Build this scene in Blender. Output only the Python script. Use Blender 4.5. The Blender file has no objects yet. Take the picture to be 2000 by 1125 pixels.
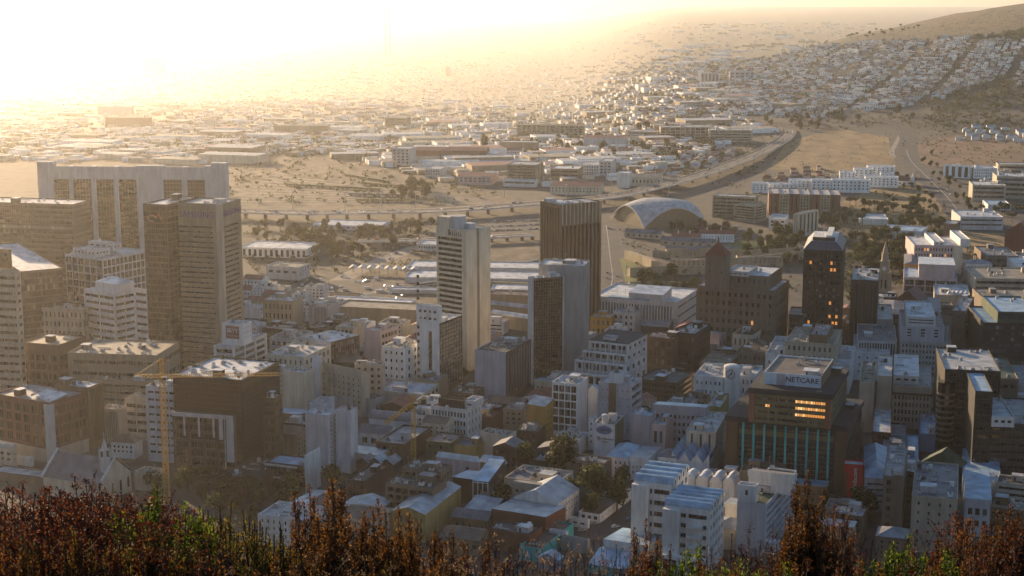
import bpy, math, random
from mathutils import Vector, Matrix, noise
R = math.radians
rnd = random.Random(11)
scene = bpy.context.scene
COL = scene.collection

# ---------------------------------------------------------------- camera
CAMH = 267.0                      # height of the viewpoint above the city plain
FPX = 3050.0                      # focal length in pixels of a 2000 px wide picture
PITCH = math.atan((562.5 + 8) / FPX)
cam_d = bpy.data.cameras.new('camera'); cam = bpy.data.objects.new('camera', cam_d); COL.objects.link(cam)
cam.location = (0, 0, CAMH); cam.rotation_euler = (R(90) - PITCH, 0, 0)
cam_d.sensor_width = 36; cam_d.lens = 36 * FPX / 2000; cam_d.clip_start = 0.3; cam_d.clip_end = 70000
cam_d.dof.use_dof = True; cam_d.dof.focus_distance = 700; cam_d.dof.aperture_fstop = 10
scene.camera = cam

# ---------------------------------------------------------------- sky and sun
SUN_AZ, SUN_EL = -31.0, 10.0      # degrees: azimuth from straight ahead (left is negative), elevation
world = bpy.data.worlds.new('World'); scene.world = world; world.use_nodes = True
wn = world.node_tree.nodes; sk = wn.new('ShaderNodeTexSky'); sk.sky_type = 'NISHITA'; sk.sun_disc = False
sk.sun_elevation = R(SUN_EL); sk.sun_rotation = R(SUN_AZ); sk.altitude = 200; sk.air_density = 1.0; sk.dust_density = .6; sk.ozone_density = 2.4
world.node_tree.links.new(sk.outputs[0], wn['Background'].inputs[0]); wn['Background'].inputs[1].default_value = 0.09
sun_l = bpy.data.lights.new('sun', 'SUN'); sun = bpy.data.objects.new('sun', sun_l); COL.objects.link(sun)
sun_l.energy = 5.0; sun_l.angle = R(0.5); sun_l.color = (1.0, 0.71, 0.42)
sv = Vector((math.sin(R(SUN_AZ)) * math.cos(R(SUN_EL)), math.cos(R(SUN_AZ)) * math.cos(R(SUN_EL)), math.sin(R(SUN_EL))))
sun.rotation_euler = sv.to_track_quat('Z', 'Y').to_euler(); sun.location = (-300, 200, 600)
vs = scene.view_settings; vs.view_transform = 'Standard'; vs.look = 'None'; vs.gamma = 1; vs.use_curve_mapping = False
vs.exposure = .98
cy = scene.cycles
cy.max_bounces = 6; cy.diffuse_bounces = 3; cy.glossy_bounces = 3; cy.transmission_bounces = 3; cy.transparent_max_bounces = 8; cy.volume_bounces = 2
cy.sample_clamp_indirect = 4; cy.caustics_reflective = False; cy.caustics_refractive = False
cy.use_denoising = True

# ---------------------------------------------------------------- picture geometry -> places on the ground
SP, CP = math.sin(PITCH), math.cos(PITCH)
def ray(px, py):
    u = (px - 1000) / FPX; v = (562.5 - py) / FPX
    return Vector((u, CP + v * SP, -SP + v * CP))
def proj(p):
    x, y, z = p[0], p[1], p[2] - CAMH
    d = y * CP - z * SP
    return 1000 + FPX * x / d, 562.5 - FPX * (y * SP + z * CP) / d
def terr(x, y):
    h = 335 * math.exp(-(((x - 2250) / 1180) ** 2 + ((y - 4500) / 1150) ** 2))
    h += 45 * math.exp(-(((x - 1250) / 420) ** 2 + ((y - 5000) / 420) ** 2))
    h = max(h, 0.0); k = min(1.0, h / 120.0)
    if k > 0.02: h += k * 9 * (noise.noise(Vector((x / 260, y / 260, 3.1))) + .5 * noise.noise(Vector((x / 90, y / 90, 7.7))))
    if y > 2600:                  # made-up fall of the land beyond the rail yard, thickens haze over the plain
        q = min(1.0, max(0.0, (.115 - x / y) / .095)); q = q * q * (3 - 2 * q); h -= q * min(400.0, .05 * (y - 2600) * min(1.0, (y - 2600) / 500))
    if y < 560:
        if y < 0: s = CAMH - 1.7
        elif y < 20: s = CAMH - 1.7 - .39 * y
        else: s = CAMH - 9.5 - .52 * (y - 20)
        h = max(h, s)
    return h
def Pz(px, py, z=0.0):
    r = ray(px, py); t = (z - CAMH) / r.z
    return Vector((r.x * t, r.y * t, z))
def G(px, py):
    r = ray(px, py)
    t = 600.0; step = 30.0
    while t < 40000:
        z = CAMH + r.z * t
        if z < terr(r.x * t, r.y * t) + .01: break
        t += step
        if t > 2500: step = 60.0 if t < 9000 else 250.0
    lo, hi = t - step, t
    for _ in range(14):
        m = (lo + hi) / 2
        if CAMH + r.z * m < terr(r.x * m, r.y * m): hi = m
        else: lo = m
    return Vector((r.x * hi, r.y * hi, terr(r.x * hi, r.y * hi)))
def at(px, y, z=0.0):             # point at forward distance y and height z seen in pixel column px
    d = y * CP - (z - CAMH) * SP
    return Vector(((px - 1000) / FPX * d, y, z))

# ---------------------------------------------------------------- materials
MATS = {}
def nt(name):
    m = bpy.data.materials.new(name); m.use_nodes = True
    return m, m.node_tree.nodes, m.node_tree.links, m.node_tree.nodes['Principled BSDF']
def noise_col(m, n, l, b, c1, c2, scale, stretch=(1, 1, 1), detail=3, lo=.35, hi=.7, coord='Object', rand=0.0):
    tc = n.new('ShaderNodeTexCoord'); mp = n.new('ShaderNodeMapping'); mp.inputs['Scale'].default_value = stretch
    tx = n.new('ShaderNodeTexNoise'); tx.inputs['Scale'].default_value = scale; tx.inputs['Detail'].default_value = detail
    rp = n.new('ShaderNodeValToRGB'); e = rp.color_ramp.elements
    e[0].position, e[1].position = lo, hi; e[0].color = (*c1, 1); e[1].color = (*c2, 1)
    l.new(tc.outputs[coord], mp.inputs[0]); l.new(mp.outputs[0], tx.inputs['Vector']); l.new(tx.outputs[0], rp.inputs[0])
    out = rp.outputs[0]
    if rand:
        oi = n.new('ShaderNodeObjectInfo'); hv = n.new('ShaderNodeHueSaturation')
        mr = n.new('ShaderNodeMapRange'); mr.inputs[3].default_value = 1 - rand; mr.inputs[4].default_value = 1 + rand
        l.new(oi.outputs['Random'], mr.inputs[0]); l.new(mr.outputs[0], hv.inputs['Value']); l.new(out, hv.inputs['Color']); out = hv.outputs[0]
    l.new(out, b.inputs['Base Color'])
    return out
def mul(c, k): return tuple(min(1, v * k) for v in c)
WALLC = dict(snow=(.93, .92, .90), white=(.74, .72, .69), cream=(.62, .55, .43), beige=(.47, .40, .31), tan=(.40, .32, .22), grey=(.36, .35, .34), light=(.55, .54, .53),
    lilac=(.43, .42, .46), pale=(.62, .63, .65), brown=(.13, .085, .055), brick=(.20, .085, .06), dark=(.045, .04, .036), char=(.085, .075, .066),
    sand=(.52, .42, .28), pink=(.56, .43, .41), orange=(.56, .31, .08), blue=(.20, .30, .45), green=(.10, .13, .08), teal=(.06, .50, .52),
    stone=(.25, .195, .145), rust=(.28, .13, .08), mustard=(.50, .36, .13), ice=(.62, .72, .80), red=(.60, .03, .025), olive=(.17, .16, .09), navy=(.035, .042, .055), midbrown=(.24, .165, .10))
def wallm(c):
    k = 'wall_' + c
    if k not in MATS:
        m, n, l, b = nt(k); rgb = mul(WALLC[c], 1.0 if min(WALLC[c]) > .3 else .8)
        noise_col(m, n, l, b, mul(rgb, .76), mul(rgb, 1.04), .2, (1, 1, .3), 7, .28, .58)
        out = b.inputs['Base Color'].links[0].from_socket          # rain streaks and patched paint
        tc = n.new('ShaderNodeTexCoord'); mp = n.new('ShaderNodeMapping'); mp.inputs['Scale'].default_value = (1, 1, .05); l.new(tc.outputs['Object'], mp.inputs[0])
        t2 = n.new('ShaderNodeTexNoise'); t2.inputs['Scale'].default_value = .8; t2.inputs['Detail'].default_value = 4; l.new(mp.outputs[0], t2.inputs['Vector'])
        mr = n.new('ShaderNodeMapRange'); mr.inputs[1].default_value = .35; mr.inputs[2].default_value = .6; mr.inputs[3].default_value = .87; mr.inputs[4].default_value = 1.0; l.new(t2.outputs[0], mr.inputs[0])
        hv = n.new('ShaderNodeHueSaturation'); l.new(out, hv.inputs['Color']); l.new(mr.outputs[0], hv.inputs['Value']); l.new(hv.outputs[0], b.inputs['Base Color'])
        b.inputs['Roughness'].default_value = .85; b.inputs['Specular IOR Level'].default_value = .3
        MATS[k] = m
    return MATS[k]
ROOFC = dict(white=(.66, .66, .66), grey=(.27, .27, .28), dark=(.055, .052, .05), brown=(.15, .11, .08), light=(.45, .45, .45), blue=(.22, .36, .50), red=(.26, .08, .045),
    slate=(.17, .165, .18), green=(.055, .085, .05), tan=(.33, .27, .19), pale=(.52, .55, .58), maroon=(.15, .05, .04), steel=(.38, .42, .46), sky=(.33, .47, .60))
def roofm(c, metal=False):
    k = ('metal_roof_' if metal else 'roof_') + c
    if k not in MATS:
        m, n, l, b = nt(k); rgb = ROOFC[c]
        out = noise_col(m, n, l, b, mul(rgb, .52), mul(rgb, 1.1), .16, (1, 1, 1), 8, .3, .62)
        if metal:
            wv = n.new('ShaderNodeTexWave'); wv.inputs['Scale'].default_value = .42; wv.inputs['Distortion'].default_value = .2
            tc = n.new('ShaderNodeTexCoord'); l.new(tc.outputs['Object'], wv.inputs[0])
            bp = n.new('ShaderNodeBump'); bp.inputs['Strength'].default_value = .25; bp.inputs['Distance'].default_value = .15
            l.new(wv.outputs[0], bp.inputs['Height']); l.new(bp.outputs[0], b.inputs['Normal'])
            b.inputs['Roughness'].default_value = .42; b.inputs['Metallic'].default_value = .25
        else: b.inputs['Roughness'].default_value = .62
        MATS[k] = m
    return MATS[k]
def simple(k, rgb, rough=.7, metal=0.0, emit=0.0, var=.2, scale=.5, rand=0.0):
    if k not in MATS:
        m, n, l, b = nt(k)
        noise_col(m, n, l, b, mul(rgb, 1 - var), mul(rgb, 1 + var * .5), scale, rand=rand)
        b.inputs['Roughness'].default_value = rough; b.inputs['Metallic'].default_value = metal
        if emit: b.inputs['Emission Color'].default_value = (*rgb, 1); b.inputs['Emission Strength'].default_value = emit
        MATS[k] = m
    return MATS[k]
def glassm(k, c1, c2, rough=.22, emit=0.0, spec=.35):
    if k not in MATS:
        m, n, l, b = nt(k)
        ge = n.new('ShaderNodeNewGeometry'); oi = n.new('ShaderNodeObjectInfo'); ad = n.new('ShaderNodeMath'); ad.operation = 'ADD'
        fr = n.new('ShaderNodeMath'); fr.operation = 'FRACT'; rp = n.new('ShaderNodeValToRGB')
        l.new(ge.outputs['Random Per Island'], ad.inputs[0]); l.new(oi.outputs['Random'], ad.inputs[1]); l.new(ad.outputs[0], fr.inputs[0]); l.new(fr.outputs[0], rp.inputs[0])
        e = rp.color_ramp.elements; e[0].color = (*c1, 1); e[1].color = (*c2, 1); e[0].position = .62
        l.new(rp.outputs[0], b.inputs['Base Color'])
        b.inputs['Roughness'].default_value = rough; b.inputs['Specular IOR Level'].default_value = spec
        if emit:
            l.new(rp.outputs[0], b.inputs['Emission Color']); b.inputs['Emission Strength'].default_value = emit
        MATS[k] = m
    return MATS[k]
GLASS = glassm('window_glass', (.010, .009, .008), (.17, .155, .14))
GDARK = glassm('dark_glass', (.008, .006, .005), (.06, .045, .03), .1)
GREEN = glassm('green_glass', (.02, .04, .038), (.06, .11, .10), .1)
BLIND = glassm('window_blind', (.10, .095, .09), (.25, .24, .23), .5, spec=.3)
LIT = glassm('lit_window', (.62, .24, .05), (1.0, .66, .30), .4, .6)
LITW = glassm('lit_window_pale', (.75, .62, .38), (1.0, .9, .65), .4, .42)
FRAME = simple('window_frame', (.16, .155, .15), .6)
METAL = simple('grey_metal', (.42, .43, .44), .45, .6)
DARKM = simple('dark_metal', (.05, .05, .05), .6, .3)

# ---------------------------------------------------------------- mesh builder
class MB:
    def __init__(s): s.v = []; s.f = []; s.m = []
    def poly(s, pts, m=0):
        i = len(s.v); s.v += [tuple(p) for p in pts]; s.f.append(tuple(range(i, i + len(pts)))); s.m.append(m)
    def box(s, x0, x1, y0, y1, z0, z1, m=0, top=None):
        i = len(s.v)
        s.v += [(x0, y0, z0), (x1, y0, z0), (x1, y1, z0), (x0, y1, z0), (x0, y0, z1), (x1, y0, z1), (x1, y1, z1), (x0, y1, z1)]
        s.f += [(i, i + 3, i + 2, i + 1), (i + 4, i + 5, i + 6, i + 7), (i, i + 1, i + 5, i + 4), (i + 1, i + 2, i + 6, i + 5), (i + 2, i + 3, i + 7, i + 6), (i + 3, i, i + 4, i + 7)]
        s.m += [m, m if top is None else top, m, m, m, m]
    def prism(s, pts, z0, z1, m=0, top=None):           # pts: counter-clockwise outline
        n = len(pts)
        z0f = z0 if callable(z0) else (lambda p: z0); z1f = z1 if callable(z1) else (lambda p: z1)
        i = len(s.v); s.v += [(p[0], p[1], z0f(p)) for p in pts] + [(p[0], p[1], z1f(p)) for p in pts]
        for k in range(n):
            j = (k + 1) % n; s.f.append((i + k, i + j, i + n + j, i + n + k)); s.m.append(m)
        s.f.append(tuple(i + n + k for k in range(n))); s.m.append(m if top is None else top)
        s.f.append(tuple(i + k for k in reversed(range(n)))); s.m.append(m)
    def cyl(s, cx, cy_, z0, z1, r0, r1=None, n=12, m=0, top=None):
        r1 = r0 if r1 is None else r1; i = len(s.v)
        for r, z in ((r0, z0), (r1, z1)):
            s.v += [(cx + r * math.cos(6.2832 * k / n), cy_ + r * math.sin(6.2832 * k / n), z) for k in range(n)]
        for k in range(n):
            j = (k + 1) % n; s.f.append((i + k, i + j, i + n + j, i + n + k)); s.m.append(m)
        s.f.append(tuple(i + n + k for k in range(n))); s.m.append(m if top is None else top)
        s.f.append(tuple(i + k for k in reversed(range(n)))); s.m.append(m)
    def bar(s, a, b, w, m=0):
        a = Vector(a); b = Vector(b); d = (b - a).normalized()
        u = d.cross(Vector((0, 0, 1)) if abs(d.z) < .95 else Vector((1, 0, 0))).normalized() * (w / 2); v = d.cross(u).normalized() * (w / 2)
        i = len(s.v)
        for p in (a, b): s.v += [tuple(p + u + v), tuple(p - u + v), tuple(p - u - v), tuple(p + u - v)]
        for k in range(4): j = (k + 1) % 4; s.f.append((i + k, i + j, i + 4 + j, i + 4 + k)); s.m.append(m)
        s.f += [(i + 3, i + 2, i + 1, i), (i + 4, i + 5, i + 6, i + 7)]; s.m += [m, m]
    def dome(s, cx, cy_, z0, r, h, n=12, k=4, m=0):
        i = len(s.v)
        for a in range(k + 1):
            t = a / k * math.pi / 2; rr = r * math.cos(t)
            s.v += [(cx + rr * math.cos(6.2832 * q / n), cy_ + rr * math.sin(6.2832 * q / n), z0 + h * math.sin(t)) for q in range(n)]
        for a in range(k):
            for q in range(n):
                p = (q + 1) % n; b = i + a * n; s.f.append((b + q, b + p, b + n + p, b + n + q)); s.m.append(m)
    def mesh(s, name, mats, smooth=False):
        me = bpy.data.meshes.new(name); me.from_pydata(s.v, [], s.f)
        for m in mats: me.materials.append(m)
        if len(mats) > 1: me.polygons.foreach_set('material_index', s.m)
        if smooth: me.polygons.foreach_set('use_smooth', [True] * len(s.f))
        me.update(); return me
    def build(s, name, mats, parent=None, loc=(0, 0, 0), rz=0.0, smooth=False):
        return place(name, s.mesh(name, mats if isinstance(mats, (list, tuple)) else [mats], smooth), parent, loc, rz)
def place(name, me, parent=None, loc=(0, 0, 0), rz=0.0, sc=None):
    o = bpy.data.objects.new(name, me); COL.objects.link(o); o.location = loc
    if rz: o.rotation_euler = (0, 0, rz)
    if sc: o.scale = sc if isinstance(sc, (tuple, list)) else (sc, sc, sc)
    if parent: o.parent = parent
    return o
USED = set()
def tag(o, label=None, cat=None, group=None, kind=None):
    if label: o['label'] = label; USED.add(label)
    if cat: o['category'] = cat
    if group: o['group'] = group
    if kind: o['kind'] = kind
    return o
def thing(name, label, cat, loc, rz=0.0, group=None):
    o = bpy.data.objects.new(name, None); COL.objects.link(o); o.location = loc; o.rotation_euler = (0, 0, rz); o.empty_display_size = 1
    return tag(o, label, cat, group)
def copy_tree(o, parent=None):
    c = o.copy(); COL.objects.link(c)
    if parent: c.parent = parent
    for ch in list(o.children): copy_tree(ch, c)
    return c

# ---------------------------------------------------------------- facades
def parse(code):
    if code in ('-', '', None): return None
    parts = code.split(','); a = parts[0]; k = a[0]; d = dict(t=1.4, b=3.6, s=.9, l=0.0, w=None, h=None, d=.35, q=.05, g=0, D=0)
    for p in parts[1:]: d[p[0]] = float(p[1:])
    if k in 'gc': c, r = a[1:].split('x'); d['c'], d['r'] = int(c), int(r)
    elif k == 'r':
        x = a[1:].split('/'); d['r'] = int(x[0]); d['c'] = int(x[1]) if len(x) > 1 else 1
    elif k == 'v': d['c'] = int(a[1:]); d['r'] = 1
    fw, fh = {'g': (.58, .55), 'c': (.9, .82), 'r': (.94, .46), 'v': (.5, .98)}[k]
    d['w'] = d['w'] or fw; d['h'] = d['h'] or fh; d['k'] = k
    if k == 'c': d['d'] = min(d['d'], .18); d['s'] = min(d['s'], .5)
    return d
WMESH = {}
GSETS = {0: GLASS, 1: GDARK, 2: GREEN}
def window_mesh(w, h, kind, gi, plain):
    key = (round(w, 1), round(h, 1), kind, gi, plain)
    if key in WMESH: return WMESH[key]
    b = MB(); gm = {'g': GSETS[gi], 'b': BLIND, 'l': LIT, 'p': LITW}[kind]
    nm = max(1, min(40, int(round(w / 1.7))))
    if kind in 'lp' and nm > 1:
        for k in range(nm):                                          # lit panes broken up by blinds
            x0 = -w / 2 + w * k / nm; x1 = x0 + w / nm; zz = h * rnd.choice((1, 1, .8, .55))
            b.poly([(x0 + .12, 0, h - zz), (x1 - .12, 0, h - zz), (x1 - .12, 0, h), (x0 + .12, 0, h)], 0 if rnd.random() < .74 else 2)
            if zz < h: b.poly([(x0, 0, 0), (x1, 0, 0), (x1, 0, h - zz), (x0, 0, h - zz)], 2)
    else:
        for k in range(nm if not plain else 1):
            n_ = nm if not plain else 1; x0 = -w / 2 + w * k / n_; x1 = x0 + w / n_
            b.poly([(x0, 0, 0), (x1, 0, 0), (x1, 0, h), (x0, 0, h)], 0)
    if not plain:
        for k in range(1, nm): b.box(-w / 2 + w * k / nm - .06, -w / 2 + w * k / nm + .06, -.09, -.01, 0, h, 1)
        if nm == 1: b.box(-.05, .05, -.09, -.01, 0, h, 1)
        b.box(-w / 2, w / 2, -.13, -.002, 0, .14, 1)
    me = b.mesh('window', [gm, FRAME, GLASS]); WMESH[key] = me
    return me
SECT = [0]
class Vol:
    """one upright block: wall with real openings, windows set back in them, parapet and roof."""
    def __init__(s, root, O, yaw, W, D, z0, z1, wall, front='-', right='-', roof='f:grey', par=.9, left='-', wname='wall', winname='window', wmat=None, frame=None, roofpart='roof', rwall=None):
        s.root, s.O, s.yaw, s.W, s.D, s.z0, s.z1 = root, O, yaw, W, D, z0, z1
        s.loc = (O.x - root.location.x, O.y - root.location.y, 0.0); s.rz = -yaw
        zb = root.location.z; s.zb = zb
        s.dist = max(50, O.y); s.n = 0
        wm = wmat or wallm(wall); s.wm = wm
        b = MB(); s.glz = MB(); s.cnt = 0
        flat = roof.startswith('f'); s.par = par if flat else 0.0
        zt = z1
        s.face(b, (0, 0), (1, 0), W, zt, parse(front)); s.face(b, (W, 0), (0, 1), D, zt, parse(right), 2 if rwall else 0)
        s.face(b, (W, D), (-1, 0), W, zt, None); s.face(b, (0, D), (0, -1), D, zt, parse(left))
        rt = roof.split(':'); s.roofc = rt[1]
        if flat:
            t = .35; p = s.par; zr = zt - p
            o = [(0, 0), (W, 0), (W, D), (0, D)]; i_ = [(t, t), (W - t, t), (W - t, D - t), (t, D - t)]
            for k in range(4):
                j = (k + 1) % 4
                b.poly([(*o[k], zt), (*o[j], zt), (*i_[j], zt), (*i_[k], zt)]); b.poly([(*i_[k], zt), (*i_[j], zt), (*i_[j], zr), (*i_[k], zr)])
            rb = MB(); rb.poly([(t - .05, t - .05, zr), (W - t + .05, t - .05, zr), (W - t + .05, D - t + .05, zr), (t - .05, D - t + .05, zr)])
            s.shift(rb); s.roofob = rb.build(roofpart, roofm(s.roofc), root, s.loc, s.rz); s.zr = zr
        else: s.pitched(rt); s.zr = zt
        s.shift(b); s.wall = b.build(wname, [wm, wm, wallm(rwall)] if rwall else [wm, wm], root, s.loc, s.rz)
        if s.glz.f: s.shift(s.glz); tag(s.glz.build('glazing', [GSETS[s.gi], BLIND, LIT], root, s.loc, s.rz), kind='stuff')
        if flat and len(rt) > 2: s.clutter(int(rt[2]))
    def shift(s, b):
        if s.zb: b.v = [(x, y, z - s.zb) for x, y, z in b.v]
    def face(s, b, o, u, W, zt, d, mi=0):
        o = Vector((o[0], o[1], 0)); u = Vector((u[0], u[1], 0)); nrm = Vector((u.y, -u.x, 0))
        P = lambda t, z, k=0: tuple(o + u * t + Vector((0, 0, z)) - nrm * k)
        z0 = s.z0
        if not d or zt - z0 < 2.5 or W < 1.5: b.poly([P(0, z0), P(W, z0), P(W, zt), P(0, zt)], mi); return
        zb = z0 + min(d['b'], (zt - z0) * .3); ztt = zt - max(d['t'], s.par + .3); rows = []; nr = d['r']; ph = (ztt - zb) / nr
        for k in range(nr):
            c = zb + ph * (k + .5); hh = ph * d['h']; rows.append((c - hh / 2, c + hh / 2))
        sd = min(d['s'], W * .2); pw = (W - 2 * sd) / d['c']; cols = []
        for k in range(d['c']):
            c = sd + pw * (k + .5); ww = pw * d['w']; cols.append((c - ww / 2, c + ww / 2))
        zz = z0; dp = d['d']; hole = []
        for (a, c) in rows:
            b.poly([P(0, zz), P(W, zz), P(W, a), P(0, a)], mi); uu = 0
            for (e, f) in cols:
                b.poly([P(uu, a), P(e, a), P(e, c), P(uu, c)], mi)
                b.poly([P(e, a), P(f, a), P(f, a, dp), P(e, a, dp)], 1); b.poly([P(e, c, dp), P(f, c, dp), P(f, c), P(e, c)], 1)
                b.poly([P(e, a), P(e, a, dp), P(e, c, dp), P(e, c)], 1); b.poly([P(f, a, dp), P(f, a), P(f, c), P(f, c, dp)], 1)
                hole.append((e, f, a, c)); uu = f
            b.poly([P(uu, a), P(W, a), P(W, c), P(uu, c)], mi); zz = c
        b.poly([P(0, zz), P(W, zz), P(W, zt), P(0, zt)], mi)
        w, h = hole[0][1] - hole[0][0], hole[0][3] - hole[0][2]
        px = max(w, h) * FPX / s.dist; small = px < 8.5 or s.cnt + len(hole) > 300
        rz = math.atan2(u.y, u.x) + s.rz; ca, sa = math.cos(s.rz), math.sin(s.rz); s.gi = int(d['g'])
        lit = d['l']
        for i, (e, f, a, c) in enumerate(hole):
            q = rnd.random(); kd = 'l' if q < lit else ('b' if q < lit + d['q'] else 'g')
            if s.lithook: kd = s.lithook(u, i % d['c'], i // d['c'], kd)
            if small: s.glz.poly([P(e, a, dp), P(f, a, dp), P(f, c, dp), P(e, c, dp)], {'g': 0, 'b': 1, 'l': 2, 'p': 2}[kd])
            else:
                p = o + u * ((e + f) / 2) - nrm * (dp); me = window_mesh(w + .04, h + .04, kd, s.gi, px < 5)
                place('window', me, s.root, (s.loc[0] + p.x * ca - p.y * sa, s.loc[1] + p.x * sa + p.y * ca, a - .02 - s.zb), rz); s.cnt += 1
    lithook = None
    def pitched(s, rt):
        k, c = rt[0], rt[1]; h = float(rt[2]) if len(rt) > 2 else 3.0; W, D, z = s.W, s.D, s.z1 + .004; e = .35; b = MB()
        metal = c in ('blue', 'white', 'light', 'pale', 'steel', 'sky', 'grey')
        if k in ('gx', 'gy'):
            if k == 'gx': q = lambda x, y, zz: (x, y, zz); A, B_ = W, D
            else: q = lambda x, y, zz: (W - y, x, zz); A, B_ = D, W
            x0, x1 = -e, A + e; y0, ym, y1 = -e, B_ / 2, B_ + e
            a = [q(x0, y0, z), q(x1, y0, z), q(x1, ym, z + h), q(x0, ym, z + h), q(x0, y1, z), q(x1, y1, z)]
            b.poly([a[0], a[1], a[2], a[3]]); b.poly([a[3], a[2], a[5], a[4]])
            b.poly([a[1], a[5], a[2]], 1); b.poly([a[4], a[0], a[3]], 1); b.poly([a[0], a[4], a[5], a[1]])
        elif k == 'h':
            i = min(W, D) / 2
            pts = [(-e, -e, z), (W + e, -e, z), (W + e, D + e, z), (-e, D + e, z)]
            if W >= D: r0, r1 = (i, D / 2, z + h), (W - i + .01, D / 2, z + h); F = [(0, 1, 5, 4), (1, 2, 5), (2, 3, 4, 5), (3, 0, 4)]
            else: r0, r1 = (W / 2, i, z + h), (W / 2, D - i + .01, z + h); F = [(0, 1, 4), (1, 2, 5, 4), (2, 3, 5), (3, 0, 4, 5)]
            v = pts + [r0, r1]
            for f in F: b.poly([v[t] for t in f])
            b.poly([pts[3], pts[2], pts[1], pts[0]])
        elif k in ('m', 'n'):                            # single slope: m rises to the back, n rises to the front
            zf, zk = (z, z + h) if k == 'm' else (z + h, z)
            b.poly([(-e, -e, zf + .3), (W + e, -e, zf + .3), (W + e, D + e, zk + .3), (-e, D + e, zk + .3)])
            b.poly([(-e, -e, z), (W + e, -e, z), (W + e, -e, zf + .3), (-e, -e, zf + .3)], 1); b.poly([(W + e, -e, z), (W + e, D + e, z), (W + e, D + e, zk + .3), (W + e, -e, zf + .3)], 1)
            b.poly([(-e, D + e, z), (-e, -e, z), (-e, -e, zf + .3), (-e, D + e, zk + .3)], 1); b.poly([(W + e, D + e, z), (-e, D + e, z), (-e, D + e, zk + .3), (W + e, D + e, zk + .3)], 1)
        elif k in ('bx', 'by'):
            n = 8; A, B_ = (W, D) if k == 'bx' else (D, W)
            q = (lambda x, y, zz: (x, y, zz)) if k == 'bx' else (lambda x, y, zz: (W - y, x, zz))
            arc = [((1 - math.cos(math.pi * t / n)) / 2 * (B_ + .4) - .2, z + h * math.sin(math.pi * t / n)) for t in range(n + 1)]
            for t in range(n): b.poly([q(-e, *arc[t]), q(A + e, *arc[t]), q(A + e, *arc[t + 1]), q(-e, *arc[t + 1])])
            b.poly([q(A + e, *p) for p in arc], 1); b.poly([q(-e, *p) for p in reversed(arc)], 1)
        s.shift(b); b.build('roof', [roofm(c, metal), s.wm], s.root, s.loc, s.rz)
    def put(s, b, name, mats, smooth=False):             # a part built in this block's own frame
        s.shift(b); return b.build(name, mats, s.root, s.loc, s.rz, smooth)
    def onroof(s, b, name, mats):                        # a piece standing on this block's roof
        s.shift(b); return b.build(name, mats, s.roofob)
    def clutter(s, n):
        W, D, z = s.W, s.D, s.zr
        if n <= 0 or W < 7 or D < 7: return
        r = random.Random(int(s.O.x * 7 + s.O.y * 13 + n)); spots = []
        def spot(w, d):
            for _ in range(12):
                x, y = r.uniform(1, W - w - 1), r.uniform(1, D - d - 1)
                if all(x + w < a or x > a2 or y + d < c or y > c2 for a, a2, c, c2 in spots): spots.append((x, x + w, y, y + d)); return x, y
            return None
        if n >= 3:
            w, d = min(W * .35, r.uniform(4, 9)), min(D * .35, r.uniform(4, 8)); p = spot(w, d)
            if p:
                b = MB(); h = r.uniform(2.4, 4.2); b.box(p[0], p[0] + w, p[1], p[1] + d, z, z + h, 0, 1); b.box(p[0] - .2, p[0] + w + .2, p[1] - .2, p[1] + d + .2, z + h, z + h + .25, 1)
                if r.random() < .6: b.box(p[0] + w * .2, p[0] + w * .2 + 1, p[1] - .05, p[1], z, z + 2.1, 2)
                s.onroof(b, 'plant_room', [s.wm if r.random() < .6 else wallm('light'), roofm(r.choice(['light', 'white', 'grey', 'pale'])), DARKM])
        for k in range(int(n * 1.8)):
            t = r.random()
            if t < .5:
                w, d, h = r.uniform(1.2, 3), r.uniform(1.2, 2.6), r.uniform(1, 1.9); p = spot(w, d)
                if not p: continue
                b = MB(); b.box(p[0], p[0] + w, p[1], p[1] + d, z + .15, z + h); b.cyl(p[0] + w / 2, p[1] + d / 2, z + h, z + h + .25, min(w, d) * .36, n=8, m=1)
                for q in (0, 1): b.box(p[0] + q * (w - .2), p[0] + q * (w - .2) + .2, p[1], p[1] + d, z, z + .15, 1)
                s.onroof(b, 'air_unit', [r.choice([METAL, wallm('light'), wallm('white')]), DARKM])
            elif t < .62:
                p = spot(2.4, 2.4)
                if not p: continue
                b = MB(); b.cyl(p[0] + 1.2, p[1] + 1.2, z + .6, z + 2.6, 1.1, n=10); b.cyl(p[0] + 1.2, p[1] + 1.2, z + 2.6, z + 2.9, 1.1, .2, n=10)
                for q in ((.4, .4), (2, .4), (2, 2), (.4, 2)): b.box(p[0] + q[0] - .1, p[0] + q[0] + .1, p[1] + q[1] - .1, p[1] + q[1] + .1, z, z + .6)
                s.onroof(b, 'water_tank', [wallm(r.choice(['white', 'char', 'green', 'light']))])
            elif t < .8:
                L = r.uniform(3, min(W, 12) * .7 + 1); p = spot(min(L, W - 3), .8)
                if not p: continue
                b = MB(); b.box(p[0], p[0] + min(L, W - 3), p[1], p[1] + .7, z + .3, z + .9)
                for q in range(3): x = p[0] + min(L, W - 3) * (q + .5) / 3; b.box(x - .1, x + .1, p[1] + .05, p[1] + .65, z, z + .3)
                s.onroof(b, 'duct', [METAL])
            else:
                p = spot(.6, .6)
                if not p: continue
                b = MB(); h = r.uniform(2.5, 6); b.bar((p[0], p[1], z), (p[0], p[1], z + h), .14); b.bar((p[0] - .7, p[1], z + h * .8), (p[0] + .7, p[1], z + h * .8), .1); b.bar((p[0] - .5, p[1], z + h * .93), (p[0] + .5, p[1], z + h * .93), .1)
                s.onroof(b, 'antenna', [METAL])

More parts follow.
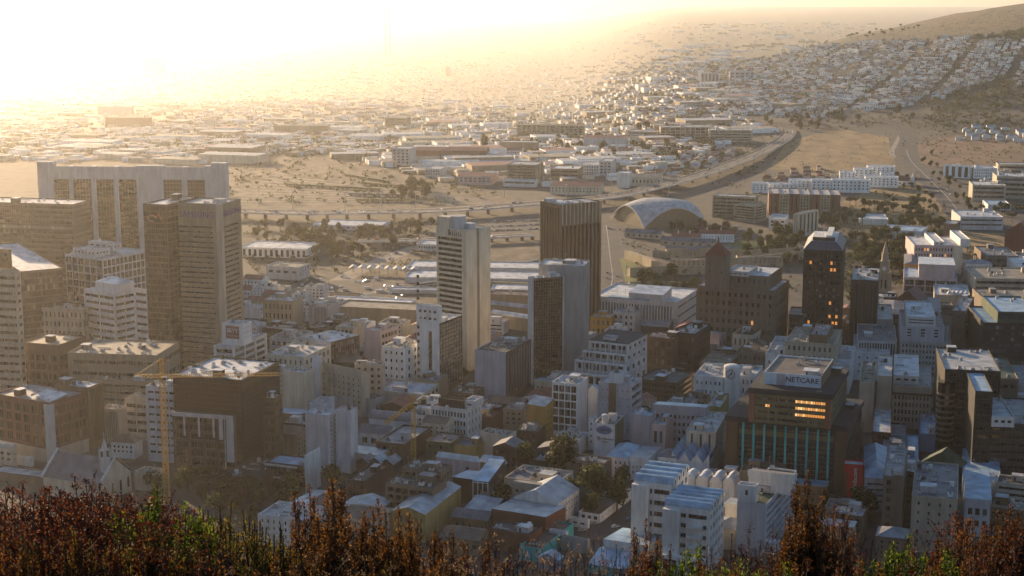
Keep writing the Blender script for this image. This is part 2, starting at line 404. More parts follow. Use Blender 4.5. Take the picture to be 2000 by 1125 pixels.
FOOT = []                          # footprints already taken: (x, y, radius)
MAXD = 60.0
def solve(P, z0=0.0, maxd=None):
    cx, yt, yb, lx, rx, yaw = P; a = R(yaw)
    c2 = cx; O = None; h = 10
    for _ in range(4):
        O = Pz(c2, yb, z0)
        lo, hi = z0, z0 + 400
        for _ in range(40):
            m = (lo + hi) / 2
            if proj((O.x, O.y, m))[1] > yt: lo = m
            else: hi = m
        h = lo; c2 += cx - proj((O.x, O.y, h))[0]
    def run(dx, dy, px):
        u = (px - 1000) / FPX; den = dx - u * dy * CP
        return (u * (O.y * CP - (h - CAMH) * SP) - O.x) / den if abs(den) > 1e-6 else 1e9
    W = run(-math.cos(a), math.sin(a), lx); D = run(math.sin(a), math.cos(a), rx); m = maxd or MAXD
    if not 0 < W < 400: W = 20
    if not 2 < D < m: D = m if D > m or D <= 0 else 2.5
    O = O + Vector((-math.cos(a), math.sin(a), 0)) * W
    return O, a, W, D, h
def B(P, wall, front='-', right='-', roof='f:grey:3', label='', name='office_building', cat='building', par=.9, root=None, z0=0.0, group=None, maxd=None, hook=None, **kw):
    O, a, W, D, h = solve(P, z0, maxd)
    if root is None:
        root = thing(name, label, cat, (O.x + W / 2 * math.cos(a) + D / 2 * math.sin(a), O.y - W / 2 * math.sin(a) + D / 2 * math.cos(a), z0), 0, group)
        FOOT.append((root.location.x, root.location.y, math.hypot(W, D) * .5, W, D))
    Vol.lithook = staticmethod(hook) if hook else None
    v = Vol(root, O, a, W, D, z0, h, wall, front, right, roof, par, **kw)
    Vol.lithook = None
    return v
# ---------------------------------------------------------------- ground, hill, haze
def spaced(first, step, grow, end):
    out = [first]; s = step
    while out[-1] < end: out.append(out[-1] + s); s *= grow
    return out
xp = spaced(0, 5, 1.045, 19000); xs = [-x for x in reversed(xp[1:])] + xp
ys = spaced(-60, 6, 1.0, 560) + spaced(566, 8, 1.03, 3000); ys += spaced(ys[-1] + 60, 60, 1.035, 39000)
def ground_mat():
    m, n, l, b = nt('city_ground')
    ge = n.new('ShaderNodeNewGeometry'); mp = n.new('ShaderNodeMapping'); l.new(ge.outputs['Position'], mp.inputs[0])
    def nz(sc, det):
        t = n.new('ShaderNodeTexNoise'); t.inputs['Scale'].default_value = sc; t.inputs['Detail'].default_value = det; l.new(mp.outputs[0], t.inputs['Vector']); return t.outputs[0]
    def ramp(src, stops):
        r = n.new('ShaderNodeValToRGB'); l.new(src, r.inputs[0]); e = r.color_ramp.elements
        e[0].position, e[0].color = stops[0][0], (*stops[0][1], 1); e[1].position, e[1].color = stops[-1][0], (*stops[-1][1], 1)
        for p, c in stops[1:-1]: k = e.new(p); k.color = (*c, 1)
        return r.outputs[0]
    def mix(f, a, c):
        x = n.new('ShaderNodeMix'); x.data_type = 'RGBA'; l.new(f, x.inputs[0]); l.new(a, x.inputs[6]); l.new(c, x.inputs[7]); return x.outputs[2]
    town = ramp(nz(.05, 8), [(.3, (.035, .033, .032)), (.46, (.06, .055, .05)), (.56, (.085, .075, .06)), (.66, (.045, .05, .025)), (.75, (.03, .035, .018))])
    veld = ramp(nz(.03, 10), [(.32, (.05, .04, .022)), (.46, (.15, .105, .055)), (.56, (.10, .075, .04)), (.66, (.04, .036, .018))])
    sep = n.new('ShaderNodeSeparateXYZ'); l.new(ge.outputs['Position'], sep.inputs[0])
    hz = n.new('ShaderNodeMapRange'); hz.inputs[1].default_value = 120; hz.inputs[2].default_value = 190; l.new(sep.outputs[2], hz.inputs[0])
    l.new(mix(hz.outputs[0], town, veld), b.inputs['Base Color']); b.inputs['Roughness'].default_value = .95
    return m
v, f = [], []
nx = len(xs)
for y in ys:
    for x in xs: v.append((x, y, terr(x, y)))
for j in range(len(ys) - 1):
    for i in range(nx - 1):
        k = j * nx + i; f.append((k, k + 1, k + nx + 1, k + nx))
me = bpy.data.meshes.new('ground'); me.from_pydata(v, [], f); me.polygons.foreach_set('use_smooth', [True] * len(f)); me.materials.append(ground_mat()); me.update()
tag(place('ground', me), 'city plain and hillsides under the buildings', kind='structure')

hb = MB(); hb.box(-21000, 21000, -300, 41000, -403, 352)
hm = bpy.data.materials.new('haze'); hm.use_nodes = True; hn = hm.node_tree.nodes; hn.clear()
ho = hn.new('ShaderNodeOutputMaterial'); pv = hn.new('ShaderNodeVolumePrincipled'); hm.node_tree.links.new(pv.outputs[0], ho.inputs['Volume'])
HAZE_D = .000034
pv.inputs['Color'].default_value = (1.0, .96, .92, 1); pv.inputs['Density'].default_value = HAZE_D; pv.inputs['Anisotropy'].default_value = .78
tag(hb.build('haze', hm), kind='stuff')
# ---------------------------------------------------------------- the city centre, left part
# civic slab
O, a, W, D, h = solve((441, 325, 553, 72, 446, 4), 0, 28)
civ = thing('tower_block', 'long hazy slab block of many bays with light piers, widest building in view', 'tower block', (O.x + W / 2, O.y + 8, 0)); FOOT.append((O.x + W / 2, O.y + 10, 90, W, D))
u = lambda px: (px - 72) / 369.0 * W
cv = MB()
segs = [(72, 103, 5, 'p'), (103, 133, 0, 'd'), (133, 141, 1, 'p'), (141, 177, 0, 'd'), (177, 186, 1, 'p'), (186, 221, 0, 'd'), (221, 230, 1, 'p'), (230, 266, 0, 'd'), (266, 318, 2, 'p'),
        (318, 354, 0, 'd'), (354, 364, 1, 'p'), (364, 399, 0, 'd'), (399, 412, 2, 'p'), (412, 441, 5, 'p')]
Lc = (O.x - civ.location.x, O.y - civ.location.y, 0)
for x0, x1, up, kd in segs:
    b = MB(); A, C = u(x0), u(x1)
    if kd == 'p':
        b.box(A, C, 0 if up else 1, D, 0, h + up - 2)
        for k in range(int((C - A) / 3.2)): b.box(A + 1 + k * 3.2, A + 1.6 + k * 3.2, -.5, 0, 0, h + up - 2)
        b.build('pier', wallm('light'), civ, Lc, -a)
    else:
        b.box(A, C, 2.2, D - .5, 0, h - 3, 0); b.box(A, C, .6, 2.2, h - 13, h - 1, 1)
        for k in range(24): b.box(A, C, 1.7, 2.2, 4 + k * 3.9, 5 + k * 3.9, 2)
        for k in range(7): x = A + (C - A) * k / 6; b.box(x - .2, x + .2, 1.2, 1.7, 0, h - 13, 2)
        b.build('window_bay', [GDARK, wallm('light'), wallm('midbrown')], civ, Lc, -a)
b = MB(); b.box(0, W, D, D + .4, 0, h - 4); b.build('wall', wallm('light'), civ, Lc, -a)
b = MB(); b.box(.5, W - .5, 3, D - 1, h - 3, h - 2.5); b.build('roof', roofm('light'), civ, Lc, -a)

B((142, 399, 605, -45, 177, 12), 'char', 'r20,h.6,w.99,t1,g1', 'r20,h.6,w.99,t1,g1', 'f:white:7', 'broad dark glass office block with bright white roof, left edge behind the ribbed towers')
v = B((31, 532, 775, -60, 40, 14), 'beige', 'r15/2,h.42', 'r15,h.42', 'f:light:3', 'tall beige tower cut by the left edge with long window bands', maxd=24)
B((17, 488, 525, -60, 22, 14), 'midbrown', 'g5x2,w.7', 'v2', 'f:grey:2', root=v.root, z0=v.z1 - .9)
B((40, 530, 690, -40, 122, 60), 'char', '-', 'c16x12,g1', 'f:pale:2', 'dark glass hall with flat pale roof behind the beige edge tower')
v = B((200, 505, 650, 127, 290, 32), 'light', 'c6x9,w.82,g1,q.3', 'c11x9,w.78,g1', 'f:light:3', 'pale framed office block with tall glazed grid left of the dark glass wing', maxd=70)
B((186, 489, 503, 142, 214, 32), 'light', 'g6x1', 'g4x1', 'f:light:2', root=v.root, z0=v.z1 - .9); B((221, 476, 490, 172, 236, 32), 'light', 'g4x1', 'g2x1', 'f:pale:2', root=v.root, z0=v.z1 + 2)
v = B((223, 573, 692, 163, 263, 33), 'white', 'r8/2,h.42,q.3', 'r8/2,h.42', 'f:white:2', 'white stepped office block with window bands in front of pale framed block')
B((231, 556, 573, 186, 262, 33), 'white', '-', '-', 'h:white:4', root=v.root, z0=v.z1 - .9)
B((227, 583, 650, 214, 233, 58), 'mustard', 'c2x6', 'c2x6', 'f:light:0', root=v.root, z0=6)
B((287, 566, 695, 262, 288, 33), 'white', 'r8,h.4', '-', 'f:white:1', 'narrow white wing with window bands beside stepped white office block')
B((162, 604, 690, 42, 172, 12), 'beige', 'g14x4,w.5', 'g3x4', 'f:light:6', 'long low sand coloured block behind the pergola roofed building')
B((113, 674, 775, 41, 168, 20), 'brown', 'g6x4,w.68,h.7,t7,d1.2,g1', 'g6x4,w.68,h.7,t7,d1.2,g1', 'f:tan:3', 'brown block with deep square windows and pale roof beams')
B((305, 694, 800, 132, 350, 8), 'tan', 'r3,h.3,t2,b14', 'r3/2,h.3', 'f:tan:14', 'long blank tan block with cluttered roof behind the yellow crane')
B((250, 722, 770, 163, 262, 8), 'light', 'g16x1,w.8,h.5,b2,t1', '-', 'f:white:2', 'low white lean annexe with one row of windows before long tan block')
B((300, 745, 815, 178, 310, 8), 'tan', 'r4,h.3', '-', 'f:tan:4', 'lower tan podium with slit windows below the white annexe')
v = B((95, 787, 905, -12, 168, 30), 'brick', 'g6x4,w.62,h.8,t3,b9,g1', 'g9x4,w.55,h.8,t3,b9,g1', 'f:grey:6', 'red brick office block with pale corner pier beside the church')
b = MB(); b.box(v.W - 3.4, v.W + .7, -.7, 3.4, 0, v.z1 - 1); v.put(b, 'corner_pier', [wallm('light')])
b = MB(); b.box(-.4, v.W - 3.5, -.6, -.02, 0, 8); b.box(v.W + .02, v.W + .6, 3.5, v.D, 0, 8); v.put(b, 'plinth', [wallm('beige')])
b = MB(); b.poly([(v.W * .55, 4, v.z1 - .3), (v.W - 2, 4, v.z1 - .3), (v.W - 2, v.D * .6, v.z1 + 1.5), (v.W * .55, v.D * .6, v.z1 + 1.5)]); b.box(v.W * .55, v.W - 2, v.D * .6, v.D * .6 + .3, v.z1 - .9, v.z1 + 1.5); v.put(b, 'skylight', [roofm('white')])
B((172, 757, 880, 107, 202, 20), 'midbrown', 'g5x5,g1', 'v8,w.5', 'f:pale:3', 'brown office block with pale roof behind red brick block')
B((287, 782, 862, 243, 293, 15), 'cream', 'r4/2,h.45', '-', 'gy:tan:4', 'cream gabled block with window bands left of white banded block')
B((345, 757, 905, 284, 364, 14), 'pale', 'r9/4,h.32,w.85', '-', 'f:light:4', 'pale banded office block directly behind the yellow crane mast')
B((262, 866, 897, 216, 278, 14), 'white', 'g5x2,w.5', '-', 'h:brown:4', 'small white house with brown hip roof behind the church spire', cat='house')
B((24, 878, 915, -30, 32, 25), 'cream', 'g4x2', 'g2x2', 'bx:light:3', 'cream hall with rounded roof at the left edge', cat='hall')
B((60, 895, 912, 12, 66, 25), 'white', '-', '-', 'f:dark:2', 'low white parapet roof beside the rounded hall')
B((230, 800, 870, 196, 248, 20), 'beige', 'v7,w.4', '-', 'f:tan:2', 'beige block with thin vertical fins left of cream gabled block')

# sign towers
v = B((430, 399, 738, 325, 470, 17), 'tan', 'r28,h.4,t15,b8,s5.5,q0,d.8', 'r28,h.4,t15,b8,s4,q0,d.8', 'f:light:6', 'tall tan tower with long window slits and purple rooftop lettering', name='office_tower', cat='tower')
SAM = v
b = MB(); b.box(-.02, 3.6, -.5, 0, 0, v.z1); b.box(v.W - .02, v.W + .5, -.5, 3.4, 0, v.z1); b.box(v.W - 3.4, v.W - .02, -.5, -.004, 0, v.z1); v.put(b, 'corner_pier', [wallm('beige')])
v = B((324.5, 399.5, 742, 279, 389, 17), 'brown', 'c5x30,w.96,h.8,g1,q0', 'c8x30,w.96,h.8,g1,q0', 'f:white:5', 'tall brown glass wing joined to left side of the tan lettered tower', name='office_tower', cat='tower')
DRK = v
# white frame building with the cube sign
v = B((456, 677, 778, 419, 519, 20), 'light', 'r7,h.55,w.9,s.8,t1.4,g1,q.3', 'r7/3,h.55,w.9,t1.4,g1,q.3', 'f:light:3', 'white framed office block carrying a cube with a purple sign')
b = MB()
for x, y in ((0, 0), (v.W, 0), (v.W, v.D / 3), (v.W, v.D * 2 / 3), (v.W, v.D)): b.box(x - .5, x + .5, y - .5, y + .5, 0, v.z1 + .1)
v.put(b, 'column', [wallm('white')]); SKB = v
v = B((473, 634, 676, 433, 491, 20), 'white', '-', 'g5x3,w.3,h.45', 'f:light:2', root=v.root, z0=v.z1 - .9); SKY = v
b = MB(); b.box(v.W * .2, v.W * .84, -.25, -.02, v.z1 - (v.z1 - v.z0) * .69, v.z1 - 1.5); v.put(b, 'sign_panel', [simple('sign_plum', (.16, .035, .06))])

B((594, 697, 782, 520, 646, 20), 'cream', 'g7x4,w.34,h.5,q0', 'g6x4,w.4', 'f:light:6', 'cream office block with small square windows right of cube sign')
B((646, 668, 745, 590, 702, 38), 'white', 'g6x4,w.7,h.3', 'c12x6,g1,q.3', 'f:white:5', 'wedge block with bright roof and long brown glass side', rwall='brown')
B((574, 662, 720, 526, 612, 20), 'light', 'g4x3,q0', '-', 'f:brown:5', 'pale block with two brown roof sheds behind the cream block')
B((640, 668, 720, 586, 668, 20), 'grey', 'g5x3', '-', 'f:brown:5', 'grey block with brown roof left of the wedge block')
B((572, 588, 655, 513, 591, 15), 'sand', 'g7x3,w.4', '-', 'f:white:6', 'sand coloured block with white roof and two steam flues')
B((575, 612, 650, 541, 578, 15), 'white', 'v6,w.4', '-', 'f:light:0', 'white panel with red vertical stripes below sand coloured block')
B((640, 600, 655, 603, 663, 20), 'grey', 'v5,w.2', '-', 'f:tan:3', 'ribbed grey concrete block behind the terrace of brown roofs')
B((744, 647, 735, 711, 777, 30), 'pink', '-', 'r5/5,h.5,w.8', 'f:light:4', 'pale pink block with blank front beside the white shaft tower')
B((690, 640, 690, 655, 712, 20), 'beige', 'g4x3', '-', 'f:pale:3', 'beige block behind the long brown glass wedge')
B((792, 680, 770, 746, 818, 22), 'white', 'g4x5,w.35,h.4,q0', 'g2x5,w.3', 'f:tan:4', 'white block with five rows of small windows left of shaft tower')
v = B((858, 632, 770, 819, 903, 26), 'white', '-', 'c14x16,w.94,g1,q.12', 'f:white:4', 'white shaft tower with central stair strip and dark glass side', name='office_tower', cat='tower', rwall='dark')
b = MB()
for k in range(26): z = 6 + k * (v.z1 - 12) / 26; b.box(v.W * .47, v.W * .62, -.25, -.02, z, z + .7, 0); b.box(v.W * .47, v.W * .62, -.06, -.02, z + .7, z + (v.z1 - 12) / 26, 1)
v.put(b, 'stair_strip', [wallm('brown'), GDARK])
B((856, 598, 634, 813, 863, 26), 'white', 'g4x2,w.6,h.35,t2,b1', '-', 'f:light:3', root=v.root, z0=v.z1 - 1)
b = MB(); b.box(-2.8, -.1, 1.2, 7, 0, v.z1 + 6, 0)
for k in range(16): z = 4 + k * 5; b.box(-2.4, -.5, 1.05, 1.2, z, z + 2.2, 1)
v.put(b, 'side_shaft', [wallm('white'), GDARK])
# banded tower
v = B((904, 449, 728, 852, 952, 40), 'light', 'r22,h.62,w.985,t6,b14,s1,d1.6,g1,q0', '-', 'f:light:5', 'tall cream tower with dark banded left side and smooth right side', name='office_tower', cat='tower', wmat=wallm('cream'))
GOL = v; z = v.zr
b = MB(); b.box(v.W + .02, v.W + 3, v.D * .02, v.D * .44, 4, v.z1 - .5); b.box(v.W + .02, v.W + 3, v.D * .54, v.D * .99, 4, v.z1 - .5); v.put(b, 'side_pier', [wallm('cream')])
b = MB(); b.box(.3, v.W * .45, .5, v.D * .3, z, z + 8.5); v.put(b, 'plant_room', [wallm('cream')])
b = MB(); b.cyl(v.W * .5, v.D * .35, z, z + 8.5, 5.5, n=20); b.cyl(v.W * .5, v.D * .35, z + 8.5, z + 9, 5.8, n=20, m=1); v.put(b, 'drum', [wallm('light'), roofm('light')])
# fluted tower
v = B((1095, 400, 655, 1055, 1175, 55), 'midbrown', 'v7,w.45,t2,b5,d1.6,g1,q0', 'v10,w.5,t17,b5,d1.8,g1,q0', 'f:light:9', 'tall brown fluted tower with tall window slots and flat pale roof', name='office_tower', cat='tower', wmat=wallm('midbrown'))
b = MB()
for k in range(11): y = v.D * (k + .5) / 11; b.box(v.W + .01, v.W + .5, y - .5, y + .5, v.z1 - 16.5, v.z1)
v.put(b, 'fin', [wallm('beige')])
b = MB(); b.cyl(v.W * .4, v.D * .32, v.zr, v.zr + 1, 9, n=24); v.put(b, 'roof_disc', [roofm('pale')])
# concrete slab with glass wedge
v = B((1141, 519, 742, 1052, 1152, 12), 'grey', '-', 'v3,w.3', 'f:white:5', 'grey concrete slab tower with a brown glass wedge in front', name='office_tower', cat='tower', maxd=26)
CON = v
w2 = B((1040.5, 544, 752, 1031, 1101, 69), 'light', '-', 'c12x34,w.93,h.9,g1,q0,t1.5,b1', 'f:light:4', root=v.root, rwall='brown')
b = MB(); b.box(w2.W + .02, w2.W + .5, -.6, .5, 0, w2.z1); b.box(w2.W + .02, w2.W + .5, w2.D - .8, w2.D, 0, w2.z1); w2.put(b, 'edge_pier', [wallm('light')])
v = B((988, 688, 785, 927, 1037, 22), 'lilac', '-', 'v9,w.4,g1,q0', 'f:dark:7', 'dark block with blank lilac end wall below the cream banded tower', rwall='brown')

# ---------------------------------------------------------------- the city centre, right part
v = B((1323, 590, 655, 1155, 1364, 22), 'light', 'v26,w.42,t4,b3,s4,g1', 'r3,h.2,q0', 'f:white:6', 'long white public building with tall window slots and blue white roofs', maxd=70)
b = MB(); b.box(v.W * .2, v.W * .68, -.3, 8, v.z1 - .8, v.z1 + .5); v.put(b, 'roof_canopy', [roofm('sky')])
B((1295, 577, 589, 1228, 1312, 22), 'light', '-', '-', 'm:white:2.5', root=v.root, z0=v.z1 - .9)
B((1194, 620, 665, 1153, 1202, 15), 'orange', 'g4x2,w.4', '-', 'f:light:4', 'orange walled block under the long white public building')
B((1240, 612, 660, 1196, 1262, 20), 'light', 'g4x3,w.4', '-', 'f:light:5', 'pale stepped block between orange block and tall window slots')
# stepped apartments
root = None
for i, (cx, yt, lx, rx) in enumerate(((1219, 737, 1118, 1264), (1221, 712, 1124, 1264), (1223, 692, 1140, 1264), (1226, 672, 1152, 1264))):
    z0 = 0 if root is None else v.z1 - .9
    yb = 785 if root is None else [0, 738, 713, 693][i] - 2
    v = B((cx, yt, yb, lx, rx, 26), 'light', f'g{7 - i}x{2 if i == 0 else 1},w.74,h.7,b1.2,t.7,d1.2', f'g4x{2 if i == 0 else 1},w.4,h.5,b1,t.9', 'f:dark:%d' % (0 if i < 3 else 4), 'white terraced apartment block stepping up with balconies', name='apartment_block', cat='apartments', root=root, z0=z0)
    root = v.root
    b = MB()
    for k in range(8): x = v.W * k / 7; b.box(x - .25, x + .25, -1.3, -.02, v.z0 if i else 6, v.z1 - .2)
    b.box(0, v.W, -1.5, -.02, v.z1 - 1.2, v.z1 - .1); v.put(b, 'balcony_frame', [wallm('white')])
b = MB(); w3 = v; b.poly([(-1, -1, w3.z1), (w3.W + .8, -1, w3.z1), (w3.W * .8, w3.D * .5, w3.z1 + 5), (w3.W * .25, w3.D * .5, w3.z1 + 5)]); b.poly([(w3.W + .8, -1, w3.z1), (w3.W + .8, w3.D, w3.z1), (w3.W * .8, w3.D * .5, w3.z1 + 5)]); b.poly([(-1, w3.D, w3.z1), (-1, -1, w3.z1), (w3.W * .25, w3.D * .5, w3.z1 + 5)]); b.poly([(w3.W + .8, w3.D, w3.z1), (-1, w3.D, w3.z1), (w3.W * .25, w3.D * .5, w3.z1 + 5), (w3.W * .8, w3.D * .5, w3.z1 + 5)]); w3.put(b, 'hip_roof', [roofm('dark')])
B((1316, 662, 745, 1262, 1330, 24), 'brown', 'g4x4,w.5,h.6', '-', 'f:tan:5', 'brown stone block with big square windows behind the terraced apartments')
B((1358, 652, 742, 1317, 1388, 24), 'dark', 'g6x5,w.5,g1', 'g8x5,w.4', 'f:light:9', 'very dark stone block with pale cluttered roof right of brown block')
B((1404, 662, 705, 1378, 1431, 30), 'pink', '-', 'g4x2,w.3', 'n:sky:4', 'pinkish hall with a light blue sloping roof', cat='hall')
B((1470, 655, 715, 1430, 1506, 25), 'cream', 'g4x2,w.3', 'g6x2', 'f:dark:4', 'cream block with dark roof before the brown art deco building')
B((1425, 712, 760, 1365, 1450, 20), 'midbrown', 'g5x3,w.4', '-', 'f:tan:6', 'brown low block with cluttered roof left of dome house')
B((1498, 690, 750, 1440, 1520, 20), 'stone', 'g6x3,w.4', '-', 'f:brown:7', 'stone coloured block behind the white clock building')
# art deco building with red pyramid tower
v = B((1513, 568, 705, 1362, 1543, 22), 'stone', 'g13x7,w.4,h.5,t2,b4,d.5,l.02', 'g9x7,w.35,h.5,t2', 'f:white:0', 'brown art deco building with stepped tower and red pyramid roof', name='office_tower', cat='tower', maxd=50)
ART = v
w2 = B((1501, 540, 569, 1416, 1529, 22), 'stone', 'g8x1,w.4,h.6', '-', 'f:white:2', root=v.root, z0=v.z1 - .9, maxd=46)
B((1462, 531, 541, 1420, 1480, 22), 'light', 'g4x1,w.6', '-', 'f:light:2', root=v.root, z0=w2.z1 - .9)
w3 = B((1418, 500, 571, 1378, 1427, 22), 'stone', 'g3x1,w.25,h.12,t6,b20', '-', 'f:brown:0', root=v.root, z0=v.z1 - .9, wname='tower_wall')
b = MB(); e = .6; W, D, z, h = w3.W, w3.D, w3.z1, 9.5; pts = [(-e, -e, z), (W + e, -e, z), (W + e, D + e, z), (-e, D + e, z)]; ap = (W / 2, D / 2, z + h)
for k in range(4): b.poly([pts[k], pts[(k + 1) % 4], ap])
w3.put(b, 'pyramid_roof', [simple('red_tile', (.20, .045, .025))])
b = MB(); b.cyl(W / 2, D / 2, z + h - 2.2, z + h + 3, .9, .5, n=8); w3.put(b, 'finial', [wallm('brown')])
b = MB()
for k in range(14):
    x = v.W * k / 13; b.box(x - .5, x + .5, -.5, -.02, 0, v.z1 - 4)
v.put(b, 'pilaster', [wallm('stone')])
# black tower
def bhook(u, c, r, k):
    if u.x > .5:
        if c in (7, 8, 9) and 6 > r > -1 and rnd.random() < .4: return 'l' if rnd.random() < .5 else 'p'
        if r == 13 and rnd.random() < .3: return 'p'
        return 'p' if rnd.random() < .035 else k
    return k
v = B((1646, 490, 700, 1570, 1664, 14), 'dark', 'g10x15,w.62,h.5,t2,b4,q.06,g1,s1.5', 'g5x15,w.5,h.5,t2,q.04,g1', 'f:slate:2', 'black office tower with scattered lit windows and slate crown', name='office_tower', cat='tower', hook=bhook, wmat=wallm('dark'))
BLK = v
b = MB(); e = .5; W, D, z = v.W, v.D, v.z1; i = 5
o = [(-e, -e, z + .01), (W + e, -e, z + .01), (W + e, D + e, z + .01), (-e, D + e, z + .01)]; q = [(i, i, z + 6), (W - i, i, z + 6), (W - i, D - i, z + 6), (i, D - i, z + 6)]
for k in range(4): b.poly([o[k], o[(k + 1) % 4], q[(k + 1) % 4], q[k]])
b.poly(q, 1); v.put(b, 'mansard_roof', [simple('slate_crown', (.10, .095, .11), .5), roofm('white')])
b = MB(); b.box(i + 1, W - i - 1, i + 1, i + 4, z + 6, z + 8.5); b.box(W * .55, W * .7, i + 2, D - i - 2, z + 6, z + 10, 1); b.bar((W * .45, D / 2, z + 6), (W * .45, D / 2, z + 14), .35, 1); v.put(b, 'plant_room', [wallm('char'), wallm('white')])
b = MB()
for k in (1 / 3, 2 / 3): b.box(W * k - .9, W * k + .9, -.7, -.02, 0, z - 1)
v.put(b, 'pier', [wallm('dark')])
B((1716, 548, 690, 1662, 1727, 14), 'char', 'v7,w.4,b6,t3,g1,q0', 'v5,w.4,g1,q0', 'f:light:8', 'dark grey block with vertical slots right of the black tower')
B((1570, 615, 700, 1540, 1575, 14), 'char', 'g4x5', '-', 'f:grey:1', 'narrow dark block squeezed left of the black tower foot')
v = B((1629, 672, 775, 1534, 1645, 18), 'beige', 'g9x5,w.35,h.5', 'g4x5,w.3', 'f:tan:10', 'beige block with tiered rooftop below the black tower')
B((1615, 655, 672, 1580, 1628, 18), 'midbrown', '-', '-', 'f:grey:4', root=v.root, z0=v.z1 - .9)
# white domed house
v = B((1600, 697, 770, 1495, 1616, 16), 'white', 'g9x2,w.3,h.4', 'g3x2,w.3', 'f:light:5', 'white ornate building with curved gables and a small dome')
b = MB(); b.dome(v.W * .82, v.D * .4, v.z1 - .9, 4, 5.5, 14, 5); v.put(b, 'dome', [wallm('white')], True)
for q in (.3, .68):
    b = MB(); x = v.W * q; pts = [(x - 6, 0), (x - 5.2, 2), (x - 3.4, 3), (x - 2.6, 5.4), (x, 6.6), (x + 2.6, 5.4), (x + 3.4, 3), (x + 5.2, 2), (x + 6, 0)]
    for k in range(len(pts) - 1): b.poly([(pts[k][0], -.2, v.z1), (pts[k + 1][0], -.2, v.z1), (pts[k + 1][0], -.2, v.z1 + pts[k + 1][1]), (pts[k][0], -.2, v.z1 + pts[k][1])]); b.poly([(pts[k + 1][0], .4, v.z1), (pts[k][0], .4, v.z1), (pts[k][0], .4, v.z1 + pts[k][1]), (pts[k + 1][0], .4, v.z1 + pts[k + 1][1])]); b.poly([(pts[k][0], -.2, v.z1 + pts[k][1]), (pts[k + 1][0], -.2, v.z1 + pts[k + 1][1]), (pts[k + 1][0], .4, v.z1 + pts[k + 1][1]), (pts[k][0], .4, v.z1 + pts[k][1])])
    b.box(x - .7, x + .7, -.3, -.2, v.z1 + .5, v.z1 + 3.2, 1); v.put(b, 'gable', [wallm('white'), GDARK])
# hospital tiers
v = B((1655, 833, 965, 1420, 1704, 20), 'navy', 'r12,h.4,w.995,t4,b3,s7,g1,q0,d.3', 'c14x8,w.8,g1,q0', 'f:dark:6', 'huge dark hospital block of three tiers with teal fins and white sign box', name='hospital_building', cat='hospital')
NET = v; W, z = v.W, v.z1
b = MB(); b.box(-1, W + 1, -1.2, v.D, z - 2.8, z + .2); b.box(7.2, W - 7.2, -.5, -.05, z - 12.2, z - 9.8); v.put(b, 'cornice', [wallm('navy')])
for q in (-.3, W - 6.2): b = MB(); b.box(q, q + 6.5, -.8, -.02, 0, z - 2.9); v.put(b, 'end_pier', [wallm('brown')])
b = MB(); b.box(7, W - 7, -.22, -.02, z - 9.5, z - 6.6); v.put(b, 'spandrel', [wallm('olive')])
for k in range(9):
    b = MB(); x = 9.5 + (W - 19) * k / 8; b.box(x - .55, x + .55, -1.5, -.51, 0, z - 2.9); v.put(b, 'teal_fin', [wallm('teal')])
def nhook(u, c, r, k):
    if u.x > .5 and r > 0 and c >= 8 and rnd.random() < .96: return 'l'
    return 'g' if rnd.random() < .97 else 'l'
v2 = B((1624, 770, 838, 1465, 1661, 20), 'olive', 'r4/14,h.46,w.97,t4,b.6,s3,q0,d.4', 'r4,h.4,g1,q0', 'f:dark:4', root=v.root, z0=v.z1 - .9, hook=nhook)
b = MB(); b.box(-.8, v2.W + .8, -.9, v2.D, v2.z1 - 3, v2.z1 + .1); v2.put(b, 'cornice', [wallm('navy')])
for q in (-.3, v2.W - 2.6): b = MB(); b.box(q, q + 2.9, -.6, -.02, v2.z0, v2.z1 - 3.1); v2.put(b, 'end_pier', [wallm('rust')])
v3 = B((1604, 735, 762, 1493, 1628, 20), 'ice', '-', '-', 'f:brown:3', root=v.root, z0=v2.z1 - .9, rwall='stone'); NSG = v3
# clock building
v = B((1413, 737, 805, 1355, 1433, 18), 'white', 'g6x3,w.3,h.4', 'g3x3', 'f:light:5', 'white building with a rounded clock tower left of the hospital', name='clock_building')
w2 = B((1475, 735, 800, 1430, 1490, 18), 'white', 'g5x3,w.35', '-', 'f:light:3', root=v.root)
b = MB(); cxx, cyy = v.W + 5, 3; b.cyl(cxx, cyy, 0, v.z1 + 7, 5.4, n=20); b.dome(cxx, cyy, v.z1 + 7, 5.4, 1.6, 20, 3); v.put(b, 'clock_drum', [wallm('white')])
fx, fy = cxx - 5.5 * .3, cyy - 5.5 * .95
b = MB(); n = 16; zc = v.z1 + 3
for r0, r1, mi in ((2.7, 3.1, 1),):
    for k in range(n):
        a0, a1 = 6.2832 * k / n, 6.2832 * (k + 1) / n
        b.poly([(cxx + r1 * math.cos(a0), cyy - 5.75, zc + r1 * math.sin(a0)), (cxx + r1 * math.cos(a1), cyy - 5.75, zc + r1 * math.sin(a1)), (cxx + r0 * math.cos(a1), cyy - 5.75, zc + r0 * math.sin(a1)), (cxx + r0 * math.cos(a0), cyy - 5.75, zc + r0 * math.sin(a0))], 1)
b.poly([(cxx + 2.68 * math.cos(6.2832 * k / n), cyy - 5.74, zc + 2.68 * math.sin(6.2832 * k / n)) for k in range(n)], 0)
v.put(b, 'clock_face', [wallm('pale'), DARKM])
b = MB(); b.bar((cxx - 1.2, cyy - 5.85, zc - 1.7), (cxx + 1.1, cyy - 5.85, zc + 1.8), .55); b.bar((cxx, cyy - 5.85, zc), (cxx + 1.4, cyy - 5.85, zc + .4), .4); v.put(b, 'clock_hand', [DARKM])
B((1322, 748, 805, 1246, 1356, 26), 'brown', 'g12x4,w.55,h.5,q0', 'r4,h.5,g1', 'f:dark:4', 'dark brown brick block with a glazed penthouse')
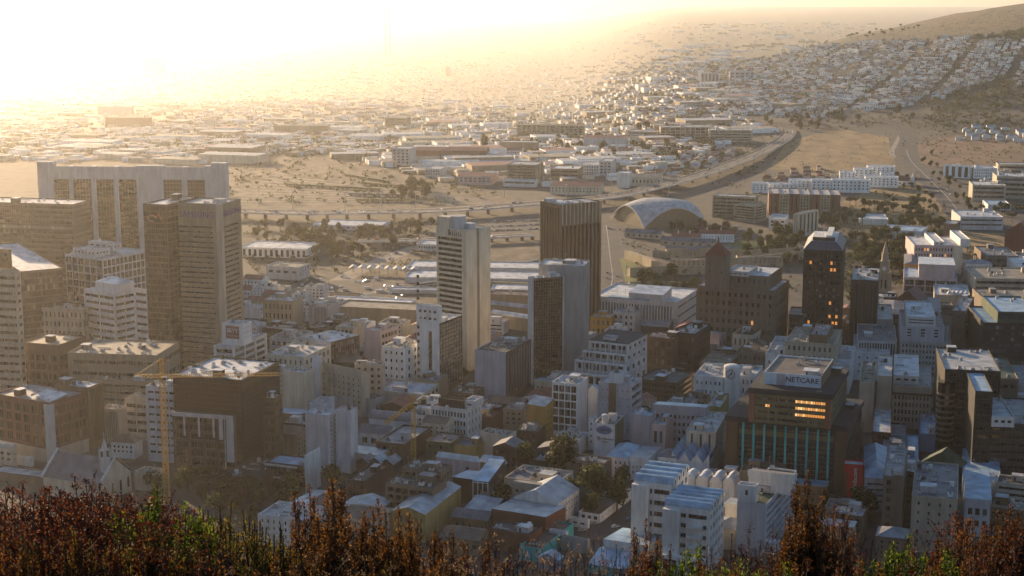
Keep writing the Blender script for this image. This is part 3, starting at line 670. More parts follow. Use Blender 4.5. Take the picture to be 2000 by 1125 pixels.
v = B((1338, 722, 745, 1268, 1352, 26), 'char', 'r2,h.5', 'g8x1', 'f:slate:6', 'slate grey penthouse storey set back above the dark brown brick block')
B((1378, 806, 880, 1277, 1403, 14), 'lilac', 'g11x4,w.5,h.5', '-', 'n:sky:3', 'lilac block with light blue sloping roof before the dark brown block', maxd=18)
B((1272, 812, 890, 1232, 1282, 18), 'lilac', '-', '-', 'f:sky:2', 'tall blank lilac wall block left of the blue roof'); B((1300, 830, 895, 1272, 1316, 18), 'pink', 'g2x1,w.5,t1,b26', '-', 'f:pale:3', 'pinkish block with two top windows beside blank lilac wall')
B((1398, 845, 915, 1340, 1421, 16), 'cream', 'v3,w.24', '-', 'f:light:4', 'cream block with a dark vertical slot left of hospital base')
B((1408, 795, 850, 1380, 1424, 16), 'mustard', 'g3x2', '-', 'f:light:4', 'small mustard block tucked behind the cream slotted block')
v = B((1128, 750, 858, 1078, 1148, 22), 'white', 'c4x6,w.84,h.8,d1.4,q.3,t1.4', '-', 'f:sky:4', 'tall white framed apartment block with flat blue roof', name='apartment_block', cat='apartments')
v = B((1233, 752, 860, 1169, 1254, 22), 'lilac', 'g6x6,w.18,h.2,q0,t2', 'r6,h.6,d1.6,w.9', 'f:light:3', 'blank lilac apartment block with dark balconies on its right side', name='apartment_block', cat='apartments')
b = MB(); b.box(v.W * .32, v.W * .54, -.3, -.02, 0, v.z1); v.put(b, 'stair_strip', [wallm('midbrown')])
B((1214, 730, 752, 1190, 1224, 22), 'pale', '-', '-', 'f:white:2', root=v.root, z0=v.z1 - .9)
B((1167, 762, 830, 1149, 1171, 22), 'pale', '-', '-', 'gy:sky:3', 'narrow pale gabled house between two tall apartment blocks', cat='house')
v = B((1201, 829, 905, 1160, 1218, 18), 'pale', '-', '-', 'f:dark:3', 'pale end wall with a blue oval sign and dark green side'); OVL = v
b = MB(); b.box(v.W + .02, v.W + .2, .3, v.D - .3, 0, v.z1 - .3); v.put(b, 'side_cladding', [wallm('green')])
b = MB(); b.cyl(v.W * .47, 3, v.zr, v.zr + 5.2, 1.9, n=12); b.dome(v.W * .47, 3, v.zr + 5.2, 1.9, .6, 12, 2); v.put(b, 'water_tank', [wallm('white')])
B((1160, 818, 880, 1149, 1166, 18), 'white', 'g1x4,w.4,h.35', '-', 'f:light:1', 'narrow white block with one window column left of oval sign')
B((1134, 858, 888, 1083, 1150, 20), 'white', 'g5x2,w.35,h.45', 'g3x2,w.35', 'f:light:4', 'low white building with grey roof and white rooftop box')
B((1064, 795, 862, 1030, 1081, 32), 'orange', '-', 'g2x4,w.25,h.3', 'm:light:3', 'orange yellow block with slanted roof line left of framed apartments')
B((994, 850, 900, 938, 1008, 26), 'cream', '-', '-', 'f:brown:2', 'cream weathered block with two small gables')
v = B((912, 800, 865, 841, 941, 24), 'white', 'g11x3,w.62,h.6,q0', 'g4x3,w.3', 'f:brown:2', 'white block with three rows of paired dark windows')
B((904, 783, 800, 856, 912, 24), 'dark', '-', '-', 'f:brown:1', root=v.root, z0=v.z1 - .9); B((926, 784, 800, 905, 944, 24), 'white', 'g1x1', '-', 'f:light:1', root=v.root, z0=v.z1 - .9)
B((1024, 792, 832, 952, 1032, 20), 'char', 'g6x2', '-', 'gx:brown:4', 'dark block with long brown pitched roof left of orange block')
B((962, 815, 850, 938, 1000, 20), 'brick', '-', '-', 'f:maroon:3', 'low dark red roofed block before the brown pitched roof')
# the grey L-shaped flats
B((706, 735, 815, 626, 722, 40), 'beige', 'g8x6,w.3,h.4,q0', '-', 'n:slate:4', 'long beige flats with grey sloping roof facing left')
B((748, 712, 800, 692, 752, 4), 'beige', 'g4x6,w.45,h.5,q0', '-', 'f:slate:3', 'beige flats wing joined to the long grey roofed flats')
B((735, 780, 815, 645, 800, 20), 'grey', '-', '-', 'f:slate:4', 'broad low grey roof before beige flats wing')
B((826, 770, 810, 737, 858, 18), 'beige', '-', 'g4x2', 'f:pale:6', 'beige low block with pale cluttered roofs below the shaft tower')
v = B((640, 811, 925, 596, 661, 22), 'pale', '-', 'g2x12,w.3,h.4', 'f:white:2', 'tall blank pale tower of two slabs with a window slot between')
B((683, 803, 925, 655, 698, 22), 'pale', '-', '-', 'f:white:2', root=v.root)
B((632, 790, 830, 603, 654, 15), 'pale', '-', '-', 'f:light:2', 'small pale block at the foot of the tall white chimney slab')
v = B((624, 697, 800, 609, 628, 15), 'white', '-', '-', 'f:light:0', 'slender white chimney slab beside old cream block', name='chimney_slab', cat='chimney', maxd=4)
v = B((598, 728, 815, 518, 614, 18), 'cream', '-', '-', 'f:light:4', 'old cream blank walled block with pale stepped roof')
B((605, 830, 880, 545, 625, 18), 'brown', 'r2/2', '-', 'f:slate:5', 'low brown block right of the scaffolded building')
# scaffolded building
v = B((470, 742, 935, 337, 548, 18), 'dark', '-', '-', 'f:white:12', 'dark building under construction wrapped in scaffold netting with cluttered roof', name='construction_building', cat='building', maxd=48)
CST = v
b = MB(); r_ = random.Random(5)
for k in range(34): x = v.W * k / 33; b.box(x - .09, x + .09, -1.6, -1.42, 8, v.z1 + r_.uniform(.6, 2.2))
for k in range(18): z = 8 + k * (v.z1 - 8) / 17; b.box(0, v.W, -1.58, -1.46, z, z + .14); b.box(0, v.W, -1.4, -.1, z - .1, z - .04, 1)
for k in range(30): y = v.D * k / 29; b.box(v.W + 1.42, v.W + 1.6, y - .09, y + .09, 8, v.z1 + r_.uniform(.6, 2.2))
for k in range(18): z = 8 + k * (v.z1 - 8) / 17; b.box(v.W + 1.46, v.W + 1.58, 0, v.D, z, z + .14); b.box(v.W + .1, v.W + 1.4, 0, v.D, z - .1, z - .04, 1)
v.put(b, 'scaffold', [simple('scaffold_pole', (.07, .045, .03), .7), wallm('dark')])
w2 = B((455, 812, 945, 336, 460, 14), 'char', 'g4x7,w.8,h.7,g1,q0,d1.2', '-', 'f:dark:3', root=v.root, maxd=6)
b = MB(); W, z = w2.W, w2.z1; b.box(0, W, -.8, -.02, z - 2.2, z); b.box(W - 4, W, -.8, -.02, z * .32, z - 2.3); b.box(W * .77, W - 6.2, -.6, -.02, z * .64, z - 2.3); b.box(W - 5.2, W - 4.9, -.75, -.02, z * .2, z - 2.3)
for q in (.2, .44, .68): b.box(W * q - .5, W * q + .5, -.6, -.02, z * .66, z - 2.3)
w2.put(b, 'white_frame', [wallm('light')])
v = B((536, 778, 930, 512, 551, 18), 'brown', 'g3x8,w.5,g1', 'g3x8', 'f:light:4', 'smaller brown scaffolded block right of the netted building', name='construction_building')
v = B((596, 910, 965, 519, 622, 20), 'char', 'g6x3,w.8,h.75,g1', '-', 'f:sky:1', 'dark glazed office with blue hip roof and white end slab')
b = MB(); b.box(v.W, v.W + 1, -.5, v.D + .5, 0, v.z1 + 6); v.put(b, 'end_slab', [wallm('white')])
b = MB(); b.box(-.5, v.W * .8, -.6, -.02, 7, 8); b.box(-.5, v.W * .8, -.6, -.02, 14, 15); v.put(b, 'balcony', [wallm('light')])
B((505, 935, 975, 432, 560, 20), 'brown', 'g9x2,w.5,h.5', '-', 'f:dark:6', 'dark brown block with a row of small arches below scaffold')
B((600, 1016, 1075, 503, 640, 20), 'white', 'g8x3,w.3,h.55', 'g4x3', 'f:light:5', 'white block with tall slit windows behind the tall shrubs')
B((575, 1002, 1040, 552, 640, 20), 'grey', '-', '-', 'n:steel:3', 'grey roofed shed behind the white slit window block', cat='shed')
# ---------------------------------------------------------------- the city centre, front and right edge
B((935, 903, 945, 852, 938, 24), 'pink', 'g2x1,w.15,h.4', '-', 'h:white:3', 'pink walled house with white hip roofs', cat='house')
B((985, 908, 945, 936, 990, 24), 'navy', '-', '-', 'h:sky:4', 'dark low house with pale blue hip roof beside the pink house', cat='house')
B((930, 945, 985, 884, 960, 24), 'brown', '-', '-', 'n:sky:2', 'brown shed with a blue white roof right of the concrete frame', cat='shed')
v = B((953, 942, 1000, 924, 985, 18), 'dark', 'c3x3,w.8,h.85,g1', 'c2x3,w.6', 'm:sky:4', 'black house with tall white glazing bars and a blue roof', cat='house')
b = MB()
for q in (0, .33, .66, 1): b.box(v.W * q - .25, v.W * q + .25, -.5, -.02, 0, v.z1)
for q in (.1, .5, .95): b.box(0, v.W, -.4, -.02, v.z1 * q, v.z1 * q + .4)
v.put(b, 'white_frame', [wallm('white')])
v = B((1085, 945, 985, 985, 1120, 24), 'cream', '-', 'v9,w.4,h.8', 'f:slate:9', 'large flat roofed building with parapet and roof terrace behind the warehouse')
B((1055, 955, 975, 1000, 1068, 24), 'beige', 'g4x1', '-', 'n:slate:2', 'small terrace house set into the large flat roof', root=v.root, z0=v.zr)
v = B((1088, 985, 1030, 1003, 1131, 26), 'white', 'r2/3,h.4', 'g8x2,w.5,h.35', 'gy:steel:6', 'long blue metal roofed warehouse beside the parking yard', name='warehouse', cat='warehouse')
B((1065, 1018, 1060, 962, 1105, 26), 'brick', '-', '-', 'n:steel:2', 'red brick shed with blue grey sloping roof before the warehouse', name='brick_shed', cat='shed')
B((1035, 1045, 1085, 950, 1060, 26), 'brick', '-', '-', 'f:dark:3', 'low red brick block with dark roof at the front', name='brick_shed', cat='shed')
B((960, 1000, 1030, 908, 1005, 26), 'navy', '-', '-', 'gx:steel:3', 'dark house with a wide blue grey roof left of brick shed', cat='house')
B((1000, 980, 1010, 940, 1020, 26), 'tan', '-', '-', 'n:grey:3', 'tan shed with a slanting grey roof behind blue grey roof', cat='shed')
B((1172, 1005, 1022, 1130, 1238, 26), 'white', 'v3,w.6', 'g9x1,w.3', 'f:brown:0', 'long low white garage block behind the parking yard', name='garage_block', cat='garage')
B((1148, 1016, 1033, 1112, 1152, 26), 'white', 'g2x1', '-', 'f:dark:0', 'small white gatehouse by the parked cars', name='gatehouse', cat='gatehouse')
B((1105, 1040, 1070, 1072, 1110, 26), 'pale', '-', '-', 'f:grey:0', 'pale blue grey yard store beside the warehouse end', name='yard_store', cat='shed')
B((1148, 1055, 1082, 1096, 1152, 26), 'grey', '-', '-', 'f:grey:0', 'open roofless grey yard enclosure before the parking yard', name='yard_store', cat='shed', par=4)
B((1058, 1072, 1100, 1015, 1120, 24), 'teal', '-', '-', 'f:brown:2', 'turquoise walled house with dark flat roof at the bottom', cat='house')
B((1090, 1095, 1120, 1050, 1100, 24), 'blue', '-', '-', 'gy:sky:3', 'little gabled blue white house right below the turquoise one', cat='house')
B((1265, 1078, 1110, 1180, 1300, 24), 'white', 'g6x2,w.3,h.5', '-', 'n:sky:3', 'white long house with light blue roof below the barrel roofs', cat='house')
B((1290, 1040, 1070, 1240, 1305, 24), 'white', '-', '-', 'gy:white:4', 'white shed with a saw edged roof left of barrel roofs', cat='shed')
B((1220, 1112, 1130, 1150, 1260, 24), 'teal', '-', '-', 'gx:sky:3', 'low roof of pale blue sheets at the bottom edge', cat='shed')
# white barrel roofed apartments: two rows of bays
def barrels(P, nb, label, dirn, cnt_h, fr, extra=None):
    O, a, W, D, h = solve(P, 0, 70)
    t = thing('apartment_block', label, 'apartments', (O.x, O.y, 0)); FOOT.append((O.x + W / 2, O.y + D / 2, math.hypot(W, D) / 2, W, D))
    v = Vol(t, O, a, W, D, 0, h, 'white', fr, 'r5/%d,h.5,d1,w.6' % nb, 'f:light:0', .6)
    for k in range(nb):
        b = MB(); n = 8; y0, y1 = D * k / nb + .1, D * (k + 1) / nb - .1; H = 3.6
        if dirn == 'x': arc = [(y0 + (y1 - y0) * (1 - math.cos(math.pi * q / n)) / 2, h - .5 + H * math.sin(math.pi * q / n)) for q in range(n + 1)]; E = lambda x, p: (x, p[0], p[1]); L = (-.4, W + .4)
        for q in range(n): b.poly([E(L[0], arc[q]), E(L[1], arc[q]), E(L[1], arc[q + 1]), E(L[0], arc[q + 1])])
        b.poly([E(L[1], p) for p in arc], 1); b.poly([E(L[0], p) for p in reversed(arc)], 1)
        ym = (y0 + y1) / 2; b.box(W + .42, W + .5, ym - .7, ym + .7, h - .4, h + 1.8, 2)
        v.put(b, 'barrel_roof', [roofm('sky', True), wallm('white'), GDARK])
    return v
v = barrels((1313, 948, 1085, 1239, 1345, 22), 4, 'white apartment block under four blue white barrel roofs, left row', 'x', 0, 'r5/2,h.45,w.9,d1,b6')
b = MB(); b.box(-.5, v.W * .42, -3, -.02, 0, v.z1 - .8); v.put(b, 'stair_tower', [wallm('white')])
v = barrels((1386, 998, 1125, 1299, 1415, 22), 5, 'white apartment block under five blue barrel roofs with curved balconies, right row', 'x', 0, 'r5/2,h.45,w.9,d1,b6')
b = MB(); b.box(-.5, v.W * .36, -3, -.02, 0, v.z1 - .8); v.put(b, 'stair_tower', [wallm('white')])
for k in range(3):
    b = MB(); z = v.z1 * (.42 + .15 * k); n = 6; pts = [(v.W * .52 + v.W * .34 * q / n, -2.6 - 1.1 * math.sin(math.pi * q / n)) for q in range(n + 1)]
    b.prism(pts + [(v.W * .86, -.05), (v.W * .52, -.05)], z, z + 1.3); v.put(b, 'balcony', [wallm('white')])
b = MB(); b.box(-1, v.W * 1.02, -5.5, -3.02, 0, v.z1 * .3, 0)
for k in range(5): x = v.W * (k + .5) / 5; b.box(x - 1.1, x + 1.1, -5.6, -5.51, v.z1 * .08, v.z1 * .24, 1)
v.put(b, 'lower_wing', [wallm('white'), GDARK])
v = B((1330, 925, 960, 1262, 1345, 22), 'white', '-', '-', 'f:white:1', 'white rooftop water house behind the barrel roofs')
for k, (px, py) in enumerate(((1318, 940), (1345, 942), (1371, 944), (1398, 946), (1424, 948))):
    v = B((px + 10, py, 985, px - 12, px + 22, 22), 'white', '-', '-', 'by:white:4', 'white vaulted roof house, %s of the five in the row behind' % ('first', 'second', 'third', 'fourth', 'fifth')[k], cat='house', group='vaulted houses behind the barrel roofs')
# white block with green roof
v = B((1497, 985, 1090, 1440, 1557, 24), 'pale', '-', 'r6/4,h.5,d1.2', 'f:green:3', 'tall white end walled block with dark green roof', name='apartment_block', cat='apartments')
B((1476, 950, 984, 1441, 1482, 24), 'white', 'g1x1,w.2', '-', 'f:light:1', root=v.root, z0=v.z1 - .9)
B((1545, 940, 968, 1462, 1557, 24), 'white', '-', '-', 'n:slate:3', root=v.root, z0=v.z1 - .9)
B((1530, 955, 985, 1520, 1560, 24), 'midbrown', '-', 'r3,h.4', 'f:light:0', 'brown side tower behind the white end walled block')
# billboard building and right bottom
v = B((1687, 908, 985, 1649, 1694, 12), 'red', '-', '-', 'f:light:0', 'tall red advertising wall with white sideways lettering', name='advertising_wall', cat='billboard', maxd=9); VOD = v
b = MB(); b.box(0, 1.8, -.12, -.02, v.z1 * .1, v.z1 * .78); v.put(b, 'dark_band', [wallm('brick')])
v = B((1736, 935, 1000, 1690, 1742, 12), 'lilac', 'r4,h.4,d1.4,t2', '-', 'h:sky:4', 'white block with long open floors right of the red wall')
v = B((1765, 932, 1065, 1725, 1830, 16), 'stone', 'g2x7,w.5,h.6', '-', 'f:grey:6', 'grey brown apartment block with boxed roof beside open floors', name='apartment_block', cat='apartments')
b = MB(); b.box(v.W * .55, v.W + .3, -1, -.02, 0, v.z1 + 1); v.put(b, 'lift_shaft', [wallm('stone')])
v = B((1871, 975, 1085, 1781, 1890, 16), 'beige', 'g4x5,w.18,h.35,q0', 'g5x5', 'f:navy:9' if 0 else 'f:slate:9', 'beige apartment block with blue cluttered roof at bottom right', name='apartment_block', cat='apartments')
B((1935, 985, 1050, 1885, 1952, 16), 'pale', 'g3x2', 'r3', 'n:sky:2', 'pale blue house with sloping roof right of beige block', cat='house')
B((1955, 940, 975, 1880, 1975, 16), 'blue', '-', '-', 'f:sky:2', 'low pale blue roofed shed behind the beige block', cat='shed')
v = B((1880, 915, 945, 1798, 1890, 30), 'green', '-', '-', 'gy:green:8', 'big dark green gabled hall right of the teal finned hospital', name='hall', cat='hall')
B((1848, 850, 885, 1797, 1866, 14), 'blue', '-', 'r2/1,h.4', 'f:sky:4', 'deep blue walled block with white rooftop', )
B((1795, 905, 935, 1752, 1812, 14), 'blue', 'g3x1', '-', 'f:sky:3', 'bright blue low house before the green hall', cat='house')
B((1770, 880, 915, 1722, 1790, 14), 'navy', '-', '-', 'f:slate:4', 'dark navy low block between hospital and blue block')
B((1740, 845, 890, 1704, 1745, 14), 'brick', 'g4x2', '-', 'f:pale:2', 'dark red brick block right behind the hospital')
v = B((1708, 748, 845, 1679, 1716, 14), 'beige', '-', '-', 'f:green:3', 'plain beige block with roof garden right of the hospital sign')
B((1742, 735, 840, 1714, 1750, 14), 'beige', '-', 'g2x9,w.4', 'f:light:2', 'taller beige slab with a window column beside roof garden block')
v = B((1820, 757, 840, 1744, 1846, 14), 'beige', 'g10x4,w.5,h.62,t5,d.6', 'g8x4', 'f:grey:5', 'old hotel with rows of arched bays and a dark upper cornice')
b = MB(); b.box(-.5, v.W + .5, -.8, v.D, v.z1 - 5.5, v.z1 - 4.3); v.put(b, 'cornice', [wallm('brown')])
B((1795, 735, 752, 1745, 1800, 14), 'white', 'g3x1', '-', 'f:pale:2', root=v.root, z0=v.z1 - .9)
B((1738, 690, 745, 1668, 1757, 12), 'pale', 'g4x3,w.2,h.25,q0', '-', 'f:light:4', 'pale block with few small windows left of grey grid block')
B((1752, 668, 735, 1675, 1762, 12), 'light', 'v14,w.6', '-', 'f:slate:3', 'slotted pale framed block behind the pale small windowed block')
v = B((1858, 668, 748, 1759, 1869, 12), 'grey', 'g14x6,w.42,h.55,d.5,t2', 'g4x6', 'f:dark:0', 'grey block with a regular grid of square windows')
w2 = B((1845, 640, 670, 1761, 1850, 12), 'lilac', 'g3x3,w.3', '-', 'f:slate:2', root=v.root, z0=v.z1 - .9); B((1828, 620, 641, 1772, 1840, 12), 'light', 'r2,h.4', '-', 'f:pale:3', root=v.root, z0=w2.z1 - .9)
v = B((1745, 652, 700, 1696, 1762, 12), 'grey', '-', '-', 'f:grey:2', 'plain grey stepped block left of lilac rooftop'); B((1745, 624, 653, 1714, 1762, 12), 'grey', '-', '-', 'f:light:2', root=v.root, z0=v.z1 - .9)
v = B((1886, 608, 715, 1859, 1924, 22), 'stone', 'g1x6,w.15,h.2', 'r9,h.5,d1.4,g1', 'f:light:5', 'beige end wall block with dark balconies on the right', name='apartment_block', cat='apartments')
v = B((2030, 632, 748, 1921, 2060, 6), 'dark', 'c14x9,w.86,h.6,g2,q.2', '-', 'f:blue:3', 'dark green glass office block at the right edge')
B((2030, 610, 632, 1949, 2060, 6), 'green', 'c16x3,g2', '-', 'f:sky:2', root=v.root, z0=v.z1 - .9)
v = B((1955, 725, 890, 1846, 1962, 10), 'dark', 'r10/2,h.4,d.8,g1', 'g4x10', 'f:light:6', 'dark tower with curved bronze lit corner at right', name='office_tower', cat='tower')
b = MB(); b.cyl(1.5, 1.5, 0, v.z1 - 8, 5, n=14)
for k in range(9): b.cyl(1.5, 1.5, 8 + k * (v.z1 - 20) / 9, 9.2 + k * (v.z1 - 20) / 9, 5.5, n=14, m=1)
v.put(b, 'round_bay', [GDARK, wallm('stone')])
B((1940, 765, 935, 1905, 1948, 10), 'dark', 'r10,h.4,g1', '-', 'f:sky:1', 'dark slender block in front of the curved corner tower')
B((1990, 740, 830, 1940, 2060, 10), 'stone', 'r3,h.3', '-', 'f:green:4', 'brown block behind the dark slender block at right edge')
v = B((2040, 830, 935, 1935, 2060, 8), 'char', 'r6/3,h.45,g1', '-', 'f:grey:3', 'charcoal office block with long windows at right edge')
B((1982, 815, 835, 1937, 2000, 8), 'white', 'g3x1', '-', 'f:pale:1', root=v.root, z0=v.z1 - .9)
B((2050, 755, 800, 1972, 2070, 8), 'grey', '-', '-', 'f:grey:2', 'plain grey wall block cut by the right edge')
# behind: parade side
v = B((1720, 590, 640, 1706, 1726, 20), 'beige', '-', '-', 'f:pale:1', 'low pale block beside the clock steeple base')
v = B((1880, 480, 535, 1786, 1908, 6), 'pink', 'g16x4,w.5,h.5,s.6,q.5,l.08', '-', 'f:white:2', 'pink white hotel with rows of windows below the round brown tower', name='hotel_building', cat='hotel')
b = MB(); b.box(v.W * .8, v.W + .05, -1.2, 9, 0, v.z1 + .1); v.put(b, 'end_block', [wallm('cream')])
B((1895, 467, 482, 1876, 1902, 6), 'white', '-', '-', 'f:white:0', root=v.root, z0=v.z1 - .9); B((1845, 472, 481, 1824, 1848, 6), 'white', 'g2x1', '-', 'f:white:0', root=v.root, z0=v.z1 - .9)
v = B((1868, 437, 500, 1843, 1876, 25), 'stone', 'g5x12,w.4', 'g3x12', 'f:pale:1', 'round shouldered brown flats tower behind the pink hotel', name='apartment_tower', cat='tower')
v = B((1870, 545, 575, 1765, 1915, 14), 'pink', 'c5x2,s9,w.85,h.85,t2,b1', '-', 'f:sky:0', 'pink hall with tiered light blue roofs and big window', name='hall', cat='hall')
B((1865, 525, 546, 1795, 1890, 14), 'pink', '-', '-', 'n:white:3', root=v.root, z0=v.z1 - .9); b = MB(); b.box(v.W * .3, v.W * .95, v.D * .6, v.D * .9, v.z1 + 8, v.z1 + 9); v.put(b, 'upper_roof', [roofm('white')])
B((1795, 517, 550, 1766, 1810, 14), 'orange', 'g4x2,w.3', '-', 'h:slate:2', 'orange walled house with grey roof left of the tiered hall', cat='house')
v = B((1795, 590, 640, 1748, 1812, 30), 'brick', '-', '-', 'gy:maroon:9', 'dark red steep roofed church hall below the tiered hall', name='church_hall', cat='hall')
v = B((1895, 578, 600, 1825, 1905, 14), 'beige', '-', '-', 'f:white:3', 'flat white roofed market hall with five pyramid skylights', name='market_hall', cat='hall')
b = MB()
for k in range(5):
    x = v.W * (.42 + .12 * k); z = v.z1; c = [(x - 2, 3, z), (x + 2, 3, z), (x + 2, 9, z), (x - 2, 9, z)]
    for q in range(4): b.poly([c[q], c[(q + 1) % 4], (x, 6, z + 4)])
v.put(b, 'skylight', [roofm('white')])
B((1838, 610, 650, 1770, 1868, 14), 'navy', '-', '-', 'h:slate:4', 'blue slate hipped roof block before the market hall')
B((1775, 615, 665, 1715, 1800, 14), 'dark', 'r2,h.4', '-', 'h:navy:2' if 0 else 'h:slate:2', 'dark low block with slate hip roof behind the stepped grey block')
v = B((2030, 545, 590, 1905, 2060, 6), 'beige', 'r3,h.5,d3,g1,w.99', '-', 'f:tan:8', 'wide parking deck with dark open floors and tan roof at right', name='parking_deck', cat='parking deck')
B((2030, 590, 632, 1925, 2060, 6), 'stone', 'r2,h.4,d2,g1', '-', 'f:tan:6', 'low brown deck building before the wide parking deck', name='parking_deck', cat='parking deck')
B((1990, 500, 535, 1925, 2030, 6), 'stone', 'r2,h.4', '-', 'f:slate:6', 'brown flat roofed block behind the wide parking deck')
B((2025, 520, 555, 1990, 2050, 6), 'white', 'g3x2', '-', 'f:white:1', 'white block cut by right edge above the parking deck')
v = B((2020, 455, 500, 1963, 2060, 30), 'brick', '-', '-', 'gy:red:10', 'large brick hall with steep red roof at right edge', name='hall', cat='hall')
B((1960, 424, 450, 1876, 1985, 6), 'light', 'r2,h.35,w.98', '-', 'f:pale:3', 'long pale low block with two window bands near right edge')
# old rows between
for P, w_, f_, r_, lb in (((1560, 735, 790, 1500, 1575, 20), 'brown', 'g5x2', 'f:slate:3', 'brown low block hidden behind the hospital sign box'),
        ((1660, 712, 770, 1618, 1690, 16), 'white', 'g4x2,w.3', 'f:pale:4', 'white low block right of white domed house'),
        ((1700, 700, 740, 1660, 1720, 16), 'white', 'g4x2,w.4', 'h:slate:2', 'white house with slate roof behind roof garden block'),
        ((1228, 895, 935, 1186, 1250, 18), 'pale', 'g4x2,w.3', 'h:sky:3', 'pale two storey house with ornate front below lilac wall'),
        ((1265, 905, 940, 1230, 1290, 18), 'pale', 'g4x2,w.3', 'n:steel:3', 'pale house with steel grey roof right of ornate front'),
        ((1320, 895, 935, 1285, 1330, 18), 'white', 'g3x2,w.3', 'h:slate:3', 'white house with slate roof left of zigzag roof'),
        ((1180, 905, 950, 1105, 1195, 24), 'stone', 'v4,w.4', 'f:slate:2', 'grey classical house with tall openings behind the round trees'),
        ((790, 868, 910, 735, 842, 20), 'brown', 'g6x2,w.3', 'f:grey:3', 'brown low block left of yellow crane base'),
        ((880, 865, 905, 832, 905, 20), 'olive', 'g4x2,w.4', 'f:slate:2', 'olive walled low block right behind the yellow crane'),
        ((930, 872, 905, 845, 950, 20), 'mustard', '-', 'f:slate:3', 'yellow walled long block with flat grey roof'),
        ((760, 850, 885, 700, 775, 20), 'white', 'g3x1', 'gx:slate:4', 'white house with grey pitched roof right of the two pale slabs'),
        ((800, 825, 865, 720, 815, 20), 'pale', '-', 'bx:slate:4', 'pale shed with a curved grey roof below beige flats'),
        ((720, 905, 935, 695, 735, 20), 'slate' if 0 else 'char', '-', 'gy:slate:3', 'first grey gabled house in the row behind the shrubs'),
        ((745, 905, 935, 718, 760, 20), 'char', '-', 'gy:steel:3', 'second grey gabled house in the row behind the shrubs'),
        ((768, 908, 935, 742, 785, 20), 'char', '-', 'gy:grey:3', 'third grey gabled house in the row behind the shrubs'),
        ((712, 940, 985, 677, 760, 20), 'dark', 'g4x2,w.6', 'f:dark:3', 'dark low block with a white window front behind shrubs'),
        ((735, 1000, 1040, 660, 765, 20), 'brown', 'g4x2,w.5,d1', 'gy:steel:3', 'brown house with blue roof slopes left of concrete frame'),
        ((830, 1005, 1060, 765, 900, 20), 'mustard', 'g6x2,w.4', 'gy:steel:3', 'ochre house with twin blue roofs below concrete frame')):
    B(P, w_, f_, '-', r_, lb)
# zigzag roof
v = B((1385, 905, 940, 1312, 1412, 18), 'pale', '-', '-', 'f:sky:0', 'white building with a folded zigzag roof before cream slotted block')
b = MB(); n = 3
for k in range(n):
    x0, x1 = v.W * k / n, v.W * (k + 1) / n; xm = (x0 + x1) / 2; z = v.z1
    b.poly([(x0, -.5, z + 5), (xm, -.5, z), (xm, v.D, z), (x0, v.D, z + 5)]); b.poly([(xm, -.5, z), (x1, -.5, z + 5), (x1, v.D, z + 5), (xm, v.D, z)])
    b.poly([(x0, 0, z - .5), (xm, 0, z - .5), (xm, 0, z), (x0, 0, z + 4.9)], 1); b.poly([(xm, 0, z - .5), (x1, 0, z - .5), (x1, 0, z + 4.9), (xm, 0, z)], 1)
v.put(b, 'folded_roof', [roofm('sky'), wallm('white')])
# concrete frame under construction
v = B((862, 922, 1010, 785, 883, 22), 'stone', 'g5x3,w.8,h.75,d2.5,g1,q0', 'g4x4,w.6,g1', 'f:dark:7', 'grey concrete frame building under construction below the crane', name='construction_building', cat='building')
w2 = B((845, 955, 1030, 752, 872, 22), 'stone', 'g6x4,w.84,h.75,d2.5,g1,q0', '-', 'f:dark:6', root=v.root)
# ---------------------------------------------------------------- lettering
def lettering(v, s, x, z, size, mat, name='lettering', side='front', rot=0.0, depth=.12, off=.1, squash=1.0):
    c = bpy.data.curves.new('lettering', 'FONT'); c.body = s; c.size = size; c.extrude = depth; c.align_x = 'CENTER'; c.align_y = 'CENTER'; c.resolution_u = 2
    t = bpy.data.objects.new('lettering', c); COL.objects.link(t); dg = bpy.context.evaluated_depsgraph_get()
    me = bpy.data.meshes.new_from_object(t.evaluated_get(dg)); bpy.data.objects.remove(t); me.materials.clear(); me.materials.append(mat)
    o = bpy.data.objects.new(name, me); COL.objects.link(o); o.parent = v.root
    M = Matrix.Translation((*v.loc[:2], 0)) @ Matrix.Rotation(v.rz, 4, 'Z')
    if side == 'front': M = M @ Matrix.Translation((x, -depth - off, z - v.zb)) @ Matrix.Rotation(R(90), 4, 'X')
    else: M = M @ Matrix.Translation((v.W + depth + off, x, z - v.zb)) @ Matrix.Rotation(R(90), 4, 'Z') @ Matrix.Rotation(R(90), 4, 'X')
    o.matrix_local = M @ Matrix.Rotation(R(rot), 4, 'Z') @ Matrix.Diagonal((squash, 1, 1, 1))
    return o
PURP = simple('purple_sign', (.10, .05, .22), .5); WHT = simple('white_sign', (.7, .7, .7), .6); BLKS = simple('black_sign', (.03, .03, .035), .5)
lettering(SAM, 'SAMSUNG', SAM.W * .56, SAM.z1 - 8.2, 6.4, PURP, squash=.95); lettering(SAM, 'SAMSUNG', SAM.D * .55, SAM.z1 - 7.6, 6.4, PURP, side='right', squash=.98)
b = MB(); RSG = simple('red_outline', (.45, .10, .05), .5); cx, cz = DRK.W * .5, DRK.z1 - 10
for k in range(8):
    a0, a1 = .3 + k * .62, .3 + (k + 1) * .62; b.bar((cx - 2.5 + 3 * math.cos(a0), -.3, cz + 2.2 * math.sin(a0)), (cx - 2.5 + 3 * math.cos(a1), -.3, cz + 2.2 * math.sin(a1)), .5)
b.bar((cx + .5, -.3, cz), (cx + 3, -.3, cz + 3.4), .5); b.bar((cx + 3, -.3, cz + 3.4), (cx + 5, -.3, cz - 1), .5); DRK.put(b, 'sign_outline', [RSG])
hs = SKY.z1 - SKY.z0
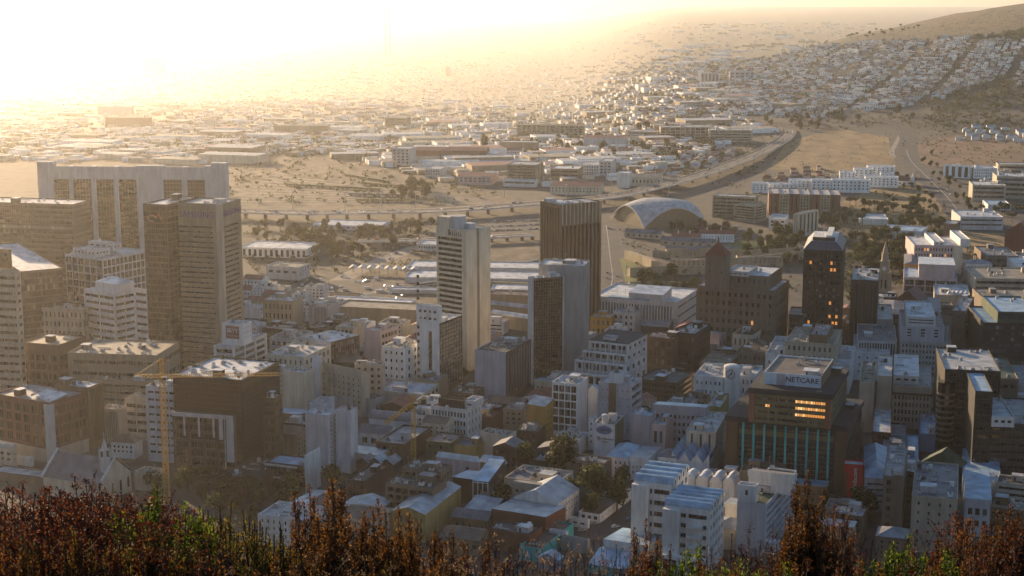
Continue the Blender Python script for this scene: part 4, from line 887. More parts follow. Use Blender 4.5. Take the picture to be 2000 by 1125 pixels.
lettering(SKY, 'SKYY', SKY.W * .52, SKY.z1 - hs * .32, hs * .28, WHT, squash=.9, off=.26); lettering(SKY, 'VODKA', SKY.W * .52, SKY.z1 - hs * .56, hs * .12, simple('sign_pinkish', (.35, .2, .22)), squash=1.3, off=.26)
lettering(NSG, 'NETCARE', NSG.W * .67, NSG.z1 - 3.2, 4.2, simple('sign_blue_black', (.03, .03, .05)), squash=1.0)
b = MB(); b.box(NSG.W * .22, NSG.W * .38, -.12, -.02, NSG.z1 - 8, NSG.z1 - .6); NSG.put(b, 'faded_emblem', [wallm('lilac')])
b = MB()
for k in range(7): x = GOL.W * (.45 + .075 * k); hh = 4.2 if k == 0 else 2 + (k % 3) * .5; b.box(x, x + .55, -.3, -.02, GOL.z1 - 5 - k * .05, GOL.z1 - 5 + hh)
b.box(GOL.W * .45 + 1.1, GOL.W * .45 + 1.65, -.3, -.02, GOL.z1 - 5, GOL.z1 - .8); GOL.put(b, 'sign_letters', [wallm('brown')])
hh = OVL.z1
b = MB(); n = 24; cx, cz, ra, rb_ = OVL.W * .49, hh - 3.9, OVL.W * .38, 2.5
b.prism([(cx + ra * math.cos(6.2832 * k / n), cz + rb_ * math.sin(6.2832 * k / n)) for k in range(n)], -.02, .2)
b.v = [(x, -z - .02, y) for x, y, z in b.v]; OVL.put(b, 'oval_sign', [simple('sign_blue', (.05, .14, .30))])
OB = simple('oval_text', (.02, .04, .10))
lettering(OVL, 'VISIONS', cx, cz, 2.0, OB, squash=.9, off=.2)
lettering(OVL, 'Y', OVL.W * .22, hh - 9.3, 4.2, BLKS); lettering(OVL, 'the Waterfront', OVL.W * .58, hh - 9.2, 1.35, BLKS, squash=.95); lettering(OVL, 'Centre', OVL.W * .52, hh - 10.9, 1.35, BLKS)
lettering(VOD, 'Vodacom', VOD.W * .58, VOD.z1 * .62, 3.3, WHT, rot=90)
b = MB(); cx, cz = VOD.W * .5, VOD.z1 * .40
for k, (dx, dz) in enumerate(((-3.4, -.8), (-1.6, .5), (2.6, -2.2), (3.4, -1.2), (.4, 3))): b.poly([(cx, -.16, cz + .4), (cx + dx * .5 + .5, -.16, cz + dz * .5 - .5), (cx + dx, -.16, cz + dz), (cx + dx * .4, -.16, cz + dz * .5 + .6)])
VOD.put(b, 'red_emblem', [simple('bright_red', (.62, .05, .02), .5)])
b = MB(); r_ = random.Random(3)
for k in range(3): b.bar((VOD.W * (.2 + .3 * k), -.6, 0), (VOD.W * (.2 + .3 * k), -.6, VOD.z1 * .1), .3)
VOD.put(b, 'leg_frame', [METAL])

# ---------------------------------------------------------------- tower cranes
YEL = simple('crane_yellow', (.55, .30, .02), .5); CON_ = wallm('grey')
def lattice(b, p0, p1, w, n, m=0, t=.22):
    p0, p1 = Vector(p0), Vector(p1); d = (p1 - p0).normalized(); up = Vector((0, 0, 1)) if abs(d.z) < .9 else Vector((1, 0, 0))
    u = d.cross(up).normalized() * (w / 2); v_ = d.cross(u).normalized() * (w / 2); cs = (u + v_, -u + v_, -u - v_, u - v_)
    for c in cs: b.bar(p0 + c, p1 + c, t, m)
    for k in range(n):
        a, e = p0 + (p1 - p0) * (k / n), p0 + (p1 - p0) * ((k + 1) / n)
        for q in range(4):
            c, g = cs[q], cs[(q + 1) % 4]; b.bar(a + c, e + g, t * .65, m); b.bar(e + c, e + g, t * .65, m)
def crane(px, pyb, pyt, label, jib, boom_top):
    base = Pz(px, pyb); t = thing('tower_crane', label, 'crane', base)
    lo, hi = 0, 200
    for _ in range(40):
        m = (lo + hi) / 2
        if proj((base.x, base.y, m))[1] > pyt: lo = m
        else: hi = m
    H = lo
    b = MB(); b.box(-3, 3, -3, 3, 0, 1.2); b.build('base_block', CON_, t)
    b = MB(); lattice(b, (0, 0, 1.2), (0, 0, H), 2.6, int(H / 2.6), t=.3); b.build('mast', YEL, t)
    b = MB(); b.cyl(0, 0, H, H + 1, 1.7, n=12); b.box(-1.4, 1.4, -1.4, 1.4, H + 1, H + 2.4); b.build('slewing_ring', YEL, t)
    b = MB(); b.box(1, 2.8, -2.9, -1, H + .6, H + 3, 0); b.box(1.1, 2.7, -2.95, -2.9, H + 1.3, H + 2.7, 1); b.build('cab', [wallm('white'), GLASS], t)
    return t, base, H
t, base, H = crane(327, 990, 745, 'tall yellow tower crane with level jib before the netted building', None, None)
b = MB(); lattice(b, (0, 0, H + 2), (0, 0, H + 12), 1.8, 4, t=.3); b.build('tower_head', YEL, t)
jl = 61.0; a = R(2)
b = MB(); lattice(b, (1, 0, H + 3), (jl * math.cos(a), jl * math.sin(a), H + 3.4), 1.5, 26, t=.16); b.build('jib', YEL, t)
b = MB(); lattice(b, (-1, 0, H + 3), (-14, -.5, H + 3), 1.6, 6, t=.2); b.build('counter_jib', YEL, t)
b = MB(); b.box(-14, -10.5, -1.6, .8, H + .6, H + 3); b.build('counterweight', wallm('light'), t)
b = MB(); b.bar((0, 0, H + 12), (-12.5, 0, H + 4), .22); b.bar((0, 0, H + 12), (32, 1, H + 4.2), .16); b.build('tie_bar', YEL, t)
b = MB(); b.bar((40, 1.4, H + 2.4), (40, 1.4, H - 16), .1); b.box(39.2, 40.8, .8, 2, H + 1.8, H + 2.5); b.box(39.6, 40.4, 1, 1.8, H - 17, H - 16); b.build('hook_block', DARKM, t)
t, base, H = crane(808, 915, 795, 'orange luffing crane with its boom lowered leftward in the middle', None, None)
b = MB(); lattice(b, (0, 0, H + 1), (0, 0, H + 7), 1.8, 3, t=.3); b.build('tower_head', YEL, t)
b = MB(); lattice(b, (-1, -1, H + 2), (-16, -3, H - 9), 1.6, 9, t=.28); b.build('boom', YEL, t)
b = MB(); lattice(b, (1, .5, H + 2), (7, 2, H + 4.5), 1.6, 3, t=.3); b.box(4.5, 7.5, .5, 3, H + 1.5, H + 4, 1); b.build('counter_jib', [YEL, DARKM], t)

# ---------------------------------------------------------------- church with belfry at the left
v = B((196, 948, 985, 84, 316, 24), 'cream', '-', '-', 'gx:slate:11', 'church with slate roof, white gable copings and a small belfry', name='church', cat='church', maxd=26)
CH = v; z, W, D = v.z1, v.W, v.D; e = .7
b = MB()
for x in (-.6, W - .4):
    b.poly([(x, -1, z - .5), (x, D / 2, z + 11.8), (x, D / 2, z + 12.8), (x, -1.2, z + .9)]); b.poly([(x + 1, D / 2, z + 11.8), (x + 1, -1, z - .5), (x + 1, -1.2, z + .9), (x + 1, D / 2, z + 12.8)])
    b.poly([(x, -1.2, z + .9), (x, D / 2, z + 12.8), (x + 1, D / 2, z + 12.8), (x + 1, -1.2, z + .9)][::-1]); b.poly([(x, D / 2, z + 12.8), (x, D + 1.2, z + .9), (x + 1, D + 1.2, z + .9), (x + 1, D / 2, z + 12.8)][::-1])
    b.poly([(x, -1, z - .5), (x, -1.2, z + .9), (x + 1, -1.2, z + .9), (x + 1, -1, z - .5)])
v.put(b, 'coping', [wallm('white')])
b = MB(); bx, by = W - 2.5, D * .3
b.box(bx - 2, bx + 2, by - 2, by + 2, z + 4, z + 12); b.box(bx - 2.4, bx + 2.4, by - 2.4, by + 2.4, z + 12, z + 12.6)
for sx in (-1, 1):
    for sy in (-1, 1): b.box(bx + sx * 1.9 - .45, bx + sx * 1.9 + .45, by + sy * 1.9 - .45, by + sy * 1.9 + .45, z + 12.6, z + 17); b.cyl(bx + sx * 1.9, by + sy * 1.9, z + 17, z + 19.5, .5, .05, 6)
b.box(bx - 2.4, bx + 2.4, by - 2.4, by + 2.4, z + 17, z + 17.6); b.cyl(bx, by, z + 17.6, z + 24, 1.9, .12, 8); b.bar((bx, by, z + 24), (bx, by, z + 27), .25); b.bar((bx - .9, by, z + 26), (bx + .9, by, z + 26), .25)
v.put(b, 'belfry', [wallm('light')])
b = MB()
for k in range(4): y = D * (k + .5) / 4; b.box(W + .55, W + .7, y - .7, y + .7, z * .3, z * .85)
v.put(b, 'window', [GDARK])
B((300, 925, 962, 262, 322, 24), 'cream', '-', 'g5x2,w.3,h.5', 'f:tan:2', 'cream parapet house right of the church front')
B((190, 945, 962, -20, 215, 20), 'stone', '-', '-', 'f:light:0', 'long low wall building with white parapet before the church')

# ---------------------------------------------------------------- city hall steeple
base = Pz(1725, 592); t = thing('clock_steeple', 'ornate sandstone clock steeple with stepped spire beside black tower', 'clock tower', base); s = 9.5; FOOT.append((base.x, base.y, 10, 10, 10))
SND = wallm('sand'); b = MB(); b.box(-s / 2, s / 2, -s / 2, s / 2, 0, 24); b.box(-s / 2 - .5, s / 2 + .5, -s / 2 - .5, s / 2 + .5, 24, 25.2)
for sx in (-1, 1):
    for sy in (-1, 1): b.box(sx * s * .5 - .9, sx * s * .5 + .9, sy * s * .5 - .9, sy * s * .5 + .9, 0, 27); b.cyl(sx * s * .5, sy * s * .5, 27, 30, .8, .05, 6)
b.build('tower_base', SND, t, rz=R(-20))
b = MB(); b.box(-3.6, 3.6, -3.6, 3.6, 25.2, 37); b.box(-4.1, 4.1, -4.1, 4.1, 37, 38); b.build('clock_stage', SND, t, rz=R(-20))
b = MB(); b.prism([(1.9 * math.cos(6.2832 * k / 16), 31.5 + 1.9 * math.sin(6.2832 * k / 16)) for k in range(16)], 3.62, 3.72); b.v = [(x, -z_, y) for x, y, z_ in b.v]; b.build('clock_face', wallm('white'), t, rz=R(-20))
b = MB(); b.cyl(0, 0, 38, 44, 3.2, 2.9, 8); b.cyl(0, 0, 44, 44.8, 3.4, n=8); b.cyl(0, 0, 44.8, 48, 2.4, 2, 8); b.cyl(0, 0, 48, 55, 2, .1, 8); b.bar((0, 0, 55), (0, 0, 58), .3); b.build('spire', SND, t, rz=R(-20))
b = MB()
for q in (-1.7, 1.7): b.box(q - .8, q + .8, -s / 2 - .06, -s / 2 + .02, 14, 22)
b.build('belfry_opening', GDARK, t, rz=R(-20))
# ---------------------------------------------------------------- roads, tracks and fields (sheets and decks)
ASPH = simple('asphalt', (.060, .058, .058), .9, var=.3, scale=.05); PALE = simple('pale_paving', (.30, .26, .21), .9, var=.25, scale=.05); WLINE = simple('road_paint', (.6, .58, .52), .8)
def strip(pts, wl, wr, dz):                       # left/right edges of a band along ground points
    L, Rr = [], []
    for i, p in enumerate(pts):
        a, c = pts[max(0, i - 1)], pts[min(len(pts) - 1, i + 1)]; d = Vector((c.x - a.x, c.y - a.y, 0)).normalized(); nrm = Vector((-d.y, d.x, 0))
        for S, w in ((L, wl), (Rr, -wr)): q = p + nrm * w; S.append(Vector((q.x, q.y, (max(p.z, terr(q.x, q.y)) if dz < 3 else p.z) + dz)))
    return L, Rr
def smooth(pts, k=6):
    out = []
    for i in range(len(pts) - 1):
        p0, p1, p2, p3 = pts[max(0, i - 1)], pts[i], pts[i + 1], pts[min(len(pts) - 1, i + 2)]
        for q in range(k):
            t = q / k; out.append(.5 * (2 * p1 + (p2 - p0) * t + (2 * p0 - 5 * p1 + 4 * p2 - p3) * t * t + (3 * p1 - p0 - 3 * p2 + p3) * t ** 3))
    out.append(pts[-1]); return out
ROADS = []
def road(name, px, w, dz, mat, label=None, paint=True, avoid=True):
    pts = smooth([G(*p) for p in px]); L, Rr = strip(pts, w / 2, w / 2, dz); b = MB()
    for i in range(len(pts) - 1): b.poly([L[i], Rr[i], Rr[i + 1], L[i + 1]])
    o = b.build(name, mat); tag(o, label, kind='structure')
    if paint:
        b = MB(); l2, r2 = strip(pts, .35, .35, dz + .06)
        for i in range(len(pts) - 1): b.poly([l2[i], r2[i], r2[i + 1], l2[i + 1]])
        b.build('centre_line', WLINE, o)
    if avoid: ROADS.append((pts, w / 2 + 5))
    return pts
def deck(name, px, w, hgt, label, lift=True):
    pts = smooth([Pz(p[0], p[1], hgt) for p in px]); L, Rr = strip(pts, w / 2, w / 2, 3.01); b = MB()
    for p in L + Rr: p.z = hgt
    for i in range(len(pts) - 1):
        b.poly([L[i], Rr[i], Rr[i + 1], L[i + 1]])
        for S, s in ((L, 1), (Rr, -1)):
            a, c = S[i], S[i + 1]; q = [a, c, c - Vector((0, 0, 1.6)), a - Vector((0, 0, 1.6))]; b.poly(q if s > 0 else q[::-1], 1)
            up = [a, a + Vector((0, 0, 1)), c + Vector((0, 0, 1)), c]; b.poly(up, 1); b.poly(up[::-1], 1)
        b.poly([L[i] - Vector((0, 0, 1.6)), L[i + 1] - Vector((0, 0, 1.6)), Rr[i + 1] - Vector((0, 0, 1.6)), Rr[i] - Vector((0, 0, 1.6))], 1)
    for w_ in (-w * .25, w * .25):
        l2, r2 = strip(pts, w_ + .35, .35 - w_, 3.01)
        for p in l2 + r2: p.z = hgt + .08
        for i in range(len(pts) - 1): b.poly([l2[i], r2[i], r2[i + 1], l2[i + 1]], 2)
    o = b.build(name, [simple('worn_asphalt', (.11, .105, .1), .9, var=.3, scale=.05), wallm('light'), WLINE]); tag(o, label, kind='structure'); ROADS.append((pts, w / 2 + 8))
    for p in pts[::2]:
        b = MB(); b.box(p.x - 2, p.x + 2, p.y - .9, p.y + .9, terr(p.x, p.y) - .5, hgt - 1.6); b.build('pier', wallm('stone'), o)
    return pts
FLY = deck('elevated_highway', [(380, 408), (480, 412), (600, 415), (720, 413), (870, 410), (1000, 400), (1180, 385), (1290, 362), (1380, 337), (1450, 312), (1500, 290), (1535, 268), (1540, 252), (1515, 240), (1470, 232)], 26, 9, 'elevated highway curving through the middle of the city')
FLY2 = deck('elevated_ramp', [(700, 470), (780, 469), (870, 466), (960, 462), (1040, 458)], 12, 6, 'lower elevated ramp behind the station')
RD1 = road('boulevard', [(1880, 425), (1850, 385), (1810, 345), (1780, 315), (1770, 290), (1775, 270), (1762, 250), (1735, 238)], 34, .10, ASPH, 'wide boulevard running up the slope at right')
RD2 = road('boulevard_ramp', [(1745, 308), (1742, 295), (1752, 278), (1760, 262)], 9, .16, PALE, 'pale curved ramp beside the boulevard', paint=False)
RD3 = road('station_street', [(1190, 580), (1196, 540), (1192, 505), (1188, 470), (1184, 440)], 42, .05, ASPH, 'broad street beside the fluted tower')
RD4 = road('lower_street', [(640, 560), (720, 520), (800, 488), (850, 470)], 20, .06, PALE, 'street along the rail yard', paint=False)
RD5 = road('cross_street', [(1040, 445), (1120, 447), (1190, 448), (1280, 455)], 18, .07, ASPH, 'cross street before the vaulted hall', paint=False)
RD6 = road('side_road', [(1995, 440), (1985, 410), (1960, 398), (1900, 408)], 16, .05, ASPH, 'side road at the right edge', paint=False)
RD7 = road('suburb_street', [(1480, 235), (1560, 180), (1640, 140), (1700, 110)], 9, .1, ASPH, 'street climbing through the hillside suburb', paint=False)
RD8 = road('suburb_street', [(1735, 238), (1660, 215), (1560, 205), (1460, 190)], 9, .1, ASPH, 'street along the foot of the suburb', paint=False)
RD10 = road('link_road', [(1290, 478), (1390, 478), (1470, 462), (1560, 482), (1640, 470)], 16, .06, ASPH, 'road between the fort and the ribbed flats')
RD11 = road('link_road', [(1385, 440), (1440, 440), (1500, 425), (1640, 428), (1700, 415), (1850, 428)], 12, .07, ASPH, 'road below the brown and cream flats', paint=False)
RD12 = road('link_road', [(1180, 600), (1210, 596), (1290, 600), (1380, 592)], 14, .06, ASPH, 'road along the parade green', paint=False)
RD13 = road('link_road', [(1560, 330), (1480, 345), (1410, 372), (1395, 400)], 10, .08, ASPH, 'slip road beside the highway bend', paint=False)
RD9 = road('front_street', [(250, 1010), (400, 965), (520, 945), (640, 945), (760, 950)], 14, .05, ASPH, 'dark street in front of the scaffolded building', paint=False)
def patch(name, px, mat, dz, label=None, n=14):
    pts = [G(*p) for p in px]; c = sum(pts, Vector()) / len(pts); b = MB(); rings = 6
    for k in range(len(pts)):
        p, q = pts[k], pts[(k + 1) % len(pts)]
        for r in range(rings):
            t0, t1 = r / rings, (r + 1) / rings; cs = []
            for a, t in ((p, t0), (p, t1), (q, t1), (q, t0)): w = c.lerp(a, t); cs.append((w.x, w.y, terr(w.x, w.y) + dz))
            if r == 0: b.poly([cs[0], cs[1], cs[2]][::1])
            else: b.poly(cs)
    o = b.build(name, mat); tag(o, label, kind='structure'); return o
def fieldm(k, c1, c2, c3, sc):
    m, n, l, b = nt(k); ge = n.new('ShaderNodeNewGeometry'); mp = n.new('ShaderNodeMapping'); mp.inputs['Scale'].default_value = (1, .45, 1); t = n.new('ShaderNodeTexNoise'); t.inputs['Scale'].default_value = sc; t.inputs['Detail'].default_value = 9; t.inputs['Roughness'].default_value = .65
    r = n.new('ShaderNodeValToRGB'); e = r.color_ramp.elements; e[0].position, e[0].color = .34, (*c1, 1); e[1].position, e[1].color = .68, (*c3, 1); q = e.new(.5); q.color = (*c2, 1)
    l.new(ge.outputs['Position'], mp.inputs[0]); l.new(mp.outputs[0], t.inputs['Vector']); l.new(t.outputs[0], r.inputs[0]); l.new(r.outputs[0], b.inputs['Base Color']); b.inputs['Roughness'].default_value = .95
    bp = n.new('ShaderNodeBump'); bp.inputs['Distance'].default_value = 1.2; l.new(t.outputs[0], bp.inputs['Height']); l.new(bp.outputs[0], b.inputs['Normal']); return m
DRY = fieldm('dry_grass', (.10, .07, .03), (.22, .145, .06), (.32, .22, .09), .03); RED = fieldm('red_earth', (.10, .055, .03), (.17, .095, .055), (.23, .15, .09), .03)
LAWN = fieldm('lawn', (.06, .08, .02), (.12, .14, .03), (.20, .19, .06), .04); YARD = fieldm('rail_yard_gravel', (.05, .04, .028), (.10, .075, .05), (.19, .145, .095), .06)
patch('dry_field', [(1500, 330), (1540, 275), (1640, 252), (1735, 268), (1742, 300), (1752, 325), (1700, 338), (1600, 345)], DRY, .08, 'sloping field of dry golden grass')
patch('dry_field', [(1640, 395), (1760, 350), (1800, 360), (1850, 400), (1880, 430), (1830, 470), (1700, 470), (1620, 440)], DRY, .07, 'dry grass below the white housing blocks')
patch('bare_slope', [(1800, 320), (1790, 285), (1850, 262), (2060, 275), (2060, 330), (1900, 335)], RED, .08, 'reddish bare slope right of the boulevard')
patch('lawn', [(1210, 505), (1235, 500), (1300, 545), (1260, 575), (1225, 565)], LAWN, .06, 'green lawn beside the broad street')
patch('lawn', [(1330, 480), (1420, 465), (1570, 480), (1560, 500), (1450, 488), (1340, 492)], LAWN, .06, 'lawn strip behind the old fort')
patch('dry_field', [(1870, 505), (1880, 455), (1965, 455), (1965, 520)], DRY, .06, 'dry ground beside the brick hall')
patch('rail_yard', [(460, 395), (440, 330), (600, 300), (700, 320), (830, 350), (1010, 385), (1000, 398), (860, 405), (600, 410)], YARD, .05, 'wide gravel rail yard behind the lettered tower')
patch('rail_yard', [(650, 560), (720, 520), (830, 480), (1050, 470), (1060, 560), (900, 600), (700, 600)], YARD, .04, 'gravel ground round the station')
patch('parking_yard', [(1100, 1062), (1130, 1022), (1236, 1018), (1240, 1030), (1160, 1090)], ASPH, .05, 'asphalt parking yard by the warehouse')
RAIL = simple('rail_steel', (.46, .38, .28), .4, .3)
patch('parking_yard', [(955, 428), (1052, 424), (1056, 455), (950, 460)], ASPH, .09, 'glinting car park left of the fluted tower top')
patch('parking_yard', [(1392, 432), (1442, 438), (1470, 452), (1400, 462)], ASPH, .09, 'car park right of the vaulted hall')
patch('parking_yard', [(1062, 470), (1172, 462), (1170, 540), (1070, 560)], ASPH, .09, 'asphalt square behind the fluted tower')
patch('parking_yard', [(640, 548), (820, 545), (830, 585), (640, 588)], ASPH, .1, 'asphalt car park left of the station')
def track(a, c):
    b = MB(); d = (c - a).normalized(); nr = Vector((-d.y, d.x, 0))
    for s in (-1.0, 1.0): b.poly([a + nr * (s - .45), c + nr * (s - .45), c + nr * (s + .45), a + nr * (s + .45)])
    o = b.build('railway_track', RAIL); tag(o, kind='structure')
    b = MB(); b.poly([a - nr * 1.9 - Vector((0, 0, .04)), c - nr * 1.9 - Vector((0, 0, .04)), c + nr * 1.9 - Vector((0, 0, .04)), a + nr * 1.9 - Vector((0, 0, .04))]); b.build('ballast', BALLAST, o); return d
BALLAST = simple('ballast', (.05, .04, .032), .95, var=.4, scale=.3); TRC = [simple('coach_' + n_, c_, .5) for n_, c_ in (('grey', (.30, .30, .31)), ('yellow', (.42, .33, .14)), ('rust', (.16, .08, .05)))]
def coaches(a, c, t0, n_, desc, col):
    d = (c - a).normalized(); L = (c - a).length
    for k in range(n_):
        p = a + d * (L * t0 + k * 19.5)
        if (p - a).length > L - 10: break
        t = thing('rail_coach', f'{("grey", "yellowish", "rusty")[col]} rail coach standing {desc}', 'rail coach', p, math.atan2(d.y, d.x), f'rail coaches {desc}')
        b = MB(); b.box(-9.3, 9.3, -1.4, 1.4, 1, 3.6); b.box(-9.1, 9.1, -1.1, 1.1, 3.6, 4); b.build('coach_body', TRC[col], t)
        b = MB(); b.box(-8.5, 8.5, -1.43, 1.43, 2.2, 3.0); b.build('window_band', GDARK, t); b = MB(); b.box(-7.5, -4.5, -1, 1, .1, 1); b.box(4.5, 7.5, -1, 1, .1, 1); tag(b.build('bogies', DARKM, t), kind='stuff')
r11 = random.Random(6)
for k in range(15):
    a, c = Pz(440 + k * 9, 399 - k * 5.6, .14), Pz(985 - k * 12, 397 - k * 2.2, .14); track(a, c)
    if k % 3 == 1: coaches(a, c, r11.uniform(.1, .6), r11.randrange(4, 9), 'on the far side of the elevated highway, line %s' % ('one', 'two', 'three', 'four', 'five')[k // 3], r11.randrange(3))
for k in range(11):
    a, c = Pz(640 + k * 17, 592 - k * 4.5, .14), Pz(1060, 512 + k * 5.5, .14); track(a, c)
    if k % 3 == 0: coaches(a, c, r11.uniform(.3, .6), r11.randrange(4, 8), 'near the station, line %s' % ('one', 'two', 'three', 'four')[k // 3], r11.randrange(2))

